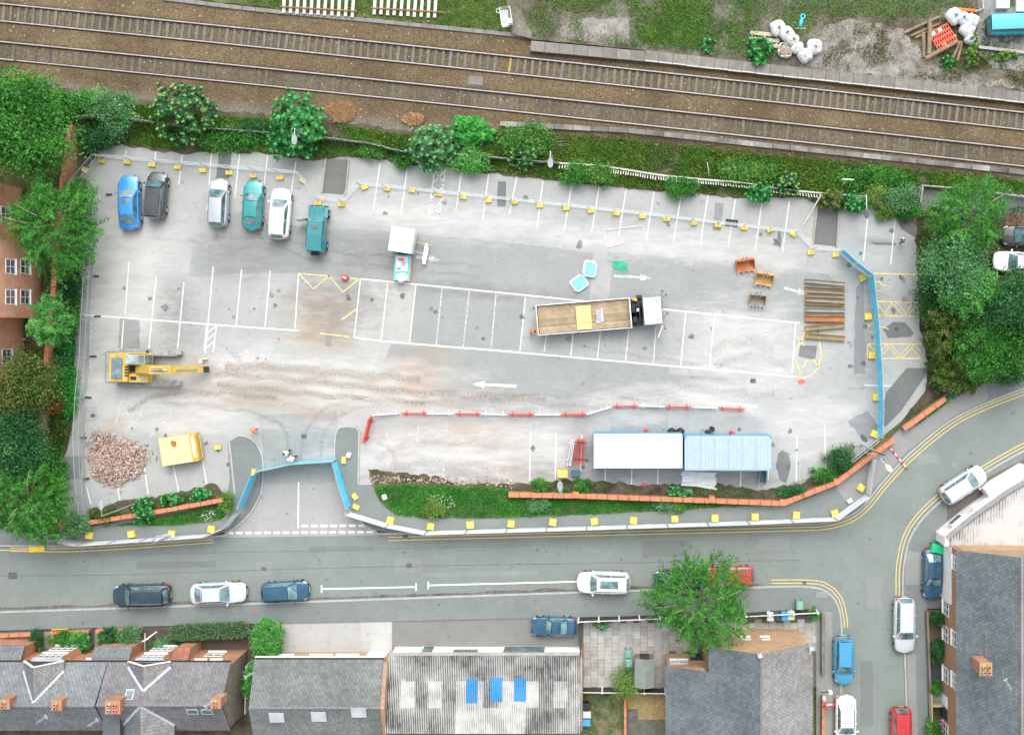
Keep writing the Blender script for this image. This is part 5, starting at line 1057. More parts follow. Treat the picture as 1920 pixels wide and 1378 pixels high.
# clipped hedge
r = np.random.default_rng(77); t = thing('clipped_hedge', 'long clipped privet hedge between the pavement and the brick houses', 'hedge', P(392, 1182))
ox, oy, _ = P(392, 1182); n = 15000; s = r.uniform(0, 1, n); u = 318 + 148 * s; half = np.where(s < .12, 10 + 40 * s, 15) * np.where(s > .93, 1 - (s - .93) * 7, 1); v = 1187 - 7 * s + (r.uniform(-1, 1, n)) * half; z = r.uniform(.3, 1.5, n) ** .6 * 1.2
k = (CAM_H - z) / CAM_H / SC; c = np.stack([(u - NX) * k - ox, (NY - v) * k - oy, z], 1); c[:, 2] *= 1 - .25 * np.abs(r.normal(0, .3, n))
quads_mesh('foliage', leaves(c, unit(r.normal(size=c.shape) + np.array([0, 0, .6])), unit(r.normal(size=c.shape) * .6 + np.array([0, 0, 1.0])), .15 * r.uniform(.6, 1.3, n), .075), r.normal(.5, .2, n), leafm('leaf_privet', (.045, .10, .045), (.10, .20, .085), (.22, .36, .18)), t)
MB().bb(-3.2, 3.2, -.35, .3, 0, .6).build('stems', BARK, t)
# ground cover: grass as stuff
def grass(name, poly, dens, mk, hgt=.25, wd=.05, seed=1, z0=.03, patch=.35, pscale=.5, label=None, lo=.0):
    r = np.random.default_rng(seed); q = np.array(PP(poly)); x0, y0 = q.min(0); x1, y1 = q.max(0); n = int((x1 - x0) * (y1 - y0) * dens)
    x, y = r.uniform(x0, x1, n), r.uniform(y0, y1, n); nz = vnoise(x * pscale + seed * 7, y * pscale) * .65 + vnoise(x * pscale * 3, y * pscale * 3 + seed) * .35
    k = inside(x, y, PP(poly)) & (nz > patch + r.uniform(-.12, .12, n)); x, y, nz = x[k], y[k], nz[k]; n = len(x)
    c = np.stack([x, y, np.full(n, z0)], 1); a = r.uniform(0, 6.28, n); ti = r.uniform(.3, 1.1, n)
    d = np.stack([np.cos(a) * ti, np.sin(a) * ti, np.ones(n)], 1); L = hgt * r.uniform(.5, 1.3, n) * (.6 + nz)
    o = quads_mesh(name, leaves(c, d, np.stack([np.sin(a), np.cos(a), np.full(n, .3)], 1), L, wd * r.uniform(.7, 1.4, n)), r.normal(.42, .17, n) + (nz - .5) * .6 + .12 + lo, LM[mk])
    tag(o, kind='stuff')
    if label: tag(o, label, 'grass')
    return o
NB = [(-40, 165), (160, 182), (260, 196), (400, 218), (480, 222), (600, 230), (700, 244), (770, 256), (940, 246), (1180, 262), (1440, 290), (1700, 317), (1990, 350), (1990, 368), (1720, 352), (1690, 402), (1640, 385), (1590, 392), (1500, 370), (1400, 368), (1300, 361), (1200, 352), (1100, 343), (1000, 330), (900, 318), (800, 308), (700, 292), (610, 296), (590, 296), (480, 282), (330, 282), (240, 270), (205, 262), (130, 240), (-40, 240)]
grass('bank_grass', NB, 210, 'grass', .26, .06, 1, patch=.34, label='rough grass and weeds over the bank between railway and car park')
grass('bank_dry_grass', [(600, 240), (980, 262), (1440, 300), (1990, 352), (1990, 340), (1440, 282), (1180, 254), (940, 246), (770, 256)], 150, 'dry', .22, .05, 2, patch=.36, label='dry straw-coloured grass along the top of the bank')
grass('bank_weeds', NB, 170, 'bramble', .28, .12, 3, patch=.33, lo=.1, label='broad-leaved yellowish weeds over the bank')
grass('verge_grass', [(702, 912), (760, 908), (950, 914), (960, 932), (1440, 942), (1270, 954), (950, 968), (800, 970), (745, 963), (716, 938)], 420, 'lawn', .22, .05, 4, z0=.12, patch=.14, label='lush green grass verge between brick wall and pavement')
grass('verge_grass', [(215, 985), (430, 942), (432, 955), (415, 972), (330, 984)], 400, 'lawn', .2, .05, 5, z0=.12, patch=.15, label='lush grass below the low brick wall by the entrance')
grass('trackside_grass', [(330, -40), (945, -40), (962, 58), (880, 52), (700, 30), (480, 10)], 200, 'grass', .2, .05, 6, z0=.1, patch=.22, label='mown grass above the cable trough at the top edge')
grass('waste_grass', [(950, -40), (1990, -40), (1990, 5), (1730, 36), (1550, 36), (1450, 112), (1200, 92), (1000, 72)], 200, 'grass', .2, .05, 7, z0=.42, patch=.40, pscale=.3, label='patchy green grass on the waste ground behind the platform')
grass('waste_grass', [(1170, -10), (1420, -10), (1430, 80), (1330, 100), (1200, 80), (1180, 40)], 170, 'grass', .28, .06, 8, z0=.42, patch=.36, lo=.05, label='lush green grass patch on the waste ground behind the coping slabs')
structure('gravel_patch', MB().sheet(ragged(PP([(1500, 128), (1545, 48), (1600, 36), (1690, 60), (1730, 110), (1850, 150), (1990, 168), (1990, 178), (1700, 152)]), .4, .25, 19), .424), M('pale_gravel', (.16, .15, .12), var=.3, scale=.9, c2=(.33, .31, .275), fine=.35, fscale=8, bump=.5))
grass('waste_grass', [(1500, 120), (1550, 40), (1740, 36), (1990, 60), (1990, 172), (1600, 138)], 150, 'olive', .2, .06, 23, z0=.425, patch=.56, pscale=.5, label='sparse olive tufts on the gravelly ground near the bulk bags')
grass('waste_dry_grass', [(980, -40), (1990, -40), (1990, 175), (1600, 142), (1440, 122), (1200, 94), (1000, 74)], 80, 'dry', .16, .04, 9, z0=.42, patch=.5, pscale=.4, label='dry grass flecks on the waste ground behind the platform')
grass('bank_grass', [(0, 300), (120, 320), (140, 400), (140, 700), (125, 840), (100, 960), (0, 960)], 110, 'grass', .2, .05, 10, patch=.3, label='shaded grass under the trees along the left wall')
grass('bank_grass', [(100, 690), (138, 700), (140, 780), (118, 850), (98, 850), (100, 760)], 300, 'lawn', .2, .05, 11, patch=.2, label='lush grass beside the left bays below the digger')
grass('bank_litter', [(1722, 400), (1990, 380), (1990, 690), (1850, 702), (1770, 740), (1710, 790), (1735, 735), (1738, 680), (1726, 620), (1720, 520)], 120, 'olive', .2, .07, 12, patch=.35, label='brown-green ground cover under the right-hand trees')
grass('bank_grass', [(1715, 775), (1770, 742), (1850, 702), (1850, 712), (1780, 752), (1705, 806), (1688, 800)], 320, 'lawn', .2, .05, 13, z0=.12, patch=.15, label='grass fringe round the short brick wall')
grass('bank_grass', [(1745, 345), (1990, 365), (1990, 345), (1720, 320)], 260, 'grass', .22, .06, 14, patch=.2, label='grass above the path at the right edge')
grass('bed_weeds', [(980, 905), (1080, 900), (1330, 907), (1430, 918), (1545, 888), (1565, 900), (1465, 934), (1200, 930), (960, 920)], 110, 'mid', .16, .06, 15, patch=.5, label='small weeds dotted in the planting bed inside the brick wall')
grass('garden_lawn', [(1092, 1298), (1168, 1298), (1168, 1400), (1092, 1400)], 330, 'lawn', .12, .04, 16, patch=.33, label='patchy worn lawn beside the dustbins')
grass('bed_weeds', [(170, 960), (300, 932), (400, 908), (428, 936), (170, 983)], 120, 'mid', .16, .06, 17, patch=.45, label='weeds in the bed by the lower left lamp')
grass('yard_edge_weeds', [(690, 880), (760, 888), (860, 905), (950, 910), (950, 916), (700, 916)], 150, 'olive', .12, .05, 18, patch=.4, label='brown weeds and rubble along the torn-down wall')
for (u, v, ru, rv, sd_) in ((640, 210, 29, 20, 1), (37, 149, 31, 16, 2), (775, 224, 24, 12, 3)):
    a = np.linspace(0, 6.28, 15)[:-1]
    dc_ = grass('dry_grass_clump', [(u + ru * math.cos(t_), v + rv * math.sin(t_)) for t_ in a], 700, 'tan', .25, .05, 30 + sd_, z0=.02, patch=.05, label='tan dead-grass mound on the ballast, ' + ['above the bright laurel', 'top left corner', 'smaller one further right'][sd_ - 1])
    MB().sheet(ragged(PP([(u + ru * .95 * math.cos(t_), v + rv * .95 * math.sin(t_)) for t_ in a]), .25, .08, sd_), .10).build('thatch', M('thatch', (.52, .35, .20), var=.2, fine=.25), dc_)
# flowers
def flowers(poly, n, c, seed, name, label, z=.35, s=.09):
    r = np.random.default_rng(seed); q = np.array(PP(poly)); x0, y0 = q.min(0); x1, y1 = q.max(0); x, y = r.uniform(x0, x1, n), r.uniform(y0, y1, n); k = inside(x, y, PP(poly)); x, y = x[k], y[k]; n = len(x)
    cc = np.stack([x, y, np.full(n, z) + r.uniform(-.1, .1, n)], 1); a = r.uniform(0, 6.28, n)
    tag(quads_mesh(name, leaves(cc, np.stack([np.cos(a), np.sin(a), np.zeros(n)], 1), np.tile([0, 0, 1.0], (n, 1)), s, s), r.normal(.5, .2, n), leafm('petal_' + name, mul(c, .8), c, c)), label, 'flowers', kind='stuff')
flowers([(800, 925), (850, 925), (855, 950), (805, 955)], 60, (.80, .78, .74), 1, 'white_flowers', 'white flower heads in the grass verge'); flowers([(380, 955), (405, 955), (405, 975), (382, 975)], 40, (.80, .80, .74), 2, 'daisies', 'white daisies at the end of the low brick wall'); flowers([(1755, 1340), (1775, 1340), (1772, 1352), (1757, 1352)], 40, (.65, .16, .38), 3, 'pink_flowers', 'pink blooms in the lower right garden', 1.35, .16)

# ------------------------------------------------------------------ vehicles
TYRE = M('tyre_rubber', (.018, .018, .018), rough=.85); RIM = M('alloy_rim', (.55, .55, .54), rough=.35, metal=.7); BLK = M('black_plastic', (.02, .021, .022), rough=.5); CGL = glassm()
HL = M('headlamp_lens', (.62, .66, .68), rough=.1, spec=.8); TL = M('tail_lamp', (.62, .025, .02), rough=.15, spec=.7); PLW = M('plate_white', (.78, .78, .74)); PLY = M('plate_yellow', (.75, .60, .08)); CHR = M('chrome_trim', (.6, .6, .6), rough=.2, metal=.9)
TS = [-1, -.985, -.95, -.88, -.75, -.5, -.25, 0, .25, .5, .7, .85, .94, .98, 1]
WF_ = [.66, .79, .88, .94, .98, 1, 1, 1, 1, .995, .96, .91, .83, .72, .58]
STY = {'hatch': dict(A=.27, B=.10, C=-.41, D=-.475, hood=.92, belt=.98, rear=.98), 'saloon': dict(A=.22, B=.07, C=-.24, D=-.40, hood=.90, belt=.95, rear=.97), 'suv': dict(A=.25, B=.12, C=-.42, D=-.475, hood=1.06, belt=1.12, rear=1.1),
       'mpv': dict(A=.29, B=.14, C=-.45, D=-.485, hood=1.0, belt=1.06, rear=1.06), 'estate': dict(A=.24, B=.10, C=-.43, D=-.475, hood=.95, belt=1.0, rear=1.0), 'coupe': dict(A=.16, B=.03, C=-.14, D=-.30, hood=.80, belt=.86, rear=.90), 'van': dict(A=.37, B=.30, C=-.46, D=-.485, hood=1.1, belt=1.2, rear=1.2)}
def car(u, v, heading, L, W, Ht, style, pm, label, sunroof=False, rails=False, spoiler=False, black_roof=None, name='parked_car', cat='car'):
    """heading: plan direction of the nose in degrees, 0 = right, 90 = up"""
    S = STY[style]; x, y, _ = P(u, v, .7); t = thing(name, label, cat, (x, y, .012 if v < 990 else -.004), R(heading), 'cars' if v < 300 else None)
    if 'group' in t: del t['group']
    hw = W / 2; hl = L / 2
    def zt(q):
        return float(np.interp(q, [-1, -.95, -.85, S['D'] * 2, 0, S['A'] * 2, .75, .95, 1], [S['rear'] - .20, S['rear'] - .07, S['rear'] - .02, S['rear'], S['belt'], S['hood'], S['hood'] - .08, S['hood'] - .19, S['hood'] - .27]))
    wq = lambda q: float(np.interp(q, TS, WF_)) * hw
    SEC = lambda q: [(.90, .20), (.985, .38), (1.0, .58), (.985, zt(q) - .16), (.93, zt(q) - .035), (.80, zt(q)), (.4, zt(q) + .028), (0, zt(q) + .036)]
    bow = lambda q, fy: q * hl - math.copysign(.20 * abs(q) ** 7 * fy * fy, q)
    def surf(q, s, off=0.0):
        sec = SEC(q); k = s * 7; i = min(int(k), 6); f = k - i
        a, b = sec[i], sec[i + 1]; yy = (a[0] + (b[0] - a[0]) * f) * wq(q); zz = a[1] + (b[1] - a[1]) * f
        return np.array([bow(q, yy / hw), yy, zz])
    def off(q, s, d):
        p = surf(q, s); e = 1e-2; du = surf(min(q + e, 1), s) - surf(max(q - e, -1), s); dv = surf(q, min(s + e, 1)) - surf(q, max(s - e, 0)); n = np.cross(dv, du); n /= np.linalg.norm(n) + 1e-9
        return p + n * d
    b = MB()
    for sg in (1, -1):
        o = len(b.v)
        for q in TS:
            for (fy, z) in SEC(q): b.v.append((bow(q, fy * wq(q) / hw), sg * fy * wq(q), z))
        for i in range(len(TS) - 1):
            for j in range(7):
                a = o + i * 8 + j; f = (a, a + 8, a + 9, a + 1); b.f.append(f if sg > 0 else f[::-1])
    n = len(TS) * 8
    for e in (0, (len(TS) - 1) * 8): b.f.append(tuple([e + j for j in range(8)] + [n + e + j for j in range(6, -1, -1)]) if e else tuple([n + e + j for j in range(8)] + [e + j for j in range(6, -1, -1)]))
    b.build('body', pm, t, True)
    # greenhouse
    A, B, C, D = S['A'] * L, S['B'] * L, S['C'] * L, S['D'] * L; zA, zD = zt(S['A'] * 2) - .01, zt(S['D'] * 2) - .01; wa = wq(S['A'] * 2) * .86; wd = wq(S['D'] * 2) * .86; wt = hw * (.61 if style not in ('van', 'mpv') else .70); zt_ = Ht - .04
    bl = lambda p, i, j: (np.array(p[0]) * (1 - i) + np.array(p[1]) * i) * (1 - j) + (np.array(p[3]) * (1 - i) + np.array(p[2]) * i) * j
    fr = [(A, -wa, zA), (A, wa, zA), (B, wt, zt_), (B, -wt, zt_)]; re = [(D, wd, zD), (D, -wd, zD), (C, -wt, zt_), (C, wt, zt_)]; rt = [(B, -wt, zt_), (B, wt, zt_), (C, wt, zt_), (C, -wt, zt_)]
    sl = [(A, wa, zA), (D, wd, zD), (C, wt, zt_), (B, wt, zt_)]; sr = [(D, -wd, zD), (A, -wa, zA), (B, -wt, zt_), (C, -wt, zt_)]
    def pf(p, bul, d=0.0, i0=0, i1=1, j0=0, j1=1):
        p = [np.array(q, float) for q in p]; nrm = np.cross(p[1] - p[0], p[3] - p[0]); nrm /= np.linalg.norm(nrm)
        def f(i, j):
            i = i0 + (i1 - i0) * i; j = j0 + (j1 - j0) * j
            return bl(p, i, j) + nrm * (bul * 4 * i * (1 - i) * (1 if bul == .09 else 4 * j * (1 - j) * .6 + .4) + d)
        return f
    g = MB()
    for p, bu in ((fr, .09), (re, .09), (sl, .02), (sr, .02)): g.grid(pf(p, bu), 6, 4)
    g.grid(lambda i, j: bl([np.array(q) for q in rt], i, j) + np.array([0, 0, .04 * 4 * i * (1 - i) * .6 + .016 * 4 * j * (1 - j)]), 6, 4)
    g.build('cabin', pm, t, True)
    if black_roof: MB().grid(lambda i, j: bl([np.array(q) for q in rt], .04 + .92 * i, .03 + .94 * j) + np.array([0, 0, .006 + .04 * 4 * (.04 + .92 * i) * (.96 - .92 * i) * .6 + .02]), 6, 4).build('roof_skin', black_roof, t, True)
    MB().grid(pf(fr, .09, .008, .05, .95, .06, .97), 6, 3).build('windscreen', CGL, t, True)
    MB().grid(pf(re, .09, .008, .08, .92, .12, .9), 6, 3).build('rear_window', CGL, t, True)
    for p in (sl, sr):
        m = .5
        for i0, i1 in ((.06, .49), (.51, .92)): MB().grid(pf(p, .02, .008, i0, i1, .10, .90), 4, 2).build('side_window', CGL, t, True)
    # outer panels
    q0 = min(.95, S['A'] * 2 + .03)
    hb = MB(); hb.grid(lambda i, j: off(q0 + (.93 - q0) * j, .66 + .34 * i, .006), 5, 6); k = len(hb.v); hb.v += [(a, -c, d) for a, c, d in hb.v]; hb.f += [tuple(k + z for z in f[::-1]) for f in hb.f]; hb.build('bonnet', pm, t, True)
    for sg in (1, -1):
        for j, (q1, q2) in enumerate(((-.42, -.02), (0.0, .42))):
            d_ = MB().grid(lambda i, jj: off(q1 + (q2 - q1) * i, .18 + .36 * jj, .006) * np.array([1, sg, 1]), 4, 3); d_.f = d_.f if sg < 0 else [f[::-1] for f in d_.f]; dr = d_.build('door', pm, t, True)
            p = off(q1 + .06, .48, .02) * np.array([1, sg, 1]); MB().box(tuple(p), (.18, .03, .03)).build('handle', pm, dr)
        hl_ = MB().grid(lambda i, j: off(.80 + .165 * i, .44 + .2 * j, .008) * np.array([1, sg, 1]), 4, 3); hl_.build('headlight', HL, t, True)
        MB().grid(lambda i, j: off(-.998 + .10 * i, .44 + .26 * j, .008) * np.array([1, sg, 1]), 4, 3).build('tail_light', TL, t, True)
        mr = MB().sphere((A - .12 * L * .2 - .12, sg * (hw + .08), zA + .07), (.09, .12, .075), 8, 6); mr.bar((A - .15, sg * (hw - .12), zA), (A - .15, sg * (hw + .05), zA + .05), .05, .04); mr.build('wing_mirror', BLK if black_roof else pm, t, True)
        for wx in (.30 * L, -.29 * L):
            w_ = MB().cyl((wx, sg * (hw - .115), .32), .32, .21, 20, 'Y').build('wheel', TYRE, t, False); MB().cyl((wx, sg * (hw - .008), .32), .21, .02, 14, 'Y').build('rim', RIM, w_)
            ar = MB().cyl((wx, sg * (hw - .055), .34), .37, .09, 20, 'Y'); ar.build('wheel_arch', BLK, t)
    MB().box((hl - .02, 0, .42), (.05, W * .55, .14)).build('grille', BLK, t); MB().box((hl + .01, 0, .42), (.015, .5, .11)).build('number_plate', PLW, t); MB().box((-hl - .005, 0, .55), (.015, .5, .11)).build('number_plate', PLY, t)
    if sunroof: MB().grid(lambda i, j: bl([np.array(q) for q in rt], .2 + .6 * i, (.1, .1)[0] + sunroof * j) + np.array([0, 0, .05]), 4, 3).build('sunroof', CGL, t, True)
    if rails:
        for s in (-1, 1): MB().tube([(B - .05, s * wt * .93, zt_ + .05), ((B + C) / 2, s * wt * .95, zt_ + .09), (C + .05, s * wt * .93, zt_ + .05)], .022, 6).build('roof_rail', CHR, t)
    if spoiler: MB().box((C + .02, 0, zt_ + .02), (.22, wt * 1.75, .035)).build('spoiler', pm, t)
    MB().tube([(C + .25, 0, zt_ + .02), (C + .1, 0, zt_ + .2)], .008, 4).build('aerial', BLK, t)
    return t
PB = paint('paint_bright_blue', (.03, .27, .66)); PG = paint('paint_dark_grey', (.028, .038, .044)); PS = paint('paint_silver', (.42, .46, .50), .5); PT = paint('paint_teal', (.006, .25, .24)); PW = paint('paint_white', (.80, .80, .80), 0); PN = paint('paint_navy', (.005, .032, .055)); PR = paint('paint_red', (.50, .02, .03)); PC = paint('paint_sky_blue', (.04, .30, .52)); PM_ = paint('paint_mid_blue', (.008, .075, .14)); PK = paint('paint_black', (.02, .024, .026)); PSW = paint('paint_pale_silver', (.60, .64, .66), .3); PJ = paint('paint_jade', (.005, .21, .24))
car(242, 380, 92, 4.75, 1.85, 1.42, 'saloon', PB, 'bright blue saloon car with sunroof, first of the row by the fence', sunroof=.28)
car(293, 367, 86, 4.1, 1.75, 1.72, 'mpv', PG, 'dark grey tall car parked beside the bright blue saloon')
car(409, 381, 88, 4.2, 1.75, 1.50, 'hatch', PS, 'silver hatchback with red tail lights between grey and teal cars')
car(474, 385, 87, 4.35, 1.74, 1.40, 'saloon', PT, 'teal green saloon car parked between silver and white cars')
car(525, 401, 86, 4.45, 1.8, 1.48, 'hatch', PW, 'white hatchback parked in front of the open-door jeep')
car(266, 1116, 181, 4.95, 1.95, 1.72, 'suv', PN, 'dark navy estate SUV with roof rails, first car in the street', rails=True)
car(409, 1112, 2, 4.85, 1.85, 1.45, 'saloon', PSW, 'pale silver saloon between two dark blue cars in the street')
car(534, 1109, 3, 4.15, 1.78, 1.5, 'hatch', PM_, 'dark blue hatchback beside the white parking line')
car(1132, 1092, 179, 4.6, 1.88, 1.66, 'suv', PW, 'white SUV with large panoramic roof in the street', sunroof=.62)
car(1272, 1088, 181, 4.3, 1.78, 1.48, 'hatch', PN, 'dark car half hidden beneath the street tree')
car(1370, 1081, 182, 4.2, 1.78, 1.48, 'hatch', PR, 'red car whose tail shows beyond the street tree')
car(1038, 1175, 179, 3.95, 1.7, 1.25, 'coupe', PM_, 'dark blue two-seat roadster on the forecourt by the patio')
car(1806, 909, 33, 4.35, 1.82, 1.50, 'hatch', PSW, 'white hatchback angled on the pavement by the corner workshop')
car(1749, 1075, 269, 4.4, 1.75, 1.42, 'saloon', PM_, 'blue car tucked against the white house wall behind a green bin')
car(1696, 1171, 270, 4.8, 1.85, 1.55, 'estate', PSW, 'long pale silver estate car on the right kerb')
car(1582, 1237, 270, 4.2, 1.75, 1.48, 'hatch', PC, 'sky blue hatchback on the left kerb of the side street')
car(1586, 1352, 270, 4.6, 1.8, 1.42, 'saloon', PW, 'white saloon behind the sky blue hatchback in the side street')
car(1690, 1372, 270, 4.3, 1.8, 1.42, 'hatch', PR, 'red car at the bottom of the side street')
car(1897, 47, 2, 4.6, 1.85, 1.9, 'van', PT if False else paint('paint_turquoise', (.01, .35, .42)), 'turquoise van parked beyond the old platform at top right', name='parked_van', cat='van')
car(1925, 443, 178, 4.3, 1.8, 1.5, 'hatch', PK, 'black car at the right edge beside the hedge tree')
car(1910, 492, 176, 4.4, 1.8, 1.48, 'saloon', PW, 'white car at the right edge below the black one')

# ---- jeep with an open door
J = thing('jeep', 'teal off-road jeep with ribbed roof, spare wheel and open door', 'jeep', (*PX(595, 431, .8), .012), R(86))
b = MB(); b.bb(-1.95, 1.0, -.72, .72, .5, 1.05); b.bb(1.0, 2.0, -.52, .52, .55, 1.08); b.build('body', PJ, J, bevel=.05)
q = MB(); q.add([(1.0, -.60, 1.09), (1.0, .60, 1.09), (2.0, .44, 1.06), (2.0, -.44, 1.06), (1.0, -.60, 1.0), (1.0, .60, 1.0), (2.0, .44, .98), (2.0, -.44, .98)], [(0, 3, 2, 1), (0, 4, 7, 3), (1, 2, 6, 5), (3, 7, 6, 2)]); q.build('bonnet', PJ, J)
MB().bar((1.15, .28, 1.105), (1.95, .20, 1.085), .03, .02).build('bonnet_crease', PJ, J); MB().bar((1.15, -.28, 1.105), (1.95, -.20, 1.085), .03, .02).build('bonnet_crease', PJ, J)
for s in (-1, 1):
    MB().hexa([(1.05, s * .5, .85), (1.95, s * .5, .8), (1.95, s * .86, .8), (1.05, s * .86, .85), (1.05, s * .5, .95), (1.95, s * .5, .92), (1.95, s * .86, .9), (1.05, s * .86, .93)]).build('front_wing', PJ, J, bevel=.03); MB().bb(-1.7, -.9, s * .79 - .08, s * .79 + .08, .85, .93).build('rear_wing', PJ, J, bevel=.03)
    for wx in (1.45, -1.3): w_ = MB().cyl((wx, s * .74, .37), .37, .24, 20, 'Y').build('wheel', TYRE, J); MB().cyl((wx, s * .865, .37), .2, .02, 12, 'Y').build('rim', RIM, w_)
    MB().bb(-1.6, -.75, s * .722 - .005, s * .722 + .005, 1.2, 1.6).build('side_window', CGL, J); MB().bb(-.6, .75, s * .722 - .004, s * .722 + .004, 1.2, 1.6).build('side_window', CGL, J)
    MB().cyl((2.01, s * .36, .8), .1, .05, 12, 'X').build('headlight', HL, J); MB().bb(-1.99, -1.94, s * .62 - .06, s * .62 + .06, .8, .95).build('tail_light', TL, J)
q = MB().hexa([(-1.92, -.72, 1.05), (.98, -.72, 1.05), (.98, .72, 1.05), (-1.92, .72, 1.05), (-1.9, -.66, 1.72), (.75, -.66, 1.72), (.75, .66, 1.72), (-1.9, .66, 1.72)]); q.build('hard_top', PJ, J, bevel=.05)
MB().bar((.99, 0, 1.15), (.80, 0, 1.66), 1.2, .02).build('windscreen', CGL, J)
for i in range(8): MB().bb(-1.8 + i * .18, -1.71 + i * .18, -.58, .58, 1.722, 1.76).build('roof_rib', PJ, J)
MB().box((.1, .0, 1.735), (.28, .5, .03)).build('roof_hatch', M('faded_red_panel', (.22, .09, .09)), J, bevel=.01)
MB().cyl((-2.1, 0, .95), .36, .24, 20, 'X').build('spare_wheel', TYRE, J); MB().bb(2.0, 2.12, -.75, .75, .45, .62).build('bumper', BLK, J)
MB().bar((.85, .74, 1.0), (.62, 1.72, 1.0), .07, 1.1).build('open_door', PJ, J, bevel=.02); MB().bar((.70, .9, 1.05), (.9, 1.05, 1.1), .12, .16).build('wing_mirror', BLK, J)

# ---- flatbed lorry
th = math.atan2(14, 176); TR = thing('flatbed_lorry', 'white flatbed lorry with timber deck and open cab door', 'lorry', (*PX(1130, 591, 1.0), .012), R(4.6))
DECK = M('deck_plank', (.33, .255, .165), orand=.22, var=.2, scale=1.2, fine=.18, fscale=7); CHS = M('chassis_black', (.022, .026, .028), var=.3, rough=.6, fine=.2)
MB().bb(-5.3, 5.1, -.45, .45, .6, .9).build('chassis', CHS, TR)
x0, x1, hw = -5.6, 2.35, 1.24
for i in range(13):
    y = -hw + .06 + i * (2 * hw - .12) / 13; MB().bb(x0 + .05, x1 - .05, y + .004, y + (2 * hw - .12) / 13 - .004, 1.15, 1.2 + random.uniform(0, .008)).build('deck_board', DECK, TR)
MB().bb(x0, x1, -hw, hw, 1.0, 1.148).build('deck_frame', CHS, TR)
for s in (-1, 1): MB().bb(x0, x1, s * (hw + .03) - .03, s * (hw + .03) + .03, 1.0, 1.55).build('dropside', WPVC, TR)
MB().bb(x1 - .02, x1 + .08, -hw - .06, hw + .06, 1.0, 2.2).build('headboard', WPVC, TR); MB().bb(x0 - .08, x0 - .02, -hw - .06, hw + .06, 1.0, 1.5).build('tailboard', WPVC, TR); MB().bb(x0 + .14, x0 + .2, -hw + .02, hw - .02, 1.22, 1.26).build('tail_strip', M('orange_strip', (.62, .20, .06)), TR)
MB().bb(2.45, 3.44, -1.18, 1.18, .72, .9).build('rear_platform', CHS, TR)
for (x, y, dx, dy, z0, z1, m) in ((2.7, .4, .3, .8, .9, 1.3, CHS), (2.75, -.6, .35, .5, .9, 1.5, BLK), (3.1, .75, .4, .5, .7, 1.3, CHS), (3.2, -.1, .2, 1.6, .9, 1.15, BLK), (3.05, .2, .25, .3, 1.1, 1.5, GAL), (2.85, 1.0, .35, .25, .8, 1.4, CHS)): MB().bb(x - dx / 2, x + dx / 2, y - dy / 2, y + dy / 2, z0, z1).build('equipment_box', m, TR, bevel=.02)
MB().tube([(2.6, -.9, 1.2), (2.9, -.3, 1.35), (2.7, .3, 1.3), (3.1, .9, 1.2)], .03, 6).build('air_hose', BLK, TR); MB().box((2.85, 1.12, 1.5), (.4, .22, .12), R(-15)).build('strap_bundle', M('orange_strap', (.70, .38, .05)), TR)
c0, c1, ch = 3.45, 5.1, 1.2
q = MB().hexa([(c0, -ch, .8), (c1 + .12, -ch, .8), (c1 + .12, ch, .8), (c0, ch, .8), (c0 + .05, -ch + .06, 2.85), (c1 - .12, -ch + .08, 2.85), (c1 - .12, ch - .08, 2.85), (c0 + .05, ch - .06, 2.85)]); q.build('cab', PW, TR, bevel=.09)
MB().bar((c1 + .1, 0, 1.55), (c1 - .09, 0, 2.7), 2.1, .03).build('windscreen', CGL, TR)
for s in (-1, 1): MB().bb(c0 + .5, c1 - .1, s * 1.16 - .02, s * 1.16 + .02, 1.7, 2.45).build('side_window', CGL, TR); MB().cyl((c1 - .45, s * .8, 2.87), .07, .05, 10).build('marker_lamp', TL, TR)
for (a, b_) in (((c1, 1.15, 2.3), (c1 + .12, 1.62, 2.3)), ((c1, -1.15, 2.3), (c1 + .12, -1.6, 2.3)), ((c1, 1.0, 2.6), (c1 + .4, 1.25, 2.6)), ((c1, -.7, 2.6), (c1 + .4, -.3, 2.6))):
    MB().tube([a, b_], .02, 6).build('mirror_arm', BLK, TR); MB().box(b_, (.14, .1, .34)).build('mirror', BLK, TR, bevel=.02)
MB().bar((c1 - .05, -1.25, 1.7), (c1 - .55, -2.3, 1.7), .08, 1.5).build('open_door', PW, TR, bevel=.03)
MB().cyl((3.25, 1.28, .9), .2, .5, 12, 'X').build('fuel_tank', CHS, TR)
for wx in (4.4, 1.1, -3.2):
    for s in (-1, 1): w_ = MB().cyl((wx, s * 1.02, .48), .48, .34, 20, 'Y').build('wheel', TYRE, TR); MB().cyl((wx, s * 1.2, .48), .26, .03, 12, 'Y').build('rim', RIM, w_)
for (u, v) in ((1250, 548), (1258, 583)): pass
YBK = M('yellow_block', (.70, .55, .12), var=.16, scale=3, fine=.14, orand=.12); YBKL = M('pale_yellow_block', (.78, .66, .26), var=.12, fine=.1)
LY = Matrix.Translation(TR.location) @ Matrix.Rotation(R(4.6), 4, 'Z')
def onlorry(x, y, z): return tuple(LY @ Vector((x, y, z)))
k = 0
fb = MB().box((0, 0, .10), (.62, .23, .2)); fb.box((0, 0, .205), (.5, .1, .012)); fbm = fb.mesh('fence_block'); fbm.materials.append(YBKL)
for i in range(2):
    for j in range(8):
        o = bpy.data.objects.new('fence_block', fbm); col.objects.link(o); o.location = onlorry(-1.95 + i * .64, -.98 + j * .255 + random.uniform(-.01, .01), 1.21); o.rotation_euler = (0, 0, R(4.6) + random.uniform(-.02, .02))
        tag(o, f'yellow block on the lorry, {nth(j)} from the near side, {("tail", "cab")[i]} row', 'fence block', 'yellow blocks loaded on the lorry')
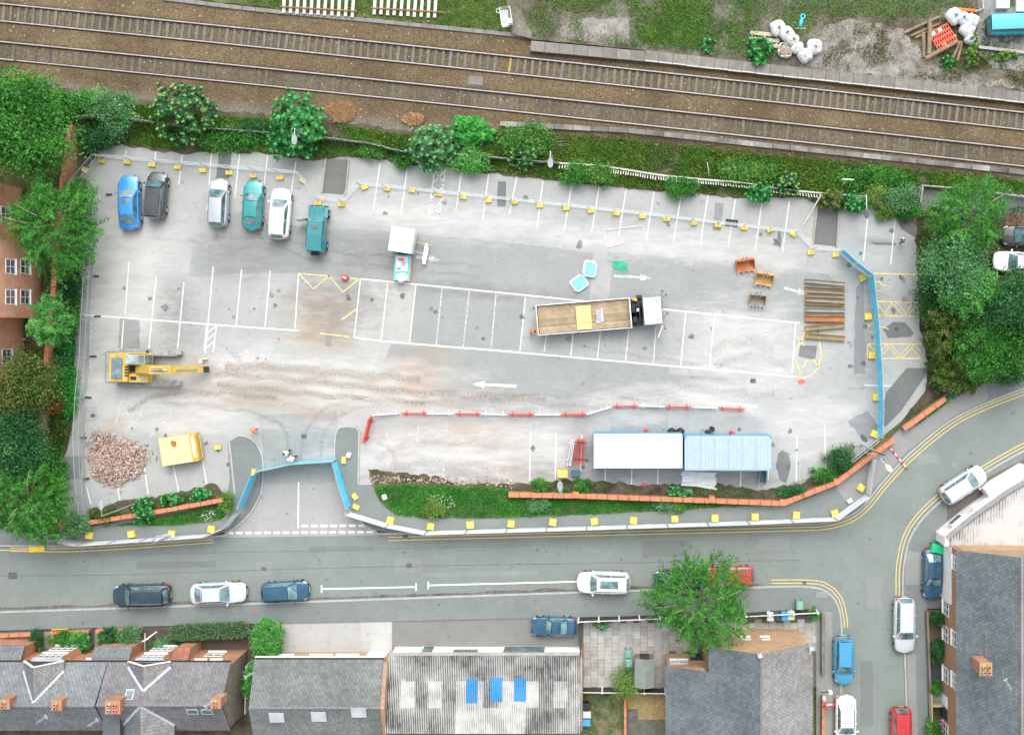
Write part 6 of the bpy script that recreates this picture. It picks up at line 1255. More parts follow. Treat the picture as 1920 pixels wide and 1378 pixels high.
pk = thing('bracing_stack', 'bundle of silver metal bracing bars strapped on the lorry deck', 'metal bars', onlorry(-.35, -.05, 1.21), R(4.6))
for i in range(9): MB().bar((-.25 + random.uniform(-.04, .04), -.55 + i * .13, .03 + random.uniform(0, .03)), (.25 + random.uniform(0, .08), -.55 + i * .125, .05 + random.uniform(0, .06)), .1, .05).build('bar', GAL, pk)
MB().bar((.33, -.5, .08), (.3, .65, .12), .1, .08).build('bar', WPVC, pk)

# ---- excavator
EX = thing('excavator', 'yellow tracked excavator with its arm stretched to the right', 'excavator', (*PX(262, 689, .8), .012), R(-1))
YEL = M('digger_yellow', (.58, .37, .045), c2=(.60, .44, .12), var=.18, scale=2.2, fine=.14, rough=.45, coat=.2); STEEL = M('track_steel', (.36, .355, .34), var=.3, fine=.25, rough=.6, metal=.3)
for s in (-1, 1):
    q = MB(); n = 26; y0, y1 = s * 1.33 - .3, s * 1.33 + .3
    tk = MB().bb(-1.6, 3.1, s * 1.33 - .18, s * 1.33 + .18, .2, .62).build('track_frame', CHS, EX)
    for i in range(42): MB().bb(-1.9 + i * .122, -1.9 + i * .122 + .1, y0, y1, .74, .79 + (.02 if i % 2 else 0)).build('track_plate', STEEL, tk)
    for wx in (-1.6, 3.15): MB().cyl((wx, s * 1.33, .4), .37, .34, 16, 'Y').build('sprocket', STEEL, EX)
MB().cyl((0, 0, .95), .7, .2, 20).build('slew_ring', CHS, EX)
MB().bb(-2.15, 1.25, -1.28, 1.28, 1.05, 1.25).build('deck', YEL, EX, bevel=.04)
MB().hexa([(-2.3, -1.28, 1.2), (-1.5, -1.28, 1.2), (-1.5, 1.28, 1.2), (-2.3, 1.28, 1.2), (-2.15, -1.2, 2.05), (-1.5, -1.2, 2.05), (-1.5, 1.2, 2.05), (-2.15, 1.2, 2.05)]).build('counterweight', YEL, EX, bevel=.08)
MB().bb(-1.9, -1.0, -.98, .88, 2.05, 2.12).build('engine_hood', glassm('dark_hood_panel', (.05, .085, .10)), EX, bevel=.03); MB().bb(-1.5, -.55, -1.2, 1.2, 1.25, 2.0).build('engine_bay', YEL, EX, bevel=.04)
for i in range(4): MB().bb(-.78, -.5, -.75 + i * .25, -.6 + i * .25, 2.002, 2.02).build('step_plate', CHS, EX)
MB().bb(-.55, 1.1, -1.25, -.5, 1.25, 1.75).build('tool_box', YEL, EX, bevel=.04); MB().bb(.45, .85, -1.1, -.7, 1.752, 1.78).build('grip_panel', STEEL, EX); MB().bb(-.4, .1, -1.05, -.75, 1.752, 1.775).build('vent_grille', CHS, EX)
MB().hexa([(-.55, .25, 1.25), (1.35, .25, 1.25), (1.35, 1.2, 1.25), (-.55, 1.2, 1.25), (-.5, .3, 2.7), (1.15, .3, 2.7), (1.15, 1.15, 2.7), (-.5, 1.15, 2.7)]).build('cab', YEL, EX, bevel=.06)
MB().bb(-.42, .62, .38, 1.08, 2.705, 2.73).build('roof_panel', glassm('cab_roof_panel', (.11, .155, .175)), EX); MB().bb(.66, 1.1, .36, 1.1, 2.7, 2.715).build('roof_window', CGL, EX); MB().bar((1.37, .73, 1.6), (1.17, .73, 2.6), .75, .03).build('windscreen', CGL, EX); MB().bb(-.3, 1.0, .23, .25, 1.7, 2.5).build('side_window', CGL, EX); MB().bb(-.3, 1.0, 1.2, 1.22, 1.7, 2.5).build('side_window', CGL, EX)
MB().bb(-.5, .3, -.35, .15, 1.25, 1.5).build('boom_mount', CHS, EX)
def arm(pts, wd, hts, nm, m=YEL):
    q = MB()
    for i in range(len(pts) - 1):
        (xa, za), (xb, zb) = pts[i], pts[i + 1]; ha, hb = hts[i], hts[i + 1]; w0, w1 = wd[i] / 2, wd[i + 1] / 2
        q.hexa([(xa, -w0 - .08, za - ha / 2), (xb, -w1 - .08, zb - hb / 2), (xb, w1 - .08, zb - hb / 2), (xa, w0 - .08, za - ha / 2), (xa, -w0 - .08, za + ha / 2), (xb, -w1 - .08, zb + hb / 2), (xb, w1 - .08, zb + hb / 2), (xa, w0 - .08, za + ha / 2)])
    return q.build(nm, m, EX, bevel=.02)
arm([(0.1, 1.7), (1.9, 3.1), (3.6, 2.9)], [.78, .74, .66], [.5, .8, .45], 'boom'); arm([(3.2, 3.15), (4.3, 2.0), (5.6, .9)], [.6, .6, .48], [.5, .6, .34], 'dipper_arm')
for (a, b_) in (((.6, .2, 1.6), (2.0, .24, 2.7)), ((.6, -.36, 1.6), (2.0, -.4, 2.7)), ((2.0, -.08, 3.55), (3.4, -.08, 3.35)), ((3.9, -.08, 2.75), (5.2, -.08, 1.5))): MB().tube([a, b_], .075, 10).build('hydraulic_ram', CHR, EX)
MB().tube([(.5, -.2, 1.9), (1.4, -.2, 2.95), (2.1, -.15, 3.55), (3.0, -.15, 3.45)], .03, 6).build('hose', BLK, EX); MB().tube([(.5, 0, 1.9), (1.4, 0, 2.98), (2.1, -.02, 3.57), (3.0, -.02, 3.47)], .03, 6).build('hose', BLK, EX)
MB().box((5.75, -.08, .75), (.45, .5, .4), 0, R(25)).build('quick_hitch', CHS, EX, bevel=.03)
for (a, b_) in (((-2.45, 1.3, 1.9), (-2.45, -1.3, 1.9)), ((-2.45, 1.3, 1.9), (-1.6, 1.3, 1.9)), ((-2.45, -1.3, 1.9), (-1.6, -1.3, 1.9)), ((-2.45, 1.3, 1.2), (-2.45, 1.3, 1.9)), ((-2.45, -1.3, 1.2), (-2.45, -1.3, 1.9)), ((-2.45, 0, 1.2), (-2.45, 0, 1.9))): MB().tube([a, b_], .02, 6).build('handrail', CHS, EX)
MB().box((1.2, 1.4, 2.2), (.08, .25, .3)).build('mirror', BLK, EX)
def bucket(u, v, rz, w_, label, cm, teeth=5):
    t = thing('digger_bucket', label, 'digger bucket', (*PX(u, v), .012), R(rz)); pr = [(-.5, .16), (-.1, .02), (.35, .04), (.6, .25), (.62, .6), (.45, .78), (.40, .74), (.54, .58), (.52, .3), (.32, .12), (-.1, .1), (-.5, .22)]
    q = MB(); n = len(pr); q.add([(-w_ / 2, y, z) for y, z in pr] + [(w_ / 2, y, z) for y, z in pr], [(i, n + i, n + (i + 1) % n, (i + 1) % n) for i in range(n)]); q.build('shell', cm, t)
    for s in (-1, 1): e = MB(); pts = [(-.5, .16), (-.1, .02), (.35, .04), (.6, .25), (.62, .6), (.45, .78), (.1, .55)]; m = len(pts); e.add([(s * (w_ / 2) - .03, y, z) for y, z in pts] + [(s * (w_ / 2) + .03, y, z) for y, z in pts], [tuple(range(m)), tuple(range(2 * m - 1, m - 1, -1))] + [(i, (i + 1) % m, m + (i + 1) % m, m + i) for i in range(m)]); e.build('side_plate', cm, t)
    for s in (-.16, .16): MB().bb(s - .03, s + .03, .3, .75, .62, .95).build('mounting_ear', cm, t)
    MB().cyl((0, .5, .85), .05, .5, 10, 'X').build('pin', STEEL, t)
    for i in range(teeth): x = -w_ / 2 + .06 + i * (w_ - .12) / (teeth - 1); MB().hexa([(x - .04, -.72, .2), (x + .04, -.72, .2), (x + .05, -.46, .16), (x - .05, -.46, .16), (x - .03, -.72, .23), (x + .03, -.72, .23), (x + .05, -.46, .25), (x - .05, -.46, .25)]).build('tooth', STEEL, t)
RUST1 = M('orange_bucket', (.45, .16, .06), var=.3, fine=.2); RUST2 = M('tan_bucket', (.48, .29, .12), var=.25, fine=.2); RUST3 = M('grey_bucket', (.27, .23, .19), var=.25, fine=.2)
bucket(1397, 499, 8, 1.55, 'orange-red digger bucket, uppermost of the three buckets', RUST1, 4); bucket(1432, 525, -10, 1.5, 'tan digger bucket in the middle of the three buckets', RUST2, 4); bucket(1419, 564, -6, 1.35, 'grey toothed digger bucket, lowest of the three buckets', RUST3, 5)

# ------------------------------------------------------------------ walls, fences, lamps
BW = M('coping_brick', (.52, .20, .105), var=.15, scale=2, fine=.2, fscale=16)
def brickwall(pts, h, wd, label, mat=RED, z0=0.0, name='brick_wall'):
    ln = PP(pts); o = thing(name, label, 'wall', (*ln[0], z0)); lo = [(p[0] - ln[0][0], p[1] - ln[0][1]) for p in ln]
    MB().wall(lo, wd - .04, -.05, h - .09).build('brickwork', mat, o)
    tot = []; 
    for i in range(len(lo) - 1):
        a, b = lo[i], lo[i + 1]; d = math.dist(a, b); n = max(1, int(d / .9))
        for k in range(n):
            p, q = k / n, (k + 1) / n - .012; MB().wall([(a[0] + (b[0] - a[0]) * p, a[1] + (b[1] - a[1]) * p), (a[0] + (b[0] - a[0]) * q, a[1] + (b[1] - a[1]) * q)], wd, h - .09, h + random.uniform(0, .012)).build('coping_brick', BW, o)
    return o
brickwall([(148, 240), (142, 290), (132, 360), (124, 440), (118, 540), (108, 640), (100, 720), (94, 790), (86, 880), (80, 930)], 1.75, .42, 'long red brick wall along the left side under the trees')
brickwall([(105, 985), (172, 977), (300, 957), (425, 934)], .9, .36, 'low red brick wall left of the entrance', REDY)
brickwall([(955, 925), (1080, 927), (1300, 935), (1465, 941), (1565, 902), (1610, 868), (1672, 822)], .85, .42, 'long curved red brick wall behind the site cabins', REDY, .03)
brickwall([(1690, 803), (1768, 746)], .85, .42, 'short red brick wall beside the path on the bend', RED, .03)
for (u, v) in ((1080, 925), (1333, 933), (1465, 939), (1565, 900)): 
    tag(MB().bb(PX(u, v)[0] - .26, PX(u, v)[0] + .26, PX(u, v)[1] - .26, PX(u, v)[1] + .26, .0, .98).build('wall_pier', BW), f'square brick pier on the curved wall, {nth(((1080, 925), (1333, 933), (1465, 939), (1565, 900)).index((u, v)))} from its left end', 'pier', 'piers of the curved wall')
# palisade / chain fence on the bank
def palisade(pts, label, hgt=1.3, lean=0, mat=None, gap=.22, w_=.09):
    ln = spline(PP(pts), .9); o = thing('bank_fence', label, 'fence', (*ln[0], .03)); lo = [(p[0] - ln[0][0], p[1] - ln[0][1]) for p in ln]; m = mat or GAL
    for z in (.3, hgt - .2): MB().wall(lo, .05, z, z + .06).build('rail', m, o)
    acc = 0; pl_ = MB().bb(-w_ / 2, w_ / 2, -.012, .012, 0, hgt).mesh('pale'); pl_.materials.append(m); k = 0
    for i in range(len(lo) - 1):
        a, b = lo[i], lo[i + 1]; d = math.dist(a, b); n = max(1, int(d / gap))
        for j in range(n):
            t = j / n; q = bpy.data.objects.new('pale', pl_); col.objects.link(q); q.parent = o; q.location = (a[0] + (b[0] - a[0]) * t, a[1] + (b[1] - a[1]) * t, random.uniform(-.06, .05)); q.rotation_euler = (lean + random.uniform(-.05, .05), random.uniform(-.03, .03), math.atan2(b[1] - a[1], b[0] - a[0])); k += 1
    return k
GREYF = M('weathered_grey_fence', (.33, .33, .31), var=.2, fine=.15); WHF = M('white_picket', (.62, .61, .57), var=.15, fine=.15)
palisade([(150, 225), (185, 222), (260, 229), (345, 240)], 'grey paling fence behind the big laurel, left length', 1.5, mat=GREYF, gap=.13, w_=.12); palisade([(345, 240), (420, 246), (520, 254)], 'grey paling fence between the two big laurels', 1.2, mat=GREYF, gap=.13, w_=.12)
palisade([(580, 258), (640, 265), (700, 274), (760, 288), (815, 294)], 'grey curved paling fence right of the bright laurel', 1.3, mat=GREYF, gap=.13, w_=.12); palisade([(860, 292), (930, 298), (1000, 305), (1050, 308)], 'grey paling fence left of the second lamp', 1.1, mat=GREYF, gap=.13, w_=.12)
palisade([(1050, 308), (1110, 312), (1160, 318), (1235, 330), (1300, 337)], 'white picket fence leaning on the bank, left length', 1.0, .5, mat=WHF, gap=.2); palisade([(1300, 337), (1390, 345), (1460, 356), (1560, 366), (1640, 372), (1718, 382)], 'white picket fence leaning on the bank, right length', 1.0, .45, mat=WHF, gap=.2)
palisade([(1720, 382), (1724, 352)], 'pale gate fence at the head of the path', 1.2, mat=WHF, gap=.12, w_=.1); palisade([(1724, 350), (1800, 356), (1880, 366), (1985, 379)], 'pale picket fence along the far side of the upper path', 1.0, mat=WHF, gap=.14, w_=.1); palisade([(1742, 388), (1765, 390)], 'short pale fence at the near side of the path', 1.0, mat=WHF, gap=.12, w_=.1)
def post(pts, r_, label, name='post', mat=None, cat='post'):
    o0 = pts[0]; o = MB().tube([tuple(np.array(p) - np.array(o0)) for p in pts], r_, 8).build(name, mat or WHF); o.location = o0; return tag(o, label, cat)
post([P(1502, 430), P(1540, 365, 1.2)], .05, 'long white pole leaning from the fence corner to the bank', 'leaning_pole', cat='pole')
for i, (a, b_, lab) in enumerate((((1330, 330), (1326, 305), 'white leaning post on the bank, left one'), ((1380, 335), (1368, 316), 'white leaning post on the bank, middle one'), ((1380, 338), (1378, 314), 'white leaning post on the bank, right one'))): post([P(*a), P(*b_, .9)], .045, lab)
tp = thing('t_post', 'white T-shaped post on the bank right of the leaning posts', 'post', P(1578, 350)); MB().tube([(0, 0, 0), (-.05, .3, 2.6)], .05, 8).build('shaft', WHF, tp); MB().bar((-.5, .3, 2.6), (.5, .25, 2.6), .09, .09).build('crossbar', WHF, tp)
# lamps
LHD = M('lamp_housing', (.30, .315, .335), rough=.4); LDK = M('lamp_dark', (.07, .085, .095), rough=.4)
def lamp(u, v, z, ang, label, mat=LHD, big=1.0, arm=.9):
    """(u, v): plan place of the head, z its height"""
    x, y, _ = P(u, v, z); a = R(ang); dx, dy = math.cos(a), math.sin(a); t = thing('street_lamp', label, 'lamp', (x - dx * arm, y - dy * arm, .03))
    MB().tube([(0, 0, 0), (0, 0, 1.2), (0, 0, z - .12)], [.09, .07, .05], 8).build('column', GAL, t); MB().tube([(0, 0, z - .14), (dx * arm * .5, dy * arm * .5, z - .02), (dx * (arm - .2), dy * (arm - .2), z)], .035, 6).build('arm', GAL, t)
    c = (dx * arm, dy * arm, z); q = MB(); L = .85 * big; w_ = .45 * big
    for k in range(2): pass
    hx = [(-.5 * L, .12), (-.15 * L, .5), (.25 * L, .5), (.5 * L, .25)]; prof = [(l, s * w_) for l, s in hx] + [(l, -s * w_) for l, s in hx[::-1]]
    q.prism([(c[0] + l * dx - s * dy, c[1] + l * dy + s * dx) for l, s in prof], z - .07, z + .06); q.build('lamp_head', mat, t, bevel=.03); return t
lamp(552, 262, 6.0, -90, 'grey lamp head poking through the bright laurel'); lamp(1032, 305, 6.0, -90, 'grey lamp head over the bank, middle of the north edge'); lamp(190, 947, 6.0, 90, 'pale lamp head over the lower left planting bed'); lamp(1050, 912, 6.0, 90, 'grey lamp head over the brick wall start')
lamp(1625, 402, 6.0, -90, 'dark slim lamp over the right end bays', LDK, .8, 1.6); lamp(1620, 822, 5.0, 130, 'dark lamp arm over the yard at the curved wall', LDK, .9, 1.3); lamp(1666, 877, 6.0, -50, 'white lamp head over the pavement bend', M('white_lamp', (.80, .80, .80)), .85, .9)
sl = thing('street_lamp', 'grey lamp with long swan-neck arm by the entrance pavement', 'lamp', P(324, 1002)); 
MB().tube([(0, 0, 0), (0, 0, 4.6), (.1, .3, 4.95), (.6, .75, 5.05), (1.2, .8, 5.1)], [.11, .07, .06, .06, .06], 8).build('column', GAL, sl); MB().box((1.45, .85, 5.1), (.62, .2, .12), R(8)).build('lamp_head', GAL, sl, bevel=.03); MB().bb(-.2, .2, -.16, .16, 0, .5).build('base_box', WPVC, sl)
for (a, b_, lab) in ((((1628, 842), (1660, 854)), 1.5, 'thin dark pole slanting over the curved wall, upper'), (((1640, 856), (1657, 863)), 1.5, 'thin dark pole slanting over the curved wall, lower')): post([P(*a[0], b_), P(*a[1], b_ + .5)], .05, lab, 'dark_pole', BLK, 'pole')

# ------------------------------------------------------------------ temporary site fencing
def fence_panel_mesh(L, solid=None, h=2.0):
    """returns list of (name, mesh) parts for a panel along +X from 0 to L"""
    fr = MB()
    for (a, b_) in (((.03, 0, .1), (.03, 0, h)), ((L - .03, 0, .1), (L - .03, 0, h)), ((.03, 0, h), (L - .03, 0, h)), ((.03, 0, .15), (L - .03, 0, .15)), ((.03, 0, 1.0), (L - .03, 0, 1.0))): fr.tube([a, b_], .026, 6)
    ms = MB()
    if solid is None:
        n = int(L / .14)
        for i in range(1, n): x = L * i / n; ms.bar((x, 0, .16), (x, 0, h - .03), .005, .005)
        for z in (.4, .7, 1.3, 1.6): ms.bar((.04, 0, z), (L - .04, 0, z), .005, .005)
    else: ms.grid(lambda i, j: (.05 + (L - .1) * i, .035 + .015 * math.sin(i * 9) * math.sin(j * 5 + 1), .14 + (h - .15) * j), 8, 4)
    return fr, ms
SHW = M('white_sheeting', (.76, .80, .85), var=.08, scale=1.1, rough=.5); SHB = M('blue_sheeting', (.10, .60, .88), var=.15, scale=1.4, rough=.5); FRM = M('fence_frame', (.52, .56, .58), rough=.4, metal=.5)
def fence_run(pts, n, label, solid=None, group=None, flip=False, names=None):
    ln = PP(pts); tot = sum(math.dist(ln[i], ln[i + 1]) for i in range(len(ln) - 1)); out = []
    segs = []
    for i in range(len(ln) - 1):
        k = max(1, round(n * math.dist(ln[i], ln[i + 1]) / tot)); 
        for j in range(k): segs.append((tuple(np.array(ln[i]) + (np.array(ln[i + 1]) - np.array(ln[i])) * j / k), tuple(np.array(ln[i]) + (np.array(ln[i + 1]) - np.array(ln[i])) * (j + 1) / k)))
    for i, (a, b_) in enumerate(segs):
        if flip: a, b_ = b_, a
        L = math.dist(a, b_) - .04; t = thing('mesh_fence' if solid is None else 'sheeted_fence', f'{label}, {nth(i)} panel from its left end' if len(segs) > 1 else label, 'fence', (*a, .02 if solid is None or a[1] > -12 else .12), math.atan2(b_[1] - a[1], b_[0] - a[0]), group or label)
        fr, ms = fence_panel_mesh(L, solid); fr.build('frame', FRM, t); ms.build('mesh_infill' if solid is None else 'sheeting', FRM if solid is None else solid, t)
        MB().tube([(.0, 0, 1.1), (.0, 0, 1.25)], .04, 6).build('clamp', GAL, t)
        out.append(t)
    return out
fence_run([(141, 392), (150, 345), (192, 296)], 3, 'mesh fence at the top left corner of the yard'); fence_run([(192, 296), (300, 305), (566, 327)], 8, 'mesh fence behind the six parked vehicles')
fence_run([(566, 327), (598, 374)], 1, 'mesh fence panel slanting in to the left ramp'); fence_run([(598, 374), (644, 380)], 1, 'mesh fence panel across the foot of the left ramp'); fence_run([(644, 380), (677, 347)], 1, 'mesh fence panel slanting out from the left ramp')
fence_run([(677, 347), (960, 376), (1200, 402), (1492, 437)], 17, 'mesh fence along the empty north bays'); fence_run([(1492, 437), (1524, 468)], 1, 'mesh fence panel slanting in to the right ramp'); fence_run([(1524, 468), (1574, 471)], 1, 'mesh fence panel across the foot of the right ramp')
fence_run([(1574, 471), (1600, 495), (1629, 517)], 2, 'blue sheeted fence slanting from the right ramp', SHB, flip=True); fence_run([(1629, 517), (1638, 600), (1645, 700), (1647, 770), (1645, 818)], 4, 'blue sheeted fence along the disabled bays', SHB, flip=True)
fence_run([(187, 372), (180, 440), (176, 520), (171, 600), (168, 670), (160, 745), (156, 820), (160, 895), (168, 960)], 8, 'mesh fence along the left side of the yard')
fence_run([(72, 998), (160, 1016), (395, 1000), (430, 985), (452, 958)], 6, 'white sheeted fence left of the entrance', SHW, flip=True); fence_run([(457, 950), (483, 887)], 1, 'blue sheeted fence panel left of the entrance gate', SHB, flip=True)
fence_run([(484, 882), (556, 866)], 1, 'blue entrance gate leaf, left of two', SHB); fence_run([(556, 866), (634, 861)], 1, 'blue entrance gate leaf, right of two', SHB); fence_run([(632, 863), (658, 950)], 1, 'blue sheeted fence panel right of the entrance gate', SHB); fence_run([(658, 952), (655, 958)], 1, 'narrow mesh link at the right of the entrance')
fence_run([(655, 958), (730, 981), (802, 995), (1100, 986), (1400, 976), (1562, 969), (1622, 925), (1632, 855)], 15, 'white sheeted fence along the pavement', SHW, flip=True); fence_run([(1590, 862), (1640, 822)], 1, 'mesh panel lying against the curved wall')
# yellow blocks
def block_mesh(w_, d_, h_):
    b = MB(); b.hexa([(-w_ / 2, -d_ / 2, 0), (w_ / 2, -d_ / 2, 0), (w_ / 2, d_ / 2, 0), (-w_ / 2, d_ / 2, 0), (-w_ / 2 + .04, -d_ / 2 + .03, h_), (w_ / 2 - .04, -d_ / 2 + .03, h_), (w_ / 2 - .04, d_ / 2 - .03, h_), (-w_ / 2 + .04, d_ / 2 - .03, h_)])
    b.box((0, 0, h_ + .005), (w_ * .72, .05, .02)); m = b.mesh('fence_block'); m.materials.append(YBK); return m
bm1 = block_mesh(.62, .40, .2); bm2 = block_mesh(.66, .62, .26)
def blocks(lst, me, label, group, z=.02, stay=None):
    for i, q in enumerate(lst):
        u, v = q[0] + random.uniform(-1.5, 1.5), q[1] + random.uniform(-.8, .8); a = q[2] if len(q) > 2 else 0
        t = thing('fence_block', f'{label}, {nth(i)} from its left end' if len(lst) > 1 else label, 'fence block', (*PX(u, v), z), R(a + random.uniform(-9, 9)), group)
        o = bpy.data.objects.new('weight', me); col.objects.link(o); o.parent = t
        if stay: MB().tube([(0, 0, .2), (0, stay, 1.1)], .02, 6).build('stay', FRM, t); MB().tube([(.12, 0, .2), (.12, stay, .25)], .02, 6).build('stay_foot', FRM, t)
blocks([(192, 302, -6), (160, 320, -40), (153, 364, -60)], bm1, 'yellow block at the fence corner by the left wall', 'blocks at the north-west fence corner', .02)
blocks([(240, 305), (287, 309), (333, 314), (381, 320), (430, 325), (477, 330), (525, 334), (567, 339, -25)], bm1, 'yellow block under the fence behind the parked vehicles', 'blocks behind the parked vehicles', .02, .3)
blocks([(597, 381), (642, 384)], bm1, 'yellow block at the foot of the left ramp', 'blocks at the left ramp', .02, .2)
blocks([(683, 352, 12), (727, 354), (774, 358), (822, 364), (868, 370), (917, 376), (966, 380), (1013, 385), (1061, 391), (1108, 396), (1157, 400), (1204, 406), (1251, 411), (1300, 418), (1347, 423), (1395, 428), (1443, 431, 25), (1485, 439, -35)], bm1, 'yellow block under the fence along the empty north bays', 'blocks along the empty bays', .02, .3)
blocks([(1521, 473), (1567, 478)], bm1, 'yellow block at the foot of the right ramp', 'blocks at the right ramp', .02, .2)
blocks([(1617, 521, -60), (1626, 594), (1634, 666), (1641, 745), (1640, 813, -30)], bm2, 'yellow block inside the blue sheeted fence, counted from the top', 'blocks inside the blue fence', .02)
blocks([(96, 992), (170, 1003), (247, 1001), (325, 1000), (399, 991)], bm2, 'yellow block behind the white fence left of the entrance', 'blocks left of the entrance', .12)
blocks([(733, 974, -15), (807, 985), (883, 983), (960, 981), (1037, 979), (1113, 977), (1189, 975), (1265, 972), (1341, 970), (1416, 968), (1491, 965), (1563, 961, 15), (1614, 914, -30)], bm2, 'yellow block behind the white fence along the pavement', 'blocks along the pavement', .12)
blocks([(478, 886, 80), (410, 838, 10)], bm1, 'yellow block left of the entrance gate', 'blocks left of the gate', .12); blocks([(647, 862, 85), (666, 930, 120), (667, 949, 150)], bm1, 'yellow block right of the entrance gate', 'blocks right of the gate', .12)
for i, (u, v) in enumerate(((205, 365), (180, 518), (183, 593), (175, 668), (166, 745), (157, 820), (162, 897))):
    t = MB().bb(-.28, .28, -.07, .07, 0, .12).build('rubber_block', M('grey_rubber', (.05, .05, .052)), None, bevel=.03); t.location = (*PX(u, v), .02); tag(t, f'black rubber foot under the left yard fence, {nth(i)} from the top', 'fence foot', 'feet of the left fence')
# plastic barriers
BRD = M('barrier_red', (.66, .045, .03), rough=.45); BWH = M('barrier_white', (.78, .77, .79), rough=.45)
def barrier_parts(t, m, L=2.05):
    MB().bb(0, L, -.022, .022, .92, 1.0).build('top_rail', m, t); MB().bb(0, L, -.03, .03, .12, .3).build('bottom_rail', m, t)
    n = 9
    for i in range(n): x = .1 + (L - .2) * i / (n - 1); MB().bb(x - .03, x + .03, -.015, .015, .3, .92).build('upright', m, t)
    for x in (.28, L - .28): MB().bb(x - .035, x + .035, -.24, .24, 0, .1).build('foot', m, t, bevel=.01)
    for x in (-.05, L + .05): MB().cyl((x, 0, .55), .035, .9, 8).build('hinge', m, t)
def mkb(m): t = thing('plastic_barrier', '', 'barrier', (0, 0, 0)); barrier_parts(t, m); return t
PROTO = {}
def barrier(a, b_, m, label, group):
    (xa, ya), (xb, yb_) = PX(*a, .5), PX(*b_, .5); an = math.atan2(yb_ - ya, xb - xa)
    if m.name not in PROTO: t = PROTO[m.name] = mkb(m); t.location = (xa, ya, .02); t.rotation_euler = (0, 0, an)
    else: t = copy_tree(PROTO[m.name], (xa, ya, .02), an)
    return tag(t, label, 'barrier', group)
row = [(702, 778, 746, 775), (755, 775, 799, 775), (803, 775, 849, 776), (855, 776, 899, 776), (904, 776, 950, 777), (955, 777, 1000, 777), (1005, 777, 1050, 777), (1054, 777, 1098, 777), (1102, 776, 1146, 763), (1151, 762, 1195, 761), (1200, 761, 1246, 762), (1250, 763, 1294, 763), (1299, 763, 1345, 765), (1350, 765, 1393, 767)]
for i, q in enumerate(row): barrier(q[:2], q[2:], BWH if i % 2 == 0 else BRD, f'{"white" if i % 2 == 0 else "red"} plastic barrier in the long row across the yard, {nth(i // 2)} {"white" if i % 2 == 0 else "red"} one from the left', 'barrier row across the yard')
barrier((696, 782), (686, 822), BRD, 'red plastic barrier at the left end of the row, turned towards the entrance', 'barriers turned at the row end'); barrier((693, 786), (683, 824), BRD, 'second red barrier leaning beside the turned one at the row end', 'barriers turned at the row end')
for i in range(4): barrier((1083 + i * 4, 824), (1074 + i * 6, 872 + (i % 2) * 4), BRD, f'red barrier folded in the stack beside the white cabin, {nth(i)} from the left', 'red stack beside the cabin')
for i in range(3): barrier((1077 - i * 3, 826), (1070 - i * 3, 872 + (i % 2) * 5), BWH, f'white barrier folded in the stack beside the white cabin, {nth(i)} from the right', 'white stack beside the cabin')
BGR = M('barrier_pedestrian_frame', (.72, .76, .80), rough=.4)
def pedstack(u, v, rz, w_, h_, label, sheet=True):
    t = thing('barrier_stack', label, 'barrier panels', (*PX(u, v), .02), R(rz))
    for k in range(3):
        f = MB(); a = k * .05; z = .06 + k * .09
        pts = [(-w_ / 2, -h_ / 2 + .15, z), (-w_ / 2 + .15, -h_ / 2, z), (w_ / 2 - .15, -h_ / 2, z), (w_ / 2, -h_ / 2 + .15, z), (w_ / 2, h_ / 2 - .15, z), (w_ / 2 - .15, h_ / 2, z), (-w_ / 2 + .15, h_ / 2, z), (-w_ / 2, h_ / 2 - .15, z), (-w_ / 2, -h_ / 2 + .15, z)]
        f.tube([(x + a, y - a, zz) for x, y, zz in pts], .035, 6); pf_ = f.build('panel_frame', BGR, t)
        for i in range(7): x = -w_ / 2 + .1 + (w_ - .2) * i / 6; MB().bar((x + a, -h_ / 2 + a * 0 - a, z), (x + a, h_ / 2 - a, z), .025, .025).build('bar', BGR, pf_)
        if k == 2: MB().bb(-w_ / 2 + .06 + a, w_ / 2 - .06 + a, -h_ / 2 + .08 - a, h_ / 2 - .08 - a, z - .03, z - .026).build('blue_panel', SHB, pf_)
pedstack(1084, 531, 35, 1.25, 1.1, 'blue and white barrier panels stacked askew, lower stack by the concrete strip'); pedstack(1105, 503, -8, 1.05, 1.25, 'blue and white barrier panels stacked flat, upper stack by the concrete strip')

